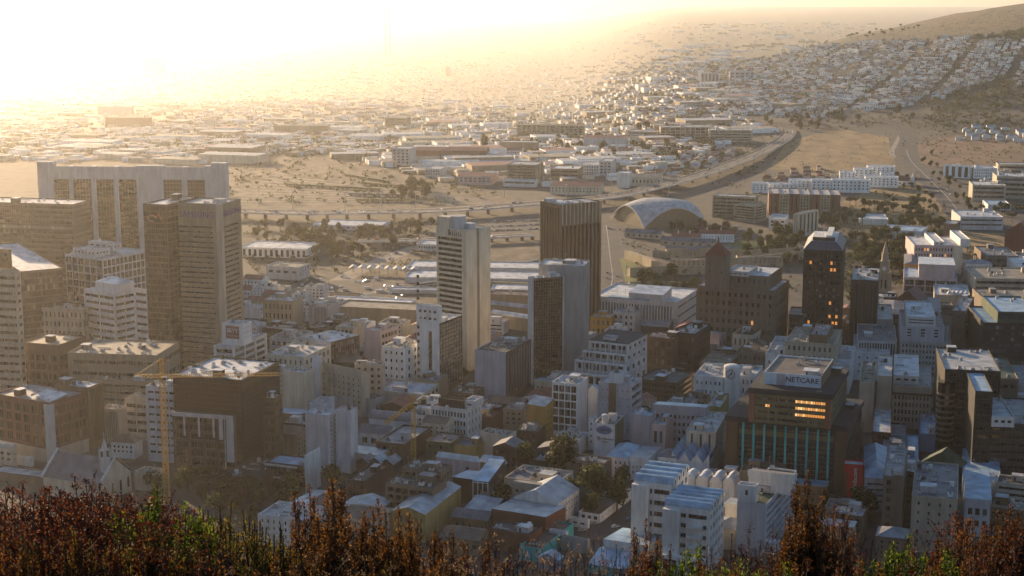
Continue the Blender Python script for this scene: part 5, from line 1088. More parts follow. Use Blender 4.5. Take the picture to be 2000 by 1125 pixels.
# ---------------------------------------------------------------- station, halls and blocks of the middle distance
for P, w_, f_, r_, rf, lb, nm, ca in (
    ((600, 486, 505, 470, 641, 10), 'white', 'v12,w.5,b1,t2', '-', 'f:white:0', 'flat white market hall among trees right of the lettered tower', 'market_hall', 'hall'),
    ((583, 522, 548, 519, 605, 18), 'light', 'r1/4,h.3,w.6', 'g4x3,w.4', 'f:tan:2', 'white box building with one window row beside the rail yard', 'office_building', 'building'),
    ((1050, 545, 556, 790, 1056, 5), 'light', '-', '-', 'f:white:0', 'long white platform roof nearest the banded tower', 'platform_roof', 'station roof'),
    ((1055, 524, 534, 795, 1060, 5), 'light', '-', '-', 'f:white:0', 'long white platform roof behind the nearest one', 'platform_roof', 'station roof'),
    ((860, 608, 640, 655, 880, 14), 'tan', '-', '-', 'f:tan:0', 'broad flat tan concourse roof of the station', 'station_hall', 'station'),
    ((1050, 578, 600, 950, 1060, 14), 'tan', '-', '-', 'f:brown:2', 'brown station wing between the banded and glass wedge towers', 'station_hall', 'station'),
    ((1045, 625, 650, 960, 1052, 36), 'tan', '-', '-', 'bx:white:3', 'white rounded roof shed between the two towers', 'station_hall', 'station'),
    ((1056, 566, 574, 958, 1060, 5), 'light', '-', '-', 'f:white:0', 'long white platform roof right of the banded tower, nearest one', 'platform_roof', 'station roof'),
    ((852, 566, 574, 760, 856, 5), 'light', '-', '-', 'f:pale:0', 'pale canopy roof left of the banded tower', 'platform_roof', 'station roof'),
    ((800, 592, 603, 640, 812, 14), 'snow', 'v20,w.5,b1', '-', 'f:white:0', 'long low white fronted station wing before the concourse roof', 'station_hall', 'station'),
    ((880, 618, 634, 770, 884, 14), 'light', 'r1,h.4', '-', 'f:light:2', 'low pale station wing right below the concourse roof', 'station_hall', 'station'),
    ((1052, 605, 622, 955, 1058, 30), 'tan', '-', '-', 'gx:light:3', 'station shed with light pitched roof between the two towers', 'station_hall', 'station'),
    ((700, 575, 584, 610, 705, 14), 'tan', '-', '-', 'f:light:0', 'small flat shed at the left end of the station', 'station_hall', 'station'),
    ((868, 478, 492, 815, 880, 10), 'light', 'g10x1', '-', 'f:pale:0', 'low pale yard office left of banded tower top', 'office_building', 'building'),
    ((740, 442, 452, 610, 800, 12), 'white', 'g12x1', '-', 'f:pale:1', 'long pale sheds among dark trees behind white market hall', 'shed', 'shed'),
    ((1048, 322, 362, 990, 1063, 14), 'tan', 'r6,h.5', 'v2,w.2', 'f:light:1', 'tan office block with white end wall near elevated highway', 'office_building', 'building'),
    ((1046, 352, 366, 982, 1050, 14), 'white', 'r1,h.4', '-', 'f:light:0', 'low white podium before the tan office block with white end', 'office_building', 'building'),
    ((1130, 330, 352, 1075, 1142, 12), 'tan', 'r2/3,h.4', '-', 'f:white:1', 'brown block with white roof slab right of white end wall', 'office_building', 'building'),
    ((1170, 322, 345, 1130, 1200, 12), 'white', 'g8x3,w.5', '-', 'f:light:1', 'white school like block with three window rows near highway', 'office_building', 'building'),
    ((1195, 315, 345, 1170, 1212, 12), 'light', 'g3x4', '-', 'f:light:0', 'pale block at the end of the school like block', 'office_building', 'building'),
    ((1172, 365, 382, 1075, 1180, 10), 'cream', 'g14x2,w.4', '-', 'gx:red:4', 'long cream school with red roof below white blocks', 'school_building', 'building'),
    ((1228, 338, 368, 1205, 1234, 14), 'white', '-', '-', 'f:white:1', 'plain white tower house beside the elevated highway', 'office_building', 'building'),
    ((1292, 348, 365, 1232, 1297, 8), 'cream', 'g8x1,w.4', '-', 'gx:tan:4', 'cream row house with tan roof beside white tower house', 'row_house', 'house'),
    ((1284, 257, 276, 1225, 1292, 14), 'beige', 'r3,h.45', '-', 'f:white:0', 'low office with a shining white roof in the middle distance', 'office_building', 'building'),
    ((1222, 270, 288, 1140, 1227, 10), 'light', '-', '-', 'gx:red:3', 'pale warehouse with reddish roof below the shining roof', 'warehouse', 'warehouse'),
    ((1388, 248, 276, 1290, 1395, 2), 'beige', 'c10x4,w.85', '-', 'f:white:4', 'long framed office block with white roof before the suburb', 'office_building', 'building'),
    ((1470, 254, 280, 1385, 1480, 4), 'beige', 'r4,h.5', '-', 'f:white:4', 'brown banded office wing with white corner slab before the suburb', 'office_building', 'building'),
    ((1048, 278, 296, 975, 1053, 10), 'tan', '-', '-', 'f:white:0', 'hazy tan warehouse with a white roof patch behind trees', 'warehouse', 'warehouse'),
    ((795, 230, 250, 752, 806, 16), 'tan', 'r3,h.4', '-', 'f:white:1', 'hazy boxy office with a bright roof edge left of centre', 'office_building', 'building'),
    ((950, 295, 318, 785, 958, 6), 'brick', '-', '-', 'gx:red:4', 'long hazy brick warehouse with dark red roof', 'warehouse', 'warehouse'),
    ((800, 290, 325, 765, 812, 12), 'light', 'g4x5', '-', 'f:light:0', 'pale hazy flats at the left end of the brick warehouse', 'apartment_block', 'apartments'),
    ((968, 300, 318, 950, 990, 12), 'white', 'g3x3', '-', 'f:white:0', 'small white hazy block right of the brick warehouse', 'office_building', 'building'),
    ((860, 330, 348, 830, 892, 10), 'light', 'g6x2', '-', 'f:light:1', 'pale hazy row block left of the tan office', 'row_house', 'building'),
    ((960, 345, 362, 895, 972, 10), 'pink', 'g7x2', '-', 'gx:red:3', 'pinkish hazy row block with red roof', 'row_house', 'building'),
    ((1405, 143, 165, 1368, 1408, 6), 'light', 'v5,w.5', '-', 'f:light:0', 'white slab flats at the foot of the hillside suburb', 'apartment_block', 'apartments'),
    ((1475, 140, 155, 1425, 1480, 6), 'light', 'g5x2', '-', 'f:light:0', 'low white flats right of the white slab flats', 'apartment_block', 'apartments'),
    ((1140, 245, 268, 1010, 1150, 8), 'tan', 'g14x4', '-', 'f:tan:1', 'faint brown hospital like slab behind trees', 'office_building', 'building'),
    ((880, 130, 150, 870, 915, 5), 'tan', '-', '-', 'f:tan:0', 'faint pair of far flats near the haze line', 'apartment_block', 'apartments'),
    ((320, 112, 140, 280, 325, 5), 'tan', '-', '-', 'f:tan:0', 'faint far silo block in the haze', 'silo', 'silo'),
    ((290, 230, 250, 205, 330, 5), 'brown', '-', '-', 'f:tan:0', 'faint dark shed with bright edge at left in haze', 'warehouse', 'warehouse'),
    ((640, 245, 262, 535, 645, 5), 'tan', '-', '-', 'f:white:0', 'faint long warehouse with bright roof line in haze', 'warehouse', 'warehouse'),
    ((255, 208, 225, 190, 262, 8), 'light', '-', '-', 'f:white:0', 'pale far warehouse at left in haze', 'warehouse', 'warehouse'),
    # district right of the vaulted hall
    ((1475, 385, 428, 1392, 1482, 20), 'sand', 'r5/3,h.5', '-', 'f:light:2', 'brown and cream flats behind the banded corner office', 'apartment_block', 'apartments'),
    ((1475, 402, 436, 1433, 1497, 40), 'sand', 'r5,h.5,w.97', 'r5,h.5', 'f:tan:2', 'cream banded corner office before the brown cream flats', 'office_building', 'building'),
    ((1560, 418, 465, 1550, 1618, 40), 'cream', 'v2,w.4', 'v5,w.45', 'f:light:2', 'cream and brown ribbed flats tower block', 'apartment_block', 'apartments'),
    ((1535, 428, 450, 1502, 1548, 14), 'white', 'g3x2', '-', 'f:light:1', 'white low block left of the ribbed flats', 'office_building', 'building'),
    ((1800, 452, 470, 1720, 1812, 24), 'white', '-', '-', 'f:sky:2', 'white hall with a broad blue white roof among trees', 'hall', 'hall'),
    ((1735, 428, 440, 1680, 1745, 8), 'white', '-', '-', 'f:white:0', 'small white pavilion roof among the park trees', 'pavilion', 'pavilion'),
    ((1895, 325, 352, 1843, 1900, 30), 'snow', 'v4,w.5', 'g10x3', 'f:light:3', 'white campus block with slotted end wall, leftmost of campus', 'campus_building', 'building'),
    ((1948, 328, 352, 1902, 1952, 6), 'snow', 'g10x3,w.4', '-', 'f:light:3', 'white campus block with three window rows', 'campus_building', 'building'),
    ((1965, 362, 395, 1900, 1972, 10), 'beige', 'r3,h.55', '-', 'f:white:3', 'banded campus block with deep shaded floors', 'campus_building', 'building'),
    ((2010, 345, 390, 1947, 2040, 10), 'beige', 'r4,h.5', '-', 'f:white:4', 'tall banded campus block cut by the right edge', 'campus_building', 'building'),
    ((2040, 322, 345, 1950, 2050, 10), 'beige', 'r2,h.5', '-', 'f:light:2', 'upper campus block behind the tall banded one', 'campus_building', 'building'),
    ((1975, 400, 412, 1930, 2040, 8), 'white', '-', '-', 'f:sky:1', 'white round roofed pavilion before the campus', 'pavilion', 'pavilion')):
    z = 0.0
    cxy = G(P[0], P[2])
    if abs(cxy.z) > 1.0: z = cxy.z - 2
    v = B((P[0], P[1], P[2], P[3], P[4], P[5]), w_, f_, r_, rf, lb, nm, ca, z0=z, maxd=45 if z == 0 else 30)
# row of brown and cream flats
for k in range(7):
    x0 = 1502 + k * 20
    B((x0 + 20, 378 + k * .5, 420 - k, x0, x0 + 22, 8), 'sand' if k % 2 else 'rust', 'g3x5,w.4' if k % 2 else 'v2,w.3', '-', 'f:light:1', '%s flats block in the brown and cream row, %s from the left' % ('cream' if k % 2 else 'brown', ('first', 'second', 'third', 'fourth', 'fifth', 'sixth', 'seventh')[k]), 'apartment_block', 'apartments', group='brown and cream flats in a row')
# white housing blocks below the field
for k, (x0, x1, yt, yb) in enumerate(((1468, 1500, 358, 378), (1500, 1560, 360, 374), (1540, 1600, 352, 372), (1585, 1640, 352, 376), (1640, 1672, 336, 356), (1625, 1700, 352, 378), (1668, 1706, 330, 350), (1694, 1748, 325, 345), (1690, 1755, 346, 368), (1720, 1745, 338, 350))):
    c = G(x1, yb); B((x1, yt, yb, x0, x1 + 4, 10), 'snow', 'g%dx%d,w.35,h.5' % (max(2, (x1 - x0) // 8), 3), 'g2x3', 'f:white:1', 'white housing block below the golden field, %s of ten' % ('first', 'second', 'third', 'fourth', 'fifth', 'sixth', 'seventh', 'eighth', 'ninth', 'last')[k], 'housing_block', 'apartments', z0=max(0, c.z - 2), maxd=18, group='white housing blocks below the field')
v = B((1790, 354, 364, 1752, 1797, 12), 'white', 'g4x1', '-', 'gx:maroon:5', 'little white church with maroon roof beside the boulevard', 'church', 'church', z0=max(0, G(1790, 364).z - 1), maxd=14)
b = MB(); b.box(v.W * .7, v.W * .9, -1, 2, v.z0, v.z1 + 6); b.cyl(v.W * .8, .5, v.z1 + 6, v.z1 + 12, 1.6, .05, 6); v.put(b, 'bell_tower', [wallm('white')])
for k, (x0, x1, yt, yb) in enumerate(((1312, 1368, 464, 476), (1366, 1434, 458, 474))):
    v = B((x1, yt, yb, x0, x1 + 3, 8), 'snow', 'g%dx2,w.3' % (8 + 4 * k), '-', 'gx:red:4', ('shorter', 'longer')[k] + ' white barracks house with red tiled roof behind old fort', 'barracks_house', 'house', maxd=14)
    b = MB()
    for q in (.2, .6): b.box(v.W * q, v.W * q + 1.2, v.D * .4, v.D * .6, v.z1, v.z1 + 6)
    v.put(b, 'chimney', [wallm('white')])
# vaulted sports hall
P = solve((1258, 400, 447, 1205, 1386, 66), 0, 90); O, a, W, D, h = P; W = D = 84.0
C0 = Pz(1258, 447); dl = Vector((-math.cos(a), math.sin(a), 0)); dr = Vector((math.sin(a), math.cos(a), 0))
t = thing('vaulted_hall', 'large white vaulted sports hall standing on four corner points', 'sports hall', C0 + dl * W / 2 + dr * D / 2); FOOT.append((t.location.x, t.location.y, 60, W, D))
def vz(u_, w_): return 1.2 + 27.5 * (1 - .22 * (u_ * u_ + w_ * w_) - .56 * u_ * u_ * w_ * w_)
b = MB(); n = 20
Q = lambda i, j: (dl * (W / 2 * (2 * i / n - 1)) + dr * (D / 2 * (2 * j / n - 1))) + Vector((0, 0, vz(2 * i / n - 1, 2 * j / n - 1)))
for i in range(n):
    for j in range(n): b.poly([Q(i, j), Q(i, j + 1), Q(i + 1, j + 1), Q(i + 1, j)])
b.build('shell_roof', roofm('light'), t, smooth=True)
b = MB()
for s in (0, 1):
    for k in range(n):
        f0 = (lambda k_: Q(0, k_) + dl * 3) if s == 0 else (lambda k_: Q(k_, 0) + dr * 3)
        p0, p1 = f0(k), f0(k + 1); b.poly([Vector((p0.x, p0.y, 0)), Vector((p1.x, p1.y, 0)), p1 - Vector((0, 0, .8)), p0 - Vector((0, 0, .8))])
b.build('arch_infill', simple('bronze_infill', (.20, .15, .09), .5), t)
b = MB()
for s in (0, 1):
    for k in range(n):
        f0 = (lambda k_, z_: Q(0, k_) + dl * -.3 + Vector((0, 0, z_))) if s == 0 else (lambda k_, z_: Q(k_, 0) + dr * -.3 + Vector((0, 0, z_)))
        b.poly([f0(k, -1.2), f0(k + 1, -1.2), f0(k + 1, .3), f0(k, .3)])
b.build('edge_beam', wallm('light'), t)
# old fort: walls and barracks
FW = wallm('sand'); FT = simple('fort_walk', (.42, .32, .23), .9)
def fort(px, label, wdt=7, hh=8):
    pts = [Pz(*p) for p in px]; t = thing('fort_wall', label, 'fort wall', pts[0], 0, 'walls of the old fort')
    L, Rr = strip(pts, wdt / 2, wdt / 2, 0)
    for i in range(len(pts) - 1):
        b = MB(); o = pts[0]; q = [L[i] - o, Rr[i] - o, Rr[i + 1] - o, L[i + 1] - o]; b.prism([(p.x, p.y) for p in q], 0, hh + .002 * i, 0, 1); b.prism([(Rr[i].x - o.x, Rr[i].y - o.y), (Rr[i + 1].x - o.x, Rr[i + 1].y - o.y), ((Rr[i + 1] * .9 + L[i + 1] * .1).x - o.x, (Rr[i + 1] * .9 + L[i + 1] * .1).y - o.y), ((Rr[i] * .9 + L[i] * .1).x - o.x, (Rr[i] * .9 + L[i] * .1).y - o.y)], hh + .01, hh + 1.2); b.build('wall', [FW, FT], t)
fort([(1228, 540), (1300, 536), (1378, 535)], 'near dark fort rampart with a pale walk on top'); fort([(1228, 562), (1280, 560), (1330, 562)], 'lowest fort terrace wall before the lawn', 6, 5)
fort([(1360, 522), (1450, 520), (1570, 505)], 'long tan fort wall behind the art deco roof'); fort([(1225, 505), (1262, 518), (1278, 525)], 'angled fort bastion wall beside the broad street')
fort([(1300, 502), (1380, 500), (1460, 505), (1570, 498)], 'rear fort wall with a pinkish walk')
for k, (x0, x1, yt, yb, y_) in enumerate(((1300, 1362, 489, 503, 8), (1360, 1440, 488, 502, 6), (1440, 1530, 502, 520, -12), (1275, 1310, 492, 505, 30), (1470, 1560, 498, 510, -8), (1310, 1400, 508, 524, 6))):
    B((x1, yt, yb, x0, x1 + 4, max(2, y_)), 'sand', 'g9x2,w.3', '-', 'gx:slate:3' if k < 2 else 'f:pink:0' if 0 else 'f:tan:0', 'long fort barracks, %s' % ('one with grey roof at left', 'grey roofed one in the middle', 'flat roofed one behind the pyramid tower', 'short one beside the bastion', 'far right flat one', 'front one facing the green')[k], 'fort_barracks', 'barracks', maxd=12, group='barracks inside the old fort')
for k, (x0, x1, yb) in enumerate(((1220, 1290, 468), (1290, 1395, 486))):
    B((x1, yb - 10, yb, x0, x1 + 6, 25), 'beige', 'v6,w.3', '-', 'gx:slate:4', ('nearer', 'farther')[1 - k] + ' grey roofed market shed before the vaulted hall', 'market_shed', 'shed', maxd=25)
# sawtooth canopies
for k in range(8):
    x = 690 + k * 17; c = Pz(x, 532 + k * .6); t = thing('folded_canopy', 'small white folded bus canopy in the row by the station', 'canopy', c, 0, 'folded white canopies in a row')
    b = MB(); b.poly([(-4, -6, 5), (0, -6, 7.5), (0, 6, 7.5), (-4, 6, 5)]); b.poly([(0, -6, 7.5), (4, -6, 5), (4, 6, 5), (0, 6, 7.5)]); b.poly([(-4, 6, 4.9), (0, 6, 7.4), (0, -6, 7.4), (-4, -6, 4.9)]); b.poly([(0, 6, 7.4), (4, 6, 4.9), (4, -6, 4.9), (0, -6, 7.4)]); b.build('canopy_roof', wallm('white'), t)
    b = MB(); b.box(-.2, .2, -4, -3.6, 0, 7.4); b.box(-.2, .2, 3.6, 4, 0, 7.4); b.build('post', METAL, t)
# far chimneys of the power station
for px in (753, 762):
    c = at(px, 17000, -400); t = thing('power_chimney', 'tall faint chimney in the haze, %s of the twin pair' % ('left' if px < 758 else 'right'), 'chimney', c, 0, 'twin chimneys at the horizon')
    b = MB(); b.cyl(0, 0, 0, 585, 9, 6, 16); b.build('shaft', wallm('stone'), t); b = MB(); b.cyl(0, 0, 585, 590, 6.8, n=16); b.build('rim', wallm('stone'), t)
# ---------------------------------------------------------------- ordinary buildings between the landmarks
bpy.context.view_layer.update(); DG = bpy.context.evaluated_depsgraph_get(); CAMP = Vector((0, 0, CAMH))
HAZEOB = bpy.data.objects['haze']; HAZEOB.hide_viewport = True; bpy.context.view_layer.update(); DG = bpy.context.evaluated_depsgraph_get()
def seen(p):
    d = Vector(p) - CAMP; L = d.length; ok, loc, _, _, _, _ = scene.ray_cast(DG, CAMP, d / L, distance=L - 1.0)
    return not ok
LM = [(o.location.copy(), n) for o, n in ()]
def lm(px, py, n): LM.append((px, py, n))
for q in ((70, 840, 'the red brick office block'), (195, 910, 'the belfry church'), (325, 820, 'the yellow crane'), (440, 840, 'the scaffolded building'), (460, 700, 'the cube sign building'), (645, 860, 'the two pale slab towers'), (618, 740, 'the white chimney slab'), (690, 770, 'the beige flats'),
          (810, 850, 'the luffing crane'), (860, 700, 'the white shaft tower'), (975, 740, 'the lilac end wall block'), (1055, 820, 'the orange yellow block'), (1115, 800, 'the tall framed apartments'), (1190, 690, 'the terraced apartments'), (1215, 800, 'the blank lilac flats'), (1190, 850, 'the oval sign wall'),
          (1100, 900, 'the round dark trees'), (1060, 1005, 'the blue warehouse'), (1170, 1040, 'the parking yard'), (1340, 1010, 'the barrel roofs'), (1500, 1000, 'the green roofed block'), (1550, 880, 'the teal finned hospital'), (1450, 730, 'the clock building'), (1560, 695, 'the white domed house'),
          (1455, 610, 'the art deco building'), (1617, 590, 'the black tower'), (1725, 530, 'the clock steeple'), (1672, 940, 'the red advertising wall'), (1840, 910, 'the green gabled hall'), (1800, 790, 'the old hotel'), (1810, 700, 'the grey grid block'), (1900, 800, 'the curved corner tower'), (1960, 690, 'the green glass block'),
          (1830, 550, 'the tiered pink hall'), (1850, 500, 'the pink hotel'), (1950, 560, 'the parking deck'), (1300, 780, 'the dark brick block'), (1260, 620, 'the long public building'), (1115, 500, 'the fluted tower'), (905, 560, 'the banded tower'), (560, 475, 'the market hall'), (560, 530, 'the white box building'), (400, 560, 'the lettered tower'),
          (220, 620, 'the stepped white office'), (250, 360, 'the long slab block'), (85, 440, 'the bright roofed glass block'), (1300, 420, 'the vaulted hall'), (1600, 400, 'the brown cream flats row'), (1640, 360, 'the white housing blocks'), (1620, 300, 'the golden field'), (1800, 340, 'the boulevard'), (1900, 350, 'the campus blocks'),
          (1020, 345, 'the tan white ended office'), (1350, 265, 'the framed office block'), (1260, 265, 'the shining roof office'), (870, 305, 'the brick warehouse'), (780, 240, 'the boxy hazy office'), (1385, 155, 'the white slab flats'), (1100, 255, 'the hospital like slab'), (600, 250, 'the long hazy warehouse'), (240, 235, 'the dark hazy shed'), (1440, 330, 'the highway bend'),
          (700, 330, 'the rail yard'), (1895, 100, 'the bare hilltop'), (1700, 90, 'the ridge pines'), (1250, 240, 'the mid plain trees'), (760, 600, 'the station concourse')): lm(*q)
def relation(px, py):
    out = []
    for x, y, n in sorted(LM, key=lambda q: (q[0] - px) ** 2 + 2.2 * (q[1] - py) ** 2)[:9]:
        dx, dy = px - x, py - y
        a = ('left of ' if dx < 0 else 'right of ') if abs(dx) > 1.2 * abs(dy) else ('in front of ' if dy > 0 else 'behind ')
        far = math.hypot(dx, dy); out.append(('just ' if far < 45 else '' if far < 130 else 'well ') + a + n)
    return out
def uniq(base, px, py):
    rel = relation(px, py)
    for r in rel:
        L = base + ' ' + r
        if L not in USED and len(L.split()) <= 16: return L
    for r in rel:
        for r2 in rel:
            if r2 == r: continue
            L = base + ' ' + r + ', ' + r2
            if L not in USED and len(L.split()) <= 16: return L
    for r in rel:
        for w in ('second', 'third', 'fourth', 'fifth', 'sixth', 'seventh', 'eighth', 'ninth', 'tenth', 'further'):
            L = w + ' ' + base + ' ' + r
            if L not in USED and len(L.split()) <= 16: return L
    base = base.replace(' block with', ' with').replace('light grey', 'grey')
    return base + ' ' + rel[0]
def inpoly(x, y, P):
    c = False; j = len(P) - 1
    for i in range(len(P)):
        if (P[i][1] > y) != (P[j][1] > y) and x < (P[j][0] - P[i][0]) * (y - P[i][1]) / (P[j][1] - P[i][1]) + P[i][0]: c = not c
        j = i
    return c
def free(x, y, r, road_gap=0):
    for fx, fy, fr, w, d in FOOT:
        if abs(fx - x) < fr + r and abs(fy - y) < fr + r:
            dx, dy = x - fx, y - fy; ca, sa = .94, .342; lx, ly = dx * ca - dy * sa, dx * sa + dy * ca
            if abs(lx) < w / 2 + r * .8 and abs(ly) < d / 2 + r * .8: return False
    for pts, w in ROADS:
        for p in pts:
            if abs(p.x - x) < w + r + 14 and abs(p.y - y) < w + r + 14:
                if math.hypot(p.x - x, p.y - y) < w + r + road_gap: return False
    return True
NAMEC = dict(sky='pale blue', pale='pale', slate='slate', steel='blue grey', dark='dark', brown='brown', grey='grey', tan='tan', white='white', light='light grey', red='red', maroon='maroon', blue='blue')
STORE = ('low', 'low', 'two storey', 'three storey', 'four storey', 'five storey', 'six storey', 'seven storey', 'tall', 'tall', 'tall')
NMC = dict(building='plain_building', house='plain_house', warehouse='warehouse')
def ordinary(x, y, yaw, W, D, h, wall, roof, z0, rr, cat='building', group=None, win=True):
    a = R(yaw); px, py = proj((x, y, z0 + h))
    kind = {'f': 'flat roofed', 'g': 'gabled', 'h': 'hip roofed', 'n': 'slant roofed', 'm': 'slant roofed', 'b': 'round roofed'}[roof[0]]
    rc = roof.split(':')[1]
    base = f"{STORE[min(10, int(h / 3.3))]} {dict(light='light grey', midbrown='brown', stone='brown', char='dark grey').get(wall, wall)} {kind} {dict(building='block').get(cat, cat)} with {NAMEC.get(rc, rc)} roof"
    root = thing(NMC[cat], uniq(base, px, py), cat, (x, y, z0), 0, group); FOOT.append((x, y, math.hypot(W, D) / 2, W, D))
    O = Vector((x - W / 2 * math.cos(a) - D / 2 * math.sin(a), y + W / 2 * math.sin(a) - D / 2 * math.cos(a), 0)); nf, nr = max(2, int(W / 3.4)), max(1, int((h - 2) / 3.3))
    fr = rr.choice((f'g{nf}x{nr},w.42,h.45', f'g{nf}x{nr},w.55,h.5', f'r{nr},h.4', f'g{nf}x{nr},w.3,h.4', '-')) if win else '-'
    rt = rr.choice((f'g{max(2, int(D / 3.4))}x{nr},w.4,h.45', '-', '-')) if win else '-'
    return Vol(root, O, a, W, D, z0, z0 + h, wall, fr, rt, roof, .8)
rr = random.Random(77)
WCH = ('cream', 'beige', 'tan', 'grey', 'stone', 'midbrown', 'pale', 'white', 'lilac', 'brown', 'char', 'brown', 'dark', 'stone')
RCH = ('f:grey:4', 'f:light:4', 'f:pale:3', 'f:tan:4', 'f:dark:3', 'f:slate:4', 'f:white:4', 'gx:slate:3', 'gy:slate:3', 'n:sky:2', 'h:grey:3', 'gx:brown:3', 'n:steel:2', 'f:brown:4', 'gy:red:3')
cand = []
def fill(poly, step, wr, dr, hr, yaw, walls, roofs, cat='building', prob=1.0, test=True, zz=False, cap=999, win=True, group=None):
    W_ = [Pz(*p) for p in poly] if not zz else [G(*p) for p in poly]; P = [(p.x, p.y) for p in W_]; a = R(yaw); ca, sa = math.cos(a), math.sin(a)
    us = [x * ca - y * sa for x, y in P]; vs_ = [x * sa + y * ca for x, y in P]; u0 = min(us); n = 0; spots = []
    while u0 < max(us):
        v0 = min(vs_)
        while v0 < max(vs_):
            u1, v1 = u0 + rr.uniform(-.15, .15) * step, v0 + rr.uniform(-.15, .15) * step; spots.append((u1 * ca + v1 * sa, -u1 * sa + v1 * ca)); v0 += step * 1.05
        u0 += step
    rr.shuffle(spots)
    for x, y in spots:
        if n >= cap: break
        if not inpoly(x, y, P) or rr.random() > prob: continue
        W, D, h = rr.uniform(*wr), rr.uniform(*dr), rr.uniform(*hr)
        if not free(x, y, max(W, D) * .5): continue
        z = terr(x, y)
        if abs(z) > .5: z -= 1.2
        if test and not any(seen((x + dx * W * .4, y + dy * D * .4, z + h * k)) for dx, dy, k in ((0, 0, 1), (-1, -1, 1), (1, -1, 1), (0, -1.2, .5))): continue
        ordinary(x, y, yaw + rr.uniform(-3, 3), W, D, h, rr.choice(walls), rr.choice(roofs), z, rr, cat, group, win); n += 1
    return n
c1 = fill([(-60, 870), (330, 872), (345, 925), (620, 935), (640, 1075), (1240, 1120), (1900, 1110), (2080, 1000), (2080, 640), (1700, 600), (1560, 680), (1350, 660), (1160, 660), (1040, 690), (640, 640), (480, 660), (480, 760), (120, 800), (-60, 800)], 25, (13, 22), (12, 22), (7, 17), 20, WCH, RCH, prob=.95, cap=165)
c2 = fill([(470, 560), (640, 590), (900, 640), (1040, 660), (640, 640), (480, 620)], 24, (12, 24), (10, 18), (6, 14), 18, ('sand', 'beige', 'tan', 'light', 'white'), ('f:tan:3', 'f:light:3', 'f:white:3', 'gx:red:3'), prob=.9, cap=26)
c3 = fill([(1920, 640), (2080, 640), (2080, 500), (1900, 500), (1760, 600)], 30, (16, 30), (14, 24), (6, 14), 8, ('beige', 'stone', 'white', 'tan', 'midbrown'), RCH, prob=.9, cap=22)
# middle distance: warehouses, shops and houses in the haze
c4 = fill([(1180, 225), (1480, 232), (1470, 240), (1400, 300), (1290, 345), (1200, 375), (1010, 380), (840, 345), (760, 320), (480, 290), (300, 250), (300, 205), (700, 190)], 46, (18, 42), (16, 34), (5, 13), 12, ('white', 'light', 'cream', 'tan', 'beige', 'pink', 'white'), ('f:white:1', 'f:light:1', 'gx:red:4', 'gx:tan:3', 'f:tan:1', 'gy:light:4', 'f:white:1'), 'warehouse', prob=.5, cap=150, win=True, zz=True)
c5 = fill([(1290, 300), (1420, 290), (1450, 305), (1380, 332), (1280, 352)], 24, (10, 16), (9, 14), (4, 7), 10, ('white', 'cream', 'light', 'pink'), ('gx:red:3', 'gy:tan:3', 'gx:light:3', 'h:red:3'), 'house', .8, cap=40, win=False)
c6 = fill([(1470, 352), (1600, 330), (1640, 350), (1520, 372)], 20, (8, 14), (8, 12), (4, 8), 10, ('cream', 'pink', 'white', 'sand'), ('gx:red:3', 'gx:brown:3', 'f:tan:0', 'h:red:3'), 'house', .8, cap=24, win=False)
c7 = fill([(1900, 345), (2060, 330), (2060, 440), (1960, 430)], 40, (18, 30), (14, 24), (7, 14), 8, ('white', 'beige', 'light'), ('f:white:3', 'f:light:3', 'f:pale:2'), 'building', .6, cap=12)
c8 = fill([(1840, 262), (1910, 248), (2060, 262), (2060, 280), (1850, 275)], 24, (12, 18), (10, 14), (5, 8), 10, ('white',), ('gx:light:3', 'f:white:0', 'h:light:3'), 'house', .85, zz=True, cap=22, win=False)
print('fill', c1, c2, c3, c4, c5, c6, c7, c8)
# hillside suburb: small houses, the largest 280 singly, the rest as one mass
def house_mesh(w, d, h, rh, wall, roof, kind):
    b = MB(); e = .4; b.box(-w / 2, w / 2, -d / 2, d / 2, -2.5, h, 0)
    for x in (-.28, .05, .3): b.box(w * x, w * x + 1.6, -d / 2 - .04, -d / 2 + .05, h * .35, h * .8, 2)
    for y in (-.2, .2): b.box(w / 2 - .05, w / 2 + .04, d * y - .7, d * y + .7, h * .35, h * .8, 2)
    if kind == 'flat': b.box(-w / 2 - .2, w / 2 + .2, -d / 2 - .2, d / 2 + .2, h, h + .5, 1)
    elif kind == 'gable':
        A = [(-w / 2 - e, -d / 2 - e, h), (w / 2 + e, -d / 2 - e, h), (w / 2 + e, 0, h + rh), (-w / 2 - e, 0, h + rh), (-w / 2 - e, d / 2 + e, h), (w / 2 + e, d / 2 + e, h)]
        b.poly([A[0], A[1], A[2], A[3]], 1); b.poly([A[3], A[2], A[5], A[4]], 1); b.poly([A[1], A[5], A[2]], 0); b.poly([A[4], A[0], A[3]], 0)
    else:
        A = [(-w / 2 - e, -d / 2 - e, h), (w / 2 + e, -d / 2 - e, h), (w / 2 + e, d / 2 + e, h), (-w / 2 - e, d / 2 + e, h), (-w * .2, 0, h + rh), (w * .2, 0, h + rh)]
        for f in ((0, 1, 5, 4), (1, 2, 5), (2, 3, 4, 5), (3, 0, 4)): b.poly([A[q] for q in f], 1)
    return b, [wallm(wall), roofm(roof), GLASS]
HP = []
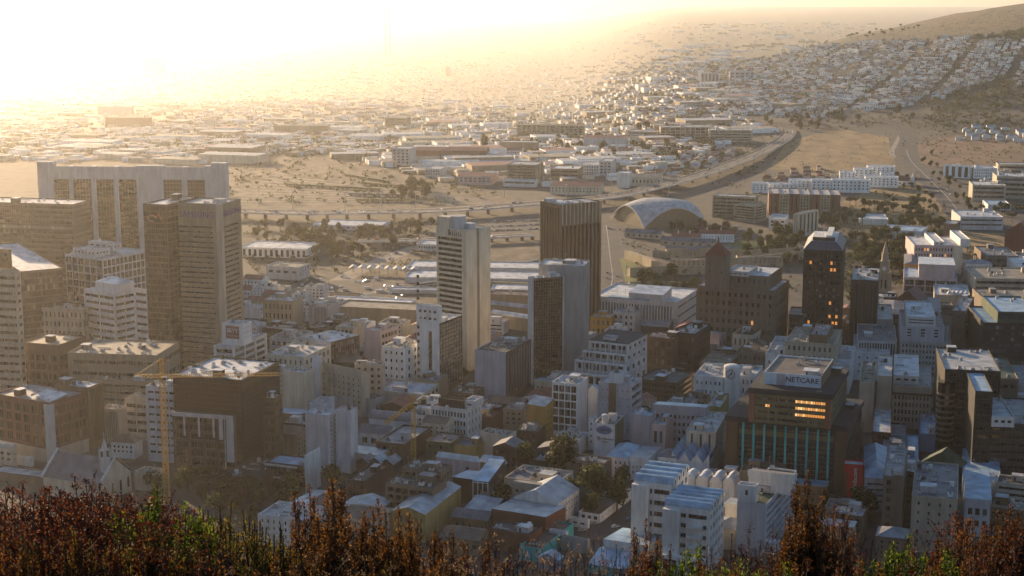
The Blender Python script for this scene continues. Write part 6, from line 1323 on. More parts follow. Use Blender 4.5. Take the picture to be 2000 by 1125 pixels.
for w, d, h, rh, wall, roof, kind in ((13, 10, 5, 3, 'snow', 'red', 'gable'), (12, 11, 6, 3, 'snow', 'light', 'gable'), (15, 10, 7, 1, 'snow', 'white', 'flat'), (12, 10, 5, 3, 'cream', 'red', 'hip'), (14, 10, 5, 3, 'snow', 'brown', 'hip'), (11, 10, 7, 3, 'cream', 'tan', 'gable'), (16, 12, 8, 1, 'snow', 'light', 'flat'), (12, 10, 5, 3, 'pink', 'slate', 'gable'), (13, 10, 6, 3, 'snow', 'slate', 'hip'), (18, 9, 5, 2.5, 'snow', 'light', 'gable')):
    b, ms = house_mesh(w, d, h, rh, wall, roof, kind); rn = dict(red='red', light='light grey', white='white', brown='brown', tan='tan', slate='slate')[roof]
    HP.append((b.mesh('house', ms), f"small {dict(snow='white').get(wall, wall)} {dict(gable='gabled', hip='hip roofed', flat='flat roofed')[kind]} house with {rn} roof ", b, ms))
SUB = [(1185, 210), (1240, 160), (1330, 118), (1480, 88), (1640, 88), (1800, 78), (1900, 74), (2060, 84), (2060, 190), (1960, 150), (1800, 205), (1720, 212), (1600, 232), (1480, 230), (1300, 232)]
hs = []; r5 = random.Random(9)
for _ in range(11000):
    px, py = r5.uniform(1185, 2050), r5.uniform(74, 236)
    if not inpoly(px, py, SUB): continue
    dens = .95 if px > 1450 else .6
    if r5.random() > dens: continue
    g = G(px, py); a = R(-24); cu, su = math.cos(a), math.sin(a); q0, q1 = g.x * cu + g.y * su, -g.x * su + g.y * cu; q1 = round(q1 / 44) * 44 + (11 if r5.random() < .5 else -11) + r5.uniform(-2, 2); q0 = round(q0 / 18) * 18 + r5.uniform(-2, 2)
    if round(q0 / 18) % 8 == 0: continue
    g.x, g.y = q0 * cu - q1 * su, q0 * su + q1 * cu; g.z = terr(g.x, g.y)
    if g.y > 5600 or any((g.x - q.x) ** 2 + (g.y - q.y) ** 2 < 210 for q in hs) or not free(g.x, g.y, 7): continue
    hs.append(g)
    if len(hs) > 1600: break
hs.sort(key=lambda g: g.y); mass = MB(); mm = {}; nh = 0
for i, g in enumerate(hs):
    k = r5.randrange(len(HP)); rz = R(-24 + 90 * r5.randrange(2) + r5.uniform(-5, 5)); px, py = proj(g)
    if i < 285:
        zone = 'low on hillside' if py > 175 else 'halfway up hillside' if py > 120 else 'high on hillside'
        z2 = ', suburb left end' if px < 1400 else ', suburb middle' if px < 1700 else ', suburb right end'
        o = place('house', HP[k][0], None, (g.x, g.y, g.z), rz, r5.uniform(.95, 1.3)); tag(o, HP[k][1] + zone + z2, 'house', HP[k][1] + zone + z2); FOOT.append((g.x, g.y, 9, 13, 11)); nh += 1
    else:
        b, ms = HP[k][2], HP[k][3]; M = Matrix.Translation(g) @ Matrix.Rotation(rz, 4, 'Z'); i0 = len(mass.v)
        mass.v += [tuple(M @ Vector(v)) for v in b.v]; mass.f += [tuple(i0 + t for t in f) for f in b.f]
        idx = [mm.setdefault(m.name, len(mm)) for m in ms]; mass.m += [idx[m] for m in b.m]
if mass.f: tag(mass.build('far_houses', [MATS[k] for k in mm]), kind='stuff')
print('houses', len(hs), nh)
# the plain beyond: low sheds and houses fading into haze
mass = MB(); r6 = random.Random(21)
MID = [(-60, 312), (-60, 180), (1480, 180), (1480, 240), (1400, 290), (1290, 340), (1000, 370), (830, 345), (640, 298), (450, 318), (300, 318)]
for _ in range(9500):
    px, py = r6.uniform(-40, 1700), 46 + 170 * r6.random() ** 1.4
    if _ > 2600: px, py = r6.uniform(-60, 1480), r6.uniform(120, 360)
    if _ > 2600 and py > 180 and not inpoly(px, py, MID): continue
    g = G(px, py)
    a = R(-15 if g.x < -300 else 12 if g.x < 500 else 38); cu, su = math.cos(a), math.sin(a); q0, q1 = g.x * cu + g.y * su, -g.x * su + g.y * cu; q1 = round(q1 / 38) * 38 + (9 if r6.random() < .5 else -9); q0 = round(q0 / 19) * 19
    if round(q0 / 19) % 7 == 0: continue
    g.x, g.y = q0 * cu - q1 * su, q0 * su + q1 * cu; g.z = terr(g.x, g.y)
    if g.z > 45 or g.y > 22000 or (g.y < 3300 and _ < 2600) or not free(g.x, g.y, 11): continue
    big = r6.random() < (.16 if _ < 2600 else .03); w, d, h = (r6.uniform(40, 110), r6.uniform(30, 60), r6.uniform(7, 14)) if big else (r6.uniform(10, 26), r6.uniform(9, 20), r6.uniform(4, 9))
    ca, sa = math.cos(a), math.sin(a); m = r6.choice((0, 0, 1, 2)); i0 = len(mass.v)
    mass.box(-w / 2, w / 2, -d / 2, d / 2, -.5, h, m, r6.choice((3, 3, 4, 5)))
    for q in range(i0, i0 + 8): x, y, z = mass.v[q]; mass.v[q] = (g.x + x * ca - y * sa, g.y + x * sa + y * ca, z + g.z)
tag(mass.build('far_buildings', [wallm('snow'), wallm('cream'), wallm('tan'), roofm('light'), roofm('tan'), roofm('red')]), kind='stuff')
# ---------------------------------------------------------------- trees
def leafm(k, c1, c2, c3, tl=.35, rough=.6):
    m, n, l, b = nt(k); ge = n.new('ShaderNodeNewGeometry'); oi = n.new('ShaderNodeObjectInfo'); rp = n.new('ShaderNodeValToRGB'); e = rp.color_ramp.elements
    e[0].color = (*c1, 1); e[1].color = (*c3, 1); e[0].position = .1; e[1].position = .95; q = e.new(.55); q.color = (*c2, 1); l.new(ge.outputs['Random Per Island'], rp.inputs[0])
    hv = n.new('ShaderNodeHueSaturation'); mr = n.new('ShaderNodeMapRange'); mr.inputs[3].default_value = .75; mr.inputs[4].default_value = 1.25; l.new(oi.outputs['Random'], mr.inputs[0]); l.new(mr.outputs[0], hv.inputs['Value']); l.new(rp.outputs[0], hv.inputs['Color'])
    l.new(hv.outputs[0], b.inputs['Base Color']); b.inputs['Roughness'].default_value = rough; b.inputs['Specular IOR Level'].default_value = .12
    t = n.new('ShaderNodeBsdfTranslucent'); l.new(hv.outputs[0], t.inputs[0]); mx = n.new('ShaderNodeMixShader'); mx.inputs[0].default_value = tl
    l.new(b.outputs[0], mx.inputs[1]); l.new(t.outputs[0], mx.inputs[2]); l.new(mx.outputs[0], n['Material Output'].inputs[0]); return m
TREE = leafm('tree_leaves', (.022, .032, .009), (.042, .055, .014), (.095, .10, .028)); TREE2 = leafm('olive_leaves', (.035, .04, .016), (.06, .06, .022), (.10, .09, .03)); BARK = simple('bark', (.07, .05, .035), .9)
def quadleaf(b, c, s, r, m=0, flat=0.0):
    d = Vector((r.gauss(0, 1), r.gauss(0, 1), r.gauss(0, 1) + flat)).normalized(); u = d.orthogonal().normalized(); w = d.cross(u); a = r.uniform(0, 6.28); u2 = u * math.cos(a) + w * math.sin(a); w2 = d.cross(u2)
    c = Vector(c); b.poly([c - u2 * s, c - w2 * s * .6, c + u2 * s, c + w2 * s * .6], m)
def crown(seed, kind):
    r = random.Random(seed); b = MB(); bl = []
    if kind == 'round':
        for _ in range(11): a = r.uniform(0, 6.28); q = r.uniform(0, .62); bl.append((Vector((q * 4.2 * math.cos(a), q * 4.2 * math.sin(a), 5.6 + r.uniform(-2.0, 2.4))), r.uniform(1.5, 2.5)))
        N = 130
    elif kind == 'umbrella':
        for _ in range(9): a = r.uniform(0, 6.28); q = r.uniform(0, 1); bl.append((Vector((q * 4.6 * math.cos(a), q * 4.6 * math.sin(a), 8.6 + r.uniform(-.6, .9) - q)), r.uniform(1.2, 1.9)))
        N = 110
    else:
        for k in range(9): bl.append((Vector((r.uniform(-.3, .3), r.uniform(-.3, .3), 1.6 + k * 1.15)), max(.5, 1.35 - abs(k - 3) * .13)))
        N = 80
    for c, rad in bl:
        for _ in range(N):
            d = Vector((r.gauss(0, 1), r.gauss(0, 1), r.gauss(0, .9))).normalized() * rad * r.uniform(.5, 1.1); quadleaf(b, c + d, r.uniform(.34, .62), r, 0, .6)
    tr = MB(); th = 5.2 if kind == 'round' else 8.4 if kind == 'umbrella' else 2.2
    tr.cyl(0, 0, -1.5, th, .42, .2, 7)
    for c, rad in bl[:5]:
        if kind != 'cypress': tr.bar((0, 0, th * .7), c, .2)
    return b, tr
TP = {}
for k, n_ in (('round', 4), ('umbrella', 3), ('cypress', 2)):
    for s in range(n_):
        b, tr = crown(100 + s * 7 + len(k), k)
        for mn, m in (('a', TREE), ('b', TREE2)): TP[(k, s, mn)] = (b.mesh('crown', [m]), tr.mesh('trunk', [BARK]))
def palm():
    r = random.Random(4); b = MB()
    for k in range(16):
        a = 6.2832 * k / 16 + r.uniform(-.1, .1); L = r.uniform(2.4, 3.2); up = r.uniform(.1, .9); p = Vector((0, 0, 9)); d = Vector((math.cos(a), math.sin(a), 0)); sd = Vector((-d.y, d.x, 0)) * .45
        for q in range(4): t0, t1 = q / 4, (q + 1) / 4; f = lambda t: p + d * L * t + Vector((0, 0, up * 2 * t - 2.6 * t * t)); b.poly([f(t0) - sd * (1 - t0 * .7), f(t1) - sd * (1 - t1 * .7), f(t1) + sd * (1 - t1 * .7), f(t0) + sd * (1 - t0 * .7)])
    t = MB(); t.cyl(0, 0, -1, 9, .32, .24, 7); return b.mesh('crown', [TREE2]), t.mesh('trunk', [BARK])
TP[('palm', 0, 'a')] = palm(); TP[('palm', 0, 'b')] = TP[('palm', 0, 'a')]
KN = dict(round='round_tree', umbrella='pine_tree', cypress='cypress_tree', palm='palm_tree')
NT = [0]
def tree(g, kind, s, label, group, mn=None, r=rnd):
    ks = [k for k in TP if k[0] == kind and (mn is None or k[2] == mn)]; cr, tr = TP[r.choice(ks)]
    t = thing(KN[kind], label, 'tree', g, r.uniform(0, 6.28), group); sx = s * r.uniform(.9, 1.12)
    place('crown', cr, t, sc=(sx, sx, s)); place('trunk', tr, t, sc=(sx, sx, s)); NT[0] += 1; return t
r7 = random.Random(31)
def grove(poly, n, kind, s, desc, mn=None, gap=5.0, test=True):
    pts = []; x0, x1 = min(p[0] for p in poly), max(p[0] for p in poly); y0, y1 = min(p[1] for p in poly), max(p[1] for p in poly)
    for _ in range(n * 14):
        if len(pts) >= n: break
        px, py = r7.uniform(x0, x1), r7.uniform(y0, y1)
        if not inpoly(px, py, poly): continue
        g = G(px, py); sc = s * r7.uniform(.7, 1.25)
        if any((g.x - q.x) ** 2 + (g.y - q.y) ** 2 < (gap * s) ** 2 for q in pts) or not free(g.x, g.y, 2.0, -5): continue
        if test and not seen((g.x, g.y, g.z + 7 * sc)): continue
        pts.append(g); k = kind if isinstance(kind, str) else r7.choice(kind)
        tree(g, k, sc, f"{dict(round='round dark green', umbrella='flat topped pine', cypress='slim dark cypress', palm='tall palm')[k]} tree {desc}" if k != 'palm' else f'tall palm tree {desc}', f'{KN[k]} group {desc}'.replace('_', ' '), mn, r7)
for px, py, s, lb in ((1026, 922, 1.75, 'round dark tree left of the biggest tree, below cream gabled block'), (1096, 936, 2.5, 'biggest round dark tree with a golden left edge in the centre front'), (985, 1005, 1.9, 'low round tree left of the blue warehouse roof'), (1112, 982, 1.6, 'dark round tree above the warehouse roof end'), (1160, 988, 2.3, 'wide round tree behind the parking yard, left one'), (1205, 1004, 1.9, 'wide round tree behind the parking yard, right one'), (1150, 1008, 1.35, 'small yellow edged tree close behind the gatehouse'),
                      (1212, 948, 1.2, 'small dark tree in the shady street before ornate pale house'), (1175, 955, 1.1, 'dark tree beside the grey classical house'), (500, 690, 1.5, 'dark tree on the green bank left of the cube sign'), (520, 660, 1.6, 'dark tree on the bank right of the lettered tower foot'), (1690, 1015, 1.8, 'dark tree below the red advertising wall'), (650, 965, 1.7, 'dark tree behind the glazed blue roofed office'), (560, 990, 1.9, 'broad dark tree in the shade behind the slit window block'), (440, 985, 1.7, 'dark tree in the shaded street below the scaffolded building'), (300, 960, 1.4, 'yellowish tree beside the church front')):
    g = Pz(px, py); tree(g, 'round', s, lb, None, 'a')
grove([(1440, 495), (1560, 470), (1575, 520), (1470, 520)], 20, 'round', 1.3, 'between the old fort and the black tower', 'a', 3.5)
grove([(1660, 470), (1760, 440), (1870, 440), (1850, 480), (1790, 520), (1680, 560), (1665, 500)], 60, ('round', 'round', 'umbrella'), 1.4, 'in the park left of the pink hotel', 'a', 3.2)
grove([(1620, 400), (1700, 395), (1850, 410), (1870, 440), (1640, 445)], 34, ('round', 'umbrella'), 1.35, 'on the dry grass below the white housing', 'a', 3.5)
grove([(1290, 430), (1400, 440), (1470, 470), (1400, 476), (1290, 448)], 14, 'round', 1.1, 'between the vaulted hall and the barracks houses', 'b')
grove([(1470, 440), (1660, 420), (1640, 470), (1560, 480), (1450, 478)], 30, 'round', 1.25, 'round the ribbed flats', 'a', 3.5)
grove([(1235, 530), (1360, 540), (1370, 590), (1250, 590)], 34, ('round', 'round', 'palm'), 1.0, 'on the parade green before the fort', 'a', 3.5)
grove([(475, 510), (520, 490), (560, 500), (680, 505), (840, 468), (800, 455), (600, 470), (480, 500)], 34, 'round', 1.3, 'round the white market hall', 'b')
grove([(480, 445), (850, 440), (860, 458), (760, 470), (480, 475)], 28, 'round', 1.3, 'along the highway behind the market hall', 'b')
grove([(760, 372), (830, 368), (860, 395), (770, 392)], 12, 'round', 1.7, 'in the dark clump by the rail yard', 'b')
grove([(1820, 300), (1850, 330), (1900, 390), (1930, 420), (1890, 415), (1790, 320)], 22, 'round', .9, 'along the right side of the boulevard')
grove([(1745, 330), (1790, 360), (1840, 400), (1830, 425), (1740, 350)], 12, 'round', .9, 'along the left side of the boulevard')
grove([(1900, 400), (2010, 410), (2010, 440), (1890, 425)], 10, 'umbrella', 1.2, 'before the campus blocks at right')
grove([(1885, 500), (1955, 480), (1960, 530), (1890, 540)], 6, 'palm', 1.2, 'on the dry ground beside the brick hall')
grove([(880, 268), (1080, 250), (1240, 240), (1280, 250), (1180, 300), (940, 300)], 26, 'round', 1.9, 'in the hazy belt behind the brick warehouse', 'b', test=False)
grove([(1170, 290), (1400, 282), (1440, 300), (1240, 330), (1160, 320)], 18, 'round', 1.4, 'among the houses before the framed offices', 'b')
grove([(1460, 228), (1600, 214), (1760, 215), (1790, 232), (1600, 250), (1500, 262)], 22, 'round', 1.6, 'at the edge of the field below the suburb')
grove([(1620, 76), (1700, 64), (1780, 52), (1800, 58), (1700, 76)], 26, 'umbrella', 1.15, 'in the pine row on the ridge', 'a', 3.0, False)
grove([(335, 945), (420, 935), (540, 955), (620, 990), (560, 1030), (400, 1020)], 18, 'round', 1.25, 'in the shaded street below the scaffolded building', 'a', 4)
grove([(600, 640), (700, 650), (1030, 700), (1030, 1010), (1240, 1000), (1700, 1040), (1850, 990), (1640, 900), (1200, 900), (700, 900)], 20, 'round', .75, 'in the streets of the front quarter')
print('trees', NT[0])
# distant trees as one mass
mass = MB(); r8 = random.Random(12)
def blob(g, s):
    for _ in range(16):
        d = Vector((r8.gauss(0, 1), r8.gauss(0, 1), r8.gauss(0, .6))).normalized() * s * r8.uniform(.4, 1); quadleaf(mass, (g.x + d.x, g.y + d.y, g.z + s * .7 + d.z * .8), s * r8.uniform(.3, .5), r8, 0, .8)
for _ in range(2600):
    px, py = r8.uniform(1185, 2040), r8.uniform(76, 238)
    if not inpoly(px, py, SUB): continue
    g = G(px, py)
    if g.y < 6000 and free(g.x, g.y, 3): blob(g, r8.uniform(3.5, 6.5))
for poly, n, s in (([(1790, 205), (1960, 148), (2060, 160), (2060, 210), (1830, 222)], 260, 5), ([(1880, 74), (2060, 50), (2060, 84), (1960, 82)], 120, 6), ([(1790, 225), (2060, 215), (2060, 250), (1830, 250)], 60, 5), ([(1185, 120), (1300, 100), (1600, 80), (1640, 90), (1400, 108), (1250, 150)], 160, 7)):
    for _ in range(n * 3):
        px, py = r8.uniform(min(p[0] for p in poly), max(p[0] for p in poly)), r8.uniform(min(p[1] for p in poly), max(p[1] for p in poly))
        if inpoly(px, py, poly): g = G(px, py); blob(g, s * r8.uniform(.6, 1.3))
for _ in range(1500):
    px, py = r8.uniform(300, 1450), r8.uniform(110, 320); g = G(px, py)
    if inpoly(px, min(max(py, 181), 360), MID) and free(g.x, g.y, 4): blob(g, r8.uniform(4, 9))
for _ in range(300):
    px, py = r8.uniform(1240, 1480), r8.uniform(280, 345); g = Pz(px, py)
    if free(g.x, g.y, 3): blob(g, r8.uniform(3, 4.5))
def scatter(poly, n, lo, hi, gap=3):
    for _ in range(n):
        px, py = r8.uniform(min(p[0] for p in poly), max(p[0] for p in poly)), r8.uniform(min(p[1] for p in poly), max(p[1] for p in poly))
        if inpoly(px, py, poly):
            g = G(px, py)
            if free(g.x, g.y, gap, -6): blob(g, r8.uniform(lo, hi))
scatter([(440, 330), (640, 292), (800, 330), (1010, 385), (900, 400), (600, 402), (440, 395)], 420, 1.5, 5)
scatter([(-20, 312), (440, 312), (700, 300), (480, 280), (-20, 260)], 200, 3, 8)
scatter([(1745, 240), (1830, 235), (2060, 250), (2060, 345), (1900, 335), (1800, 300)], 520, 1, 2.6); scatter([(1700, 235), (1790, 225), (2060, 235), (2060, 262), (1800, 262)], 200, 2.5, 4.5)
scatter([(1790, 330), (1905, 400), (1890, 430), (1850, 425)], 200, 1.5, 3, 1); scatter([(1745, 330), (1830, 420), (1760, 470), (1640, 470), (1620, 420), (1700, 385)], 260, 1, 2.6)
scatter([(1500, 345), (1540, 262), (1740, 255), (1750, 330)], 130, .8, 1.8); scatter([(1450, 250), (1560, 240), (1560, 300), (1480, 330), (1400, 350)], 160, 1.5, 3.5, 1)
scatter([(1230, 470), (1560, 480), (1560, 590), (1240, 590)], 300, 1, 2.6, 1); scatter([(1560, 470), (1780, 470), (1760, 560), (1660, 590), (1560, 520)], 420, 1.6, 4.2, 1); scatter([(480, 440), (880, 430), (860, 520), (600, 540), (480, 530)], 340, 1.6, 4, 1)
scatter([(1640, 82), (1800, 52), (2060, 8), (2060, 62), (1900, 78)], 700, .8, 2.4); scatter([(1040, 440), (1200, 440), (1230, 480), (1060, 470)], 60, 1.5, 3, 1); scatter([(1380, 330), (1470, 300), (1500, 340), (1400, 385)], 120, 1, 2.5, 1)
scatter([(1240, 250), (1480, 240), (1480, 300), (1290, 345), (1200, 350)], 260, 2, 5, 2); scatter([(1480, 222), (1760, 212), (1790, 240), (1640, 256), (1500, 250)], 240, 2, 4.5, 2); scatter([(1400, 376), (1640, 380), (1640, 430), (1400, 430)], 160, 1.5, 3.2, 2)
tag(mass.build('far_tree_foliage', TREE), kind='stuff')

# ---------------------------------------------------------------- vehicles and lamp masts
def car_bm(L, W, H, van=False):
    b = MB(); h1 = H * .52; prof = [(-L / 2, .3), (L / 2, .3), (L / 2, h1 * .85), (L * .28, h1), (L * .12, H), (-L * .3, H), (-L * .45, h1), (-L / 2, h1 * .95)] if not van else [(-L / 2, .3), (L / 2, .3), (L / 2, H * .5), (L * .4, H * .6), (L * .3, H), (-L / 2, H)]
    n = len(prof); i = len(b.v); b.v += [(x, -W / 2, z) for x, z in prof] + [(x, W / 2, z) for x, z in prof]
    b.f.append(tuple(i + k for k in range(n))); b.m.append(0); b.f.append(tuple(i + n + k for k in reversed(range(n)))); b.m.append(0)
    for k in range(n): j = (k + 1) % n; b.f.append((i + k, i + n + k, i + n + j, i + j)); b.m.append(0)
    return b
CARC = dict(white=(.6, .6, .6), silver=(.35, .36, .37), dark=(.04, .04, .045), red=(.25, .03, .02), blue=(.05, .09, .2))
CARP = {}
for c in CARC:
    for van in (0, 1):
        L, W, H = (5.2, 1.95, 2.2) if van else (4.3, 1.75, 1.45); pm = simple('car_paint_' + c, CARC[c], .3, .2, var=.05); b = car_bm(L, W, H, van); body = b.mesh('body', [pm])
        g_ = MB(); g_.box(-L * .28, L * .1, -W / 2 - .02, W / 2 + .02, H * .6, H * .9); g_.box(L * .12, L * .22, -W * .42, W * .42, H * .62, H * .86); gm = g_.mesh('side_window', [GDARK])
        w_ = MB(); w_.cyl(0, 0, -.1, .1, .33, n=10); w_.v = [(x, z, y) for x, y, z in w_.v]; wm_ = w_.mesh('wheel', [DARKM]); CARP[(c, van)] = (body, gm, wm_, L, W)
NC = [0]
def vehicle(g, rz, c, van, label, group, detail):
    body, gm, wm_, L, W = CARP[(c, van)]; t = thing('van' if van else 'car', label, 'van' if van else 'car', g, rz, group); place('body', body, t); NC[0] += 1
    if detail:
        place('side_window', gm, t)
        for sx in (-.3, .3):
            for sy in (-.5, .5): place('wheel', wm_, t, (L * sx, W * sy, .33))
    return t
r9 = random.Random(8)
for px, py, rz, c, lb in ((1114, 1038, 1.9, 'white', 'white car parked nose on near the gatehouse, left one'), (1136, 1037, .3, 'silver', 'silver car parked sideways in the middle of the yard'), (1160, 1024, .4, 'silver', 'silver car parked under the blue awning'), (1202, 1030, .5, 'white', 'white car alone against the yard wall'), (1228, 1016, .5, 'blue', 'blue car at the far corner of the parking yard')):
    vehicle(Pz(px, py), rz, c, 0, lb, 'cars parked in the yard', True)
def traffic(pts, n, offs, z, desc, detail=False):
    for k in range(n):
        i = r9.randrange(1, len(pts) - 1); p = pts[i].lerp(pts[i + 1], r9.random()); d = (pts[i + 1] - pts[i - 1]).normalized(); nr = Vector((-d.y, d.x, 0)); q = p + nr * r9.choice(offs); van = 1 if r9.random() < .25 else 0; c = r9.choice(('white', 'white', 'silver', 'dark', 'red', 'blue', 'white'))
        zz = z if z else terr(q.x, q.y) + .2
        if not seen((q.x, q.y, zz + 2.5)): continue
        vehicle(Vector((q.x, q.y, zz)), math.atan2(d.y, d.x), c, van, f"small {c} {'van' if van else 'car'} driving {desc}", f"{c} {'vans' if van else 'cars'} {desc}", detail)
traffic(FLY, 110, (-8, -4, 4, 8), 9.05, 'along the elevated highway'); traffic(RD1, 36, (-11, -6, 6, 11), 0, 'on the wide boulevard'); traffic(RD3, 26, (-15, -9, -4, 5, 10, 16), 0, 'on the broad street beside fluted tower'); traffic(RD4, 18, (-6, -2, 3, 6), 0, 'on the street along the rail yard'); traffic(FLY2, 8, (-3, 3), 6.05, 'on the lower ramp'); traffic(RD5, 8, (-5, 5), 0, 'on the cross street')
for k in range(70):
    px, py = r9.uniform(480, 800), r9.uniform(545, 590); g = Pz(px, py)
    if free(g.x, g.y, 3, -6) and seen((g.x, g.y, 2)): c = r9.choice(('white', 'white', 'silver', 'dark')); van = r9.random() < .4; vehicle(g, R(20 + 90 * r9.randrange(2)), c, int(van), f"parked {c} {'van' if van else 'car'} on the lot beside the station", f"{c} {'vans' if van else 'cars'} parked by the station", False)
def lot(poly, rows, desc, rz, sp=3.4, prob=.75):
    W_ = [Pz(*p) for p in poly]
    for i in range(rows):
        t = (i + .5) / rows; a, c = W_[0].lerp(W_[3], t), W_[1].lerp(W_[2], t); L = (c - a).length; n_ = min(26, int(L / sp))
        for k in range(n_):
            if r9.random() > prob: continue
            q = a.lerp(c, (k + .5) / n_)
            if not seen((q.x, q.y, 1.6)): continue
            cc = r9.choice(('white', 'white', 'silver', 'dark', 'red', 'blue')); vehicle(Vector((q.x, q.y, .15)), rz + r9.uniform(-.05, .05), cc, 0, f"parked {cc} car {desc}", f"{cc} cars {desc}", False)
lot([(960, 430), (1050, 427), (1052, 452), (955, 456)], 3, 'in the glinting lot left of fluted tower', 1.2); lot([(1398, 436), (1440, 440), (1462, 452), (1402, 459)], 2, 'in the lot right of vaulted hall', .4)
print('cars', NC[0])
MST = simple('mast_metal', (.5, .48, .45), .5, .2)
def mast(g, h, label, group, z=0):
    t = thing('lamp_mast', label, 'lamp post', Vector((g.x, g.y, z)), 0, group); b = MB(); b.cyl(0, 0, 0, h, .5, .28, 6); b.build('pole', MST, t); b = MB(); b.cyl(0, 0, h, h + .8, 1.6, 1.6, 8); b.build('lamp_ring', MST, t)
for px, yb, yt in ((506, 408, 370), (572, 410, 374), (673, 412, 376), (745, 410, 372), (812, 410, 375), (873, 408, 368), (985, 385, 345), (1075, 388, 350), (1106, 388, 362), (1194, 388, 338), (1280, 368, 330), (1306, 385, 322), (1262, 400, 370)):
    g = Pz(px, yb); D_ = g.y; h = (yb - yt) / FPX * D_ * 1.02; mast(g, h, f'tall lamp mast beside the elevated highway {relation(px, yb)[0]}' + (', taller one' if px == 1306 else ''), 'lamp masts along the elevated highway')
# ---------------------------------------------------------------- the shrubs on the slope before the camera
REDL = leafm('red_leaves', (.016, .006, .004), (.045, .014, .007), (.17, .05, .015), .45, .62); GOLD = leafm('seed_heads', (.022, .010, .005), (.065, .028, .008), (.24, .115, .026), .5, .6); OLIVE = leafm('olive_spray', (.02, .019, .006), (.065, .054, .011), (.24, .185, .03), .5, .6)
LIME = leafm('green_leaves', (.016, .034, .004), (.05, .085, .009), (.20, .25, .025), .55, .55); DUSK = leafm('dusky_leaves', (.015, .006, .008), (.04, .012, .014), (.09, .03, .025), .4, .5); PALEF = leafm('dry_flowers', (.06, .035, .02), (.15, .095, .055), (.33, .24, .15), .45, .7)
TWIG = simple('twig', (.045, .026, .018), .8)
def limb(b, p, q, w0, w1, r, n=4, bend=.06):
    pts = [p.lerp(q, k / n) + Vector((r.uniform(-1, 1), r.uniform(-1, 1), 0)) * bend * math.sin(math.pi * k / n) for k in range(n + 1)]
    for k in range(n): b.bar(pts[k], pts[k + 1], w0 + (w1 - w0) * k / n)
    return pts
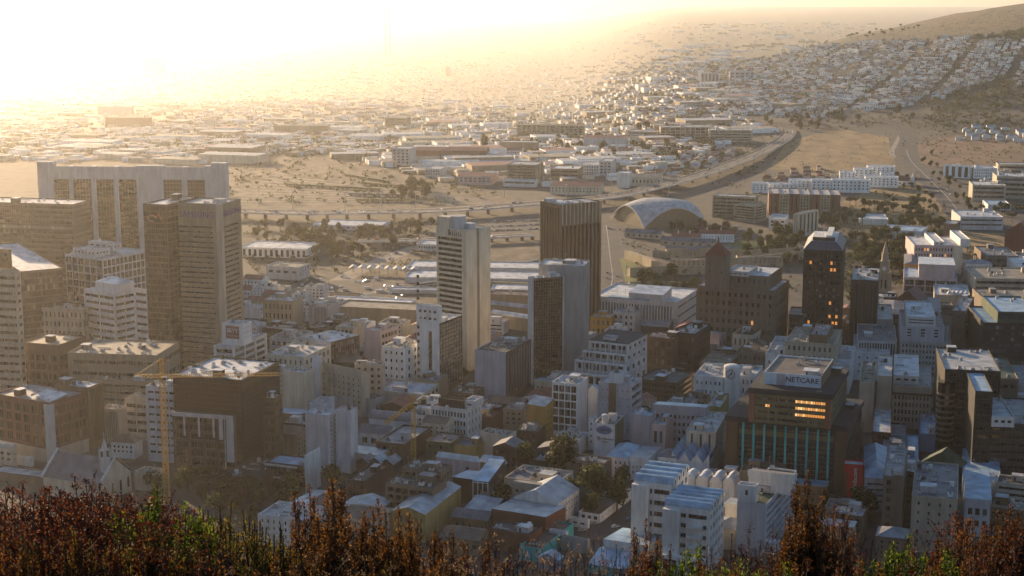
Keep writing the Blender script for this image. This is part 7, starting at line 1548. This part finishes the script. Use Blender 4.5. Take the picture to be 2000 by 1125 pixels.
def shrub_proto(kind, seed):
    r = random.Random(seed); st, lf = MB(), MB(); H = 2.5
    def leaf(p, s, d=None, wd=.5):
        d = (Vector((r.gauss(0, 1), r.gauss(0, 1), r.gauss(.3, 1))) if d is None else d + Vector((r.gauss(0, .5), r.gauss(0, .5), r.gauss(0, .5)))).normalized(); u = d.orthogonal(); u.rotate(Matrix.Rotation(r.uniform(0, 6.28), 3, d)); u = u.normalized() * s * wd
        p = Vector(p); m_ = p + d * s * .9; lf.poly([p, m_ + u * .5 - d * s * .3, p + d * s * 1.9, m_ - u * .5 - d * s * .3])
    if kind in ('red', 'lime', 'dusky'):
        nb, ls, spread = {'red': (26, .0165, .62), 'lime': (22, .021, .5), 'dusky': (9, .014, .42)}[kind]
        for k in range(nb):
            a, q = r.uniform(0, 6.28), spread * math.sqrt(r.random()); top = Vector((q * math.cos(a), q * math.sin(a), H * (1 - .20 * (q / spread) ** 2) - r.uniform(0, .3))); base = Vector((top.x * .35, top.y * .35, .3 * r.random()))
            pts = limb(st, base, top, .016, .004, r, 6, .1); dens = {'red': 120, 'lime': 110, 'dusky': 60}[kind]
            for s_ in range(5):
                t = r.uniform(.6, .97); p0 = base.lerp(top, t); e = p0 + Vector((r.uniform(-.13, .13), r.uniform(-.13, .13), r.uniform(.06, .2))); st.bar(p0, e, .004)
                for _ in range(dens // 6): leaf(p0.lerp(e, r.uniform(.2, 1.0)) + Vector((r.gauss(0, .012), r.gauss(0, .012), 0)), ls * r.uniform(.7, 1.3), None, .6)
            for _ in range(dens): leaf(base.lerp(top, 1 - .5 * r.random() ** 1.6) + Vector((r.gauss(0, .02), r.gauss(0, .02), 0)), ls * r.uniform(.7, 1.3), None, .6)
    elif kind in ('gold', 'olive'):
        nb = 7 if kind == 'gold' else 13
        for k in range(nb):
            a, q = r.uniform(0, 6.28), (.26 if kind == 'gold' else .3) * math.sqrt(r.random()) if k else 0; top = Vector((q * math.cos(a), q * math.sin(a), H - (r.uniform(.05, .5) if k else 0))); base = Vector((top.x * .15, top.y * .15, 0)); limb(st, base, top, .018, .005, r, 7, .05)
            L = r.uniform(.75, 1.15)
            n = 300 if kind == 'gold' else 420
            for _ in range(n):
                t = r.random() ** .8; z = top.z - t * L; w = (.016 + .10 * t) if kind == 'gold' else (.012 + .05 * t); ax = base.lerp(top, (z - base.z) / (top.z - base.z)); aa = r.uniform(0, 6.28); rad = w * math.sqrt(r.random()) * 1.3; p = ax + Vector((rad * math.cos(aa), rad * math.sin(aa), 0))
                if kind == 'gold':
                    if r.random() < .2: st.bar(ax - Vector((0, 0, .03)), p, .003)
                    for _ in range(3): leaf(p + Vector((r.gauss(0, .006), r.gauss(0, .006), r.gauss(0, .006))), r.uniform(.008, .0145), Vector((math.cos(aa) * .5, math.sin(aa) * .5, .8)), .95)
                else: leaf(p, r.uniform(.009, .016), Vector((math.cos(aa) * .5, math.sin(aa) * .5, 1)), .42)
            for _ in range(14 if kind == 'gold' else 8):
                t = r.uniform(.3, 1); p0 = base.lerp(top, 1 - t * L / H); aa = r.uniform(0, 6.28); e = p0 + Vector((math.cos(aa) * .13 * t, math.sin(aa) * .13 * t, .16)); st.bar(p0, e, .005)
                for _ in range(34): leaf(p0.lerp(e, r.uniform(.2, 1.15)) + Vector((r.gauss(0, .01), r.gauss(0, .01), r.gauss(0, .01))), r.uniform(.008, .014), Vector((0, 0, 1)), .8)
    else:                                                           # dry: thin stalks with pale dead flowers
        for k in range(26):
            a, q = r.uniform(0, 6.28), .5 * math.sqrt(r.random()); top = Vector((q * math.cos(a), q * math.sin(a), H - r.uniform(0, .5))); base = Vector((top.x * .5, top.y * .5, 0)); limb(st, base, top, .009, .003, r, 6, .12)
            for _ in range(5):
                p0 = base.lerp(top, r.uniform(.6, 1)); e = p0 + Vector((r.uniform(-.09, .09), r.uniform(-.09, .09), r.uniform(.02, .12))); st.bar(p0, e, .003)
                for _ in range(14): leaf(e + Vector((r.gauss(0, .014), r.gauss(0, .014), r.gauss(0, .014))), r.uniform(.006, .011), None, .8)
    M = dict(red=REDL, gold=GOLD, olive=OLIVE, lime=LIME, dusky=DUSK, dry=PALEF)[kind]
    return st.mesh('stems', [TWIG]), lf.mesh('leaves', [M])
SHP = {}
for k in ('red', 'gold', 'olive', 'lime', 'dusky', 'dry'): SHP[k] = [shrub_proto(k, 50 + s * 13 + len(k)) for s in range(3)]
SN = dict(red='red_leaved_shrub', gold='seed_head_shrub', olive='olive_shrub', lime='green_bush', dusky='twiggy_shrub', dry='dry_flower_shrub')
SD = dict(red='dark red leaved shrub', gold='brown shrub with golden seed heads', olive='olive gold spired shrub', lime='bright green leafy bush', dusky='dark bare twiggy shrub', dry='dry shrub with pale dead flowers')
r10 = random.Random(3)
def shrub(px, py, dist, kind, wide=1.0, lean=0.0, label=None):
    rv = ray(px, py); t_ = dist / rv.y; top = Vector((rv.x * t_, dist, CAMH + rv.z * t_)); gz = terr(top.x, dist); s = (top.z - gz) / (2.42 if kind in ('red', 'lime', 'dusky', 'dry') else 2.5)
    rl = [q for q in relation(px, py) if 'front' in q] or relation(px, py); lab = f"{SD[kind]} {rl[0]}"
    t = thing(SN[kind], lab, 'shrub' if kind != 'lime' else 'bush', (top.x, top.y, gz), r10.uniform(0, 6.28), lab + ', several')
    st, lf = r10.choice(SHP[kind]); place('stems', st, t, sc=(s * wide, s * wide, s)); place('leaves', lf, t, sc=(s * wide, s * wide, s))
    if lean: t.rotation_euler = (0, R(lean), 0)
for k in range(26): x = -20 + k * 15 + r10.uniform(-6, 6); shrub(x, 952 + r10.uniform(-8, 40) + max(0, 60 - x) * .4 + max(0, (x - 230) * .2), 11.5 + r10.uniform(-1.2, 1.5), 'red', 1.0)
for x, y in ((275, 966), (338, 952), (352, 970), (392, 1000)): shrub(x, y - 10, 10.4, 'lime', .6)
for k in range(16): shrub(-10 + k * 26 + r10.uniform(-8, 8), 1040 + r10.uniform(-25, 40), 9.6, ('red', 'gold', 'olive', 'red')[k % 4], .9)
for x, y in ((430, 1002), (452, 992), (474, 1010), (498, 1030), (520, 1045), (548, 1040), (570, 1060), (412, 1030), (535, 1062), (590, 1085), (440, 1040)): shrub(x, y - 16, 10.6 + r10.uniform(-.6, .6), 'olive', 1.15)
for x, y, w in ((604, 945, .7), (648, 938, .95), (640, 960, 1.0), (668, 985, .8), (620, 1010, 1.1), (690, 1030, .9), (740, 975, .8), (728, 990, .8), (752, 1000, .8), (800, 1002, .8), (815, 1020, .9), (780, 1035, .9), (850, 1050, .9), (885, 1035, .7), (905, 1060, .9), (945, 1052, .7), (715, 1050, 1), (655, 1050, 1.1), (765, 1060, 1)): shrub(x, y, 10.5 + r10.uniform(-.8, 1), 'gold', w)
for k in range(16): shrub(430 + k * 36 + r10.uniform(-10, 10), 1085 + r10.uniform(-14, 16), 8.8, ('gold', 'olive', 'dry', 'gold')[k % 4], .8)
for x, y in ((955, 1010), (985, 1032), (1010, 1050), (1045, 1072)): shrub(x, y, 10, 'dusky', .7)
for k in range(11): shrub(960 + k * 27 + r10.uniform(-8, 8), 1092 + r10.uniform(-12, 14), 9.0, 'dry', .9)
for x, y in ((1245, 1030), (1262, 1012), (1280, 1018), (1256, 1050), (1290, 1060), (1238, 1072)): shrub(x, y, 10.2, 'gold' if x in (1262, 1290) else 'dusky', .6)
for x, y in ((1310, 1092), (1340, 1085), (1368, 1075), (1395, 1062), (1352, 1070), (1322, 1080), (1330, 1105), (1380, 1095), (1415, 1085), (1450, 1080), (1475, 1095), (1510, 1085), (1360, 1112)): shrub(x, y, 9.8, 'lime', .6)
for x, y in ((1405, 1040), (1420, 1020), (1450, 1012), (1470, 1030), (1440, 1060), (1500, 1050)): shrub(x, y, 10.6, 'dusky', .75)
for x, y, w in ((1578, 922, .65), (1560, 975, .75), (1590, 990, .9), (1608, 960, .7), (1630, 985, .6), (1545, 1020, .9), (1575, 1035, 1), (1610, 1040, .9), (1640, 1020, .7), (1530, 1070, .9), (1590, 1080, 1), (1655, 1060, .8)): shrub(x, y, 10.4 + r10.uniform(-.6, .8), 'gold', w)
for x, y in ((1515, 960), (1525, 990), (1645, 940), (1660, 970), (1640, 1000), (1675, 1010), (1690, 1040)): shrub(x, y, 10.2, 'dusky', .6)
for x, y in ((1700, 1080), (1735, 1060), (1765, 1050), (1795, 1045), (1820, 1060), (1780, 1075), (1745, 1090), (1715, 1100), (1850, 1085)): shrub(x, y, 9.9, 'lime', .7)
for x, y in ((1800, 1000), (1815, 985), (1840, 985), (1860, 1005), (1830, 1030)): shrub(x, y, 10.4, 'dusky', .6)
for k in range(13): shrub(1850 + k * 13 + r10.uniform(-5, 5), 1035 + r10.uniform(-30, 40), 10.4 + r10.uniform(-.8, 1), 'red' if k % 2 else 'gold', .8)
for x, y in ((1975, 985), (1990, 1000), (1960, 1005), (1890, 1018)): shrub(x, y, 10.8, 'gold', .7)
for k in range(20): shrub(1240 + k * 40 + r10.uniform(-12, 12), 1100 + r10.uniform(-10, 14), 8.8, ('gold', 'red', 'dusky', 'gold')[k % 4], .8)
HAZEOB.hide_viewport = False
print('objects', len(bpy.data.objects), 'meshes', len(bpy.data.meshes), 'faces', sum(len(m.polygons) for m in bpy.data.meshes))
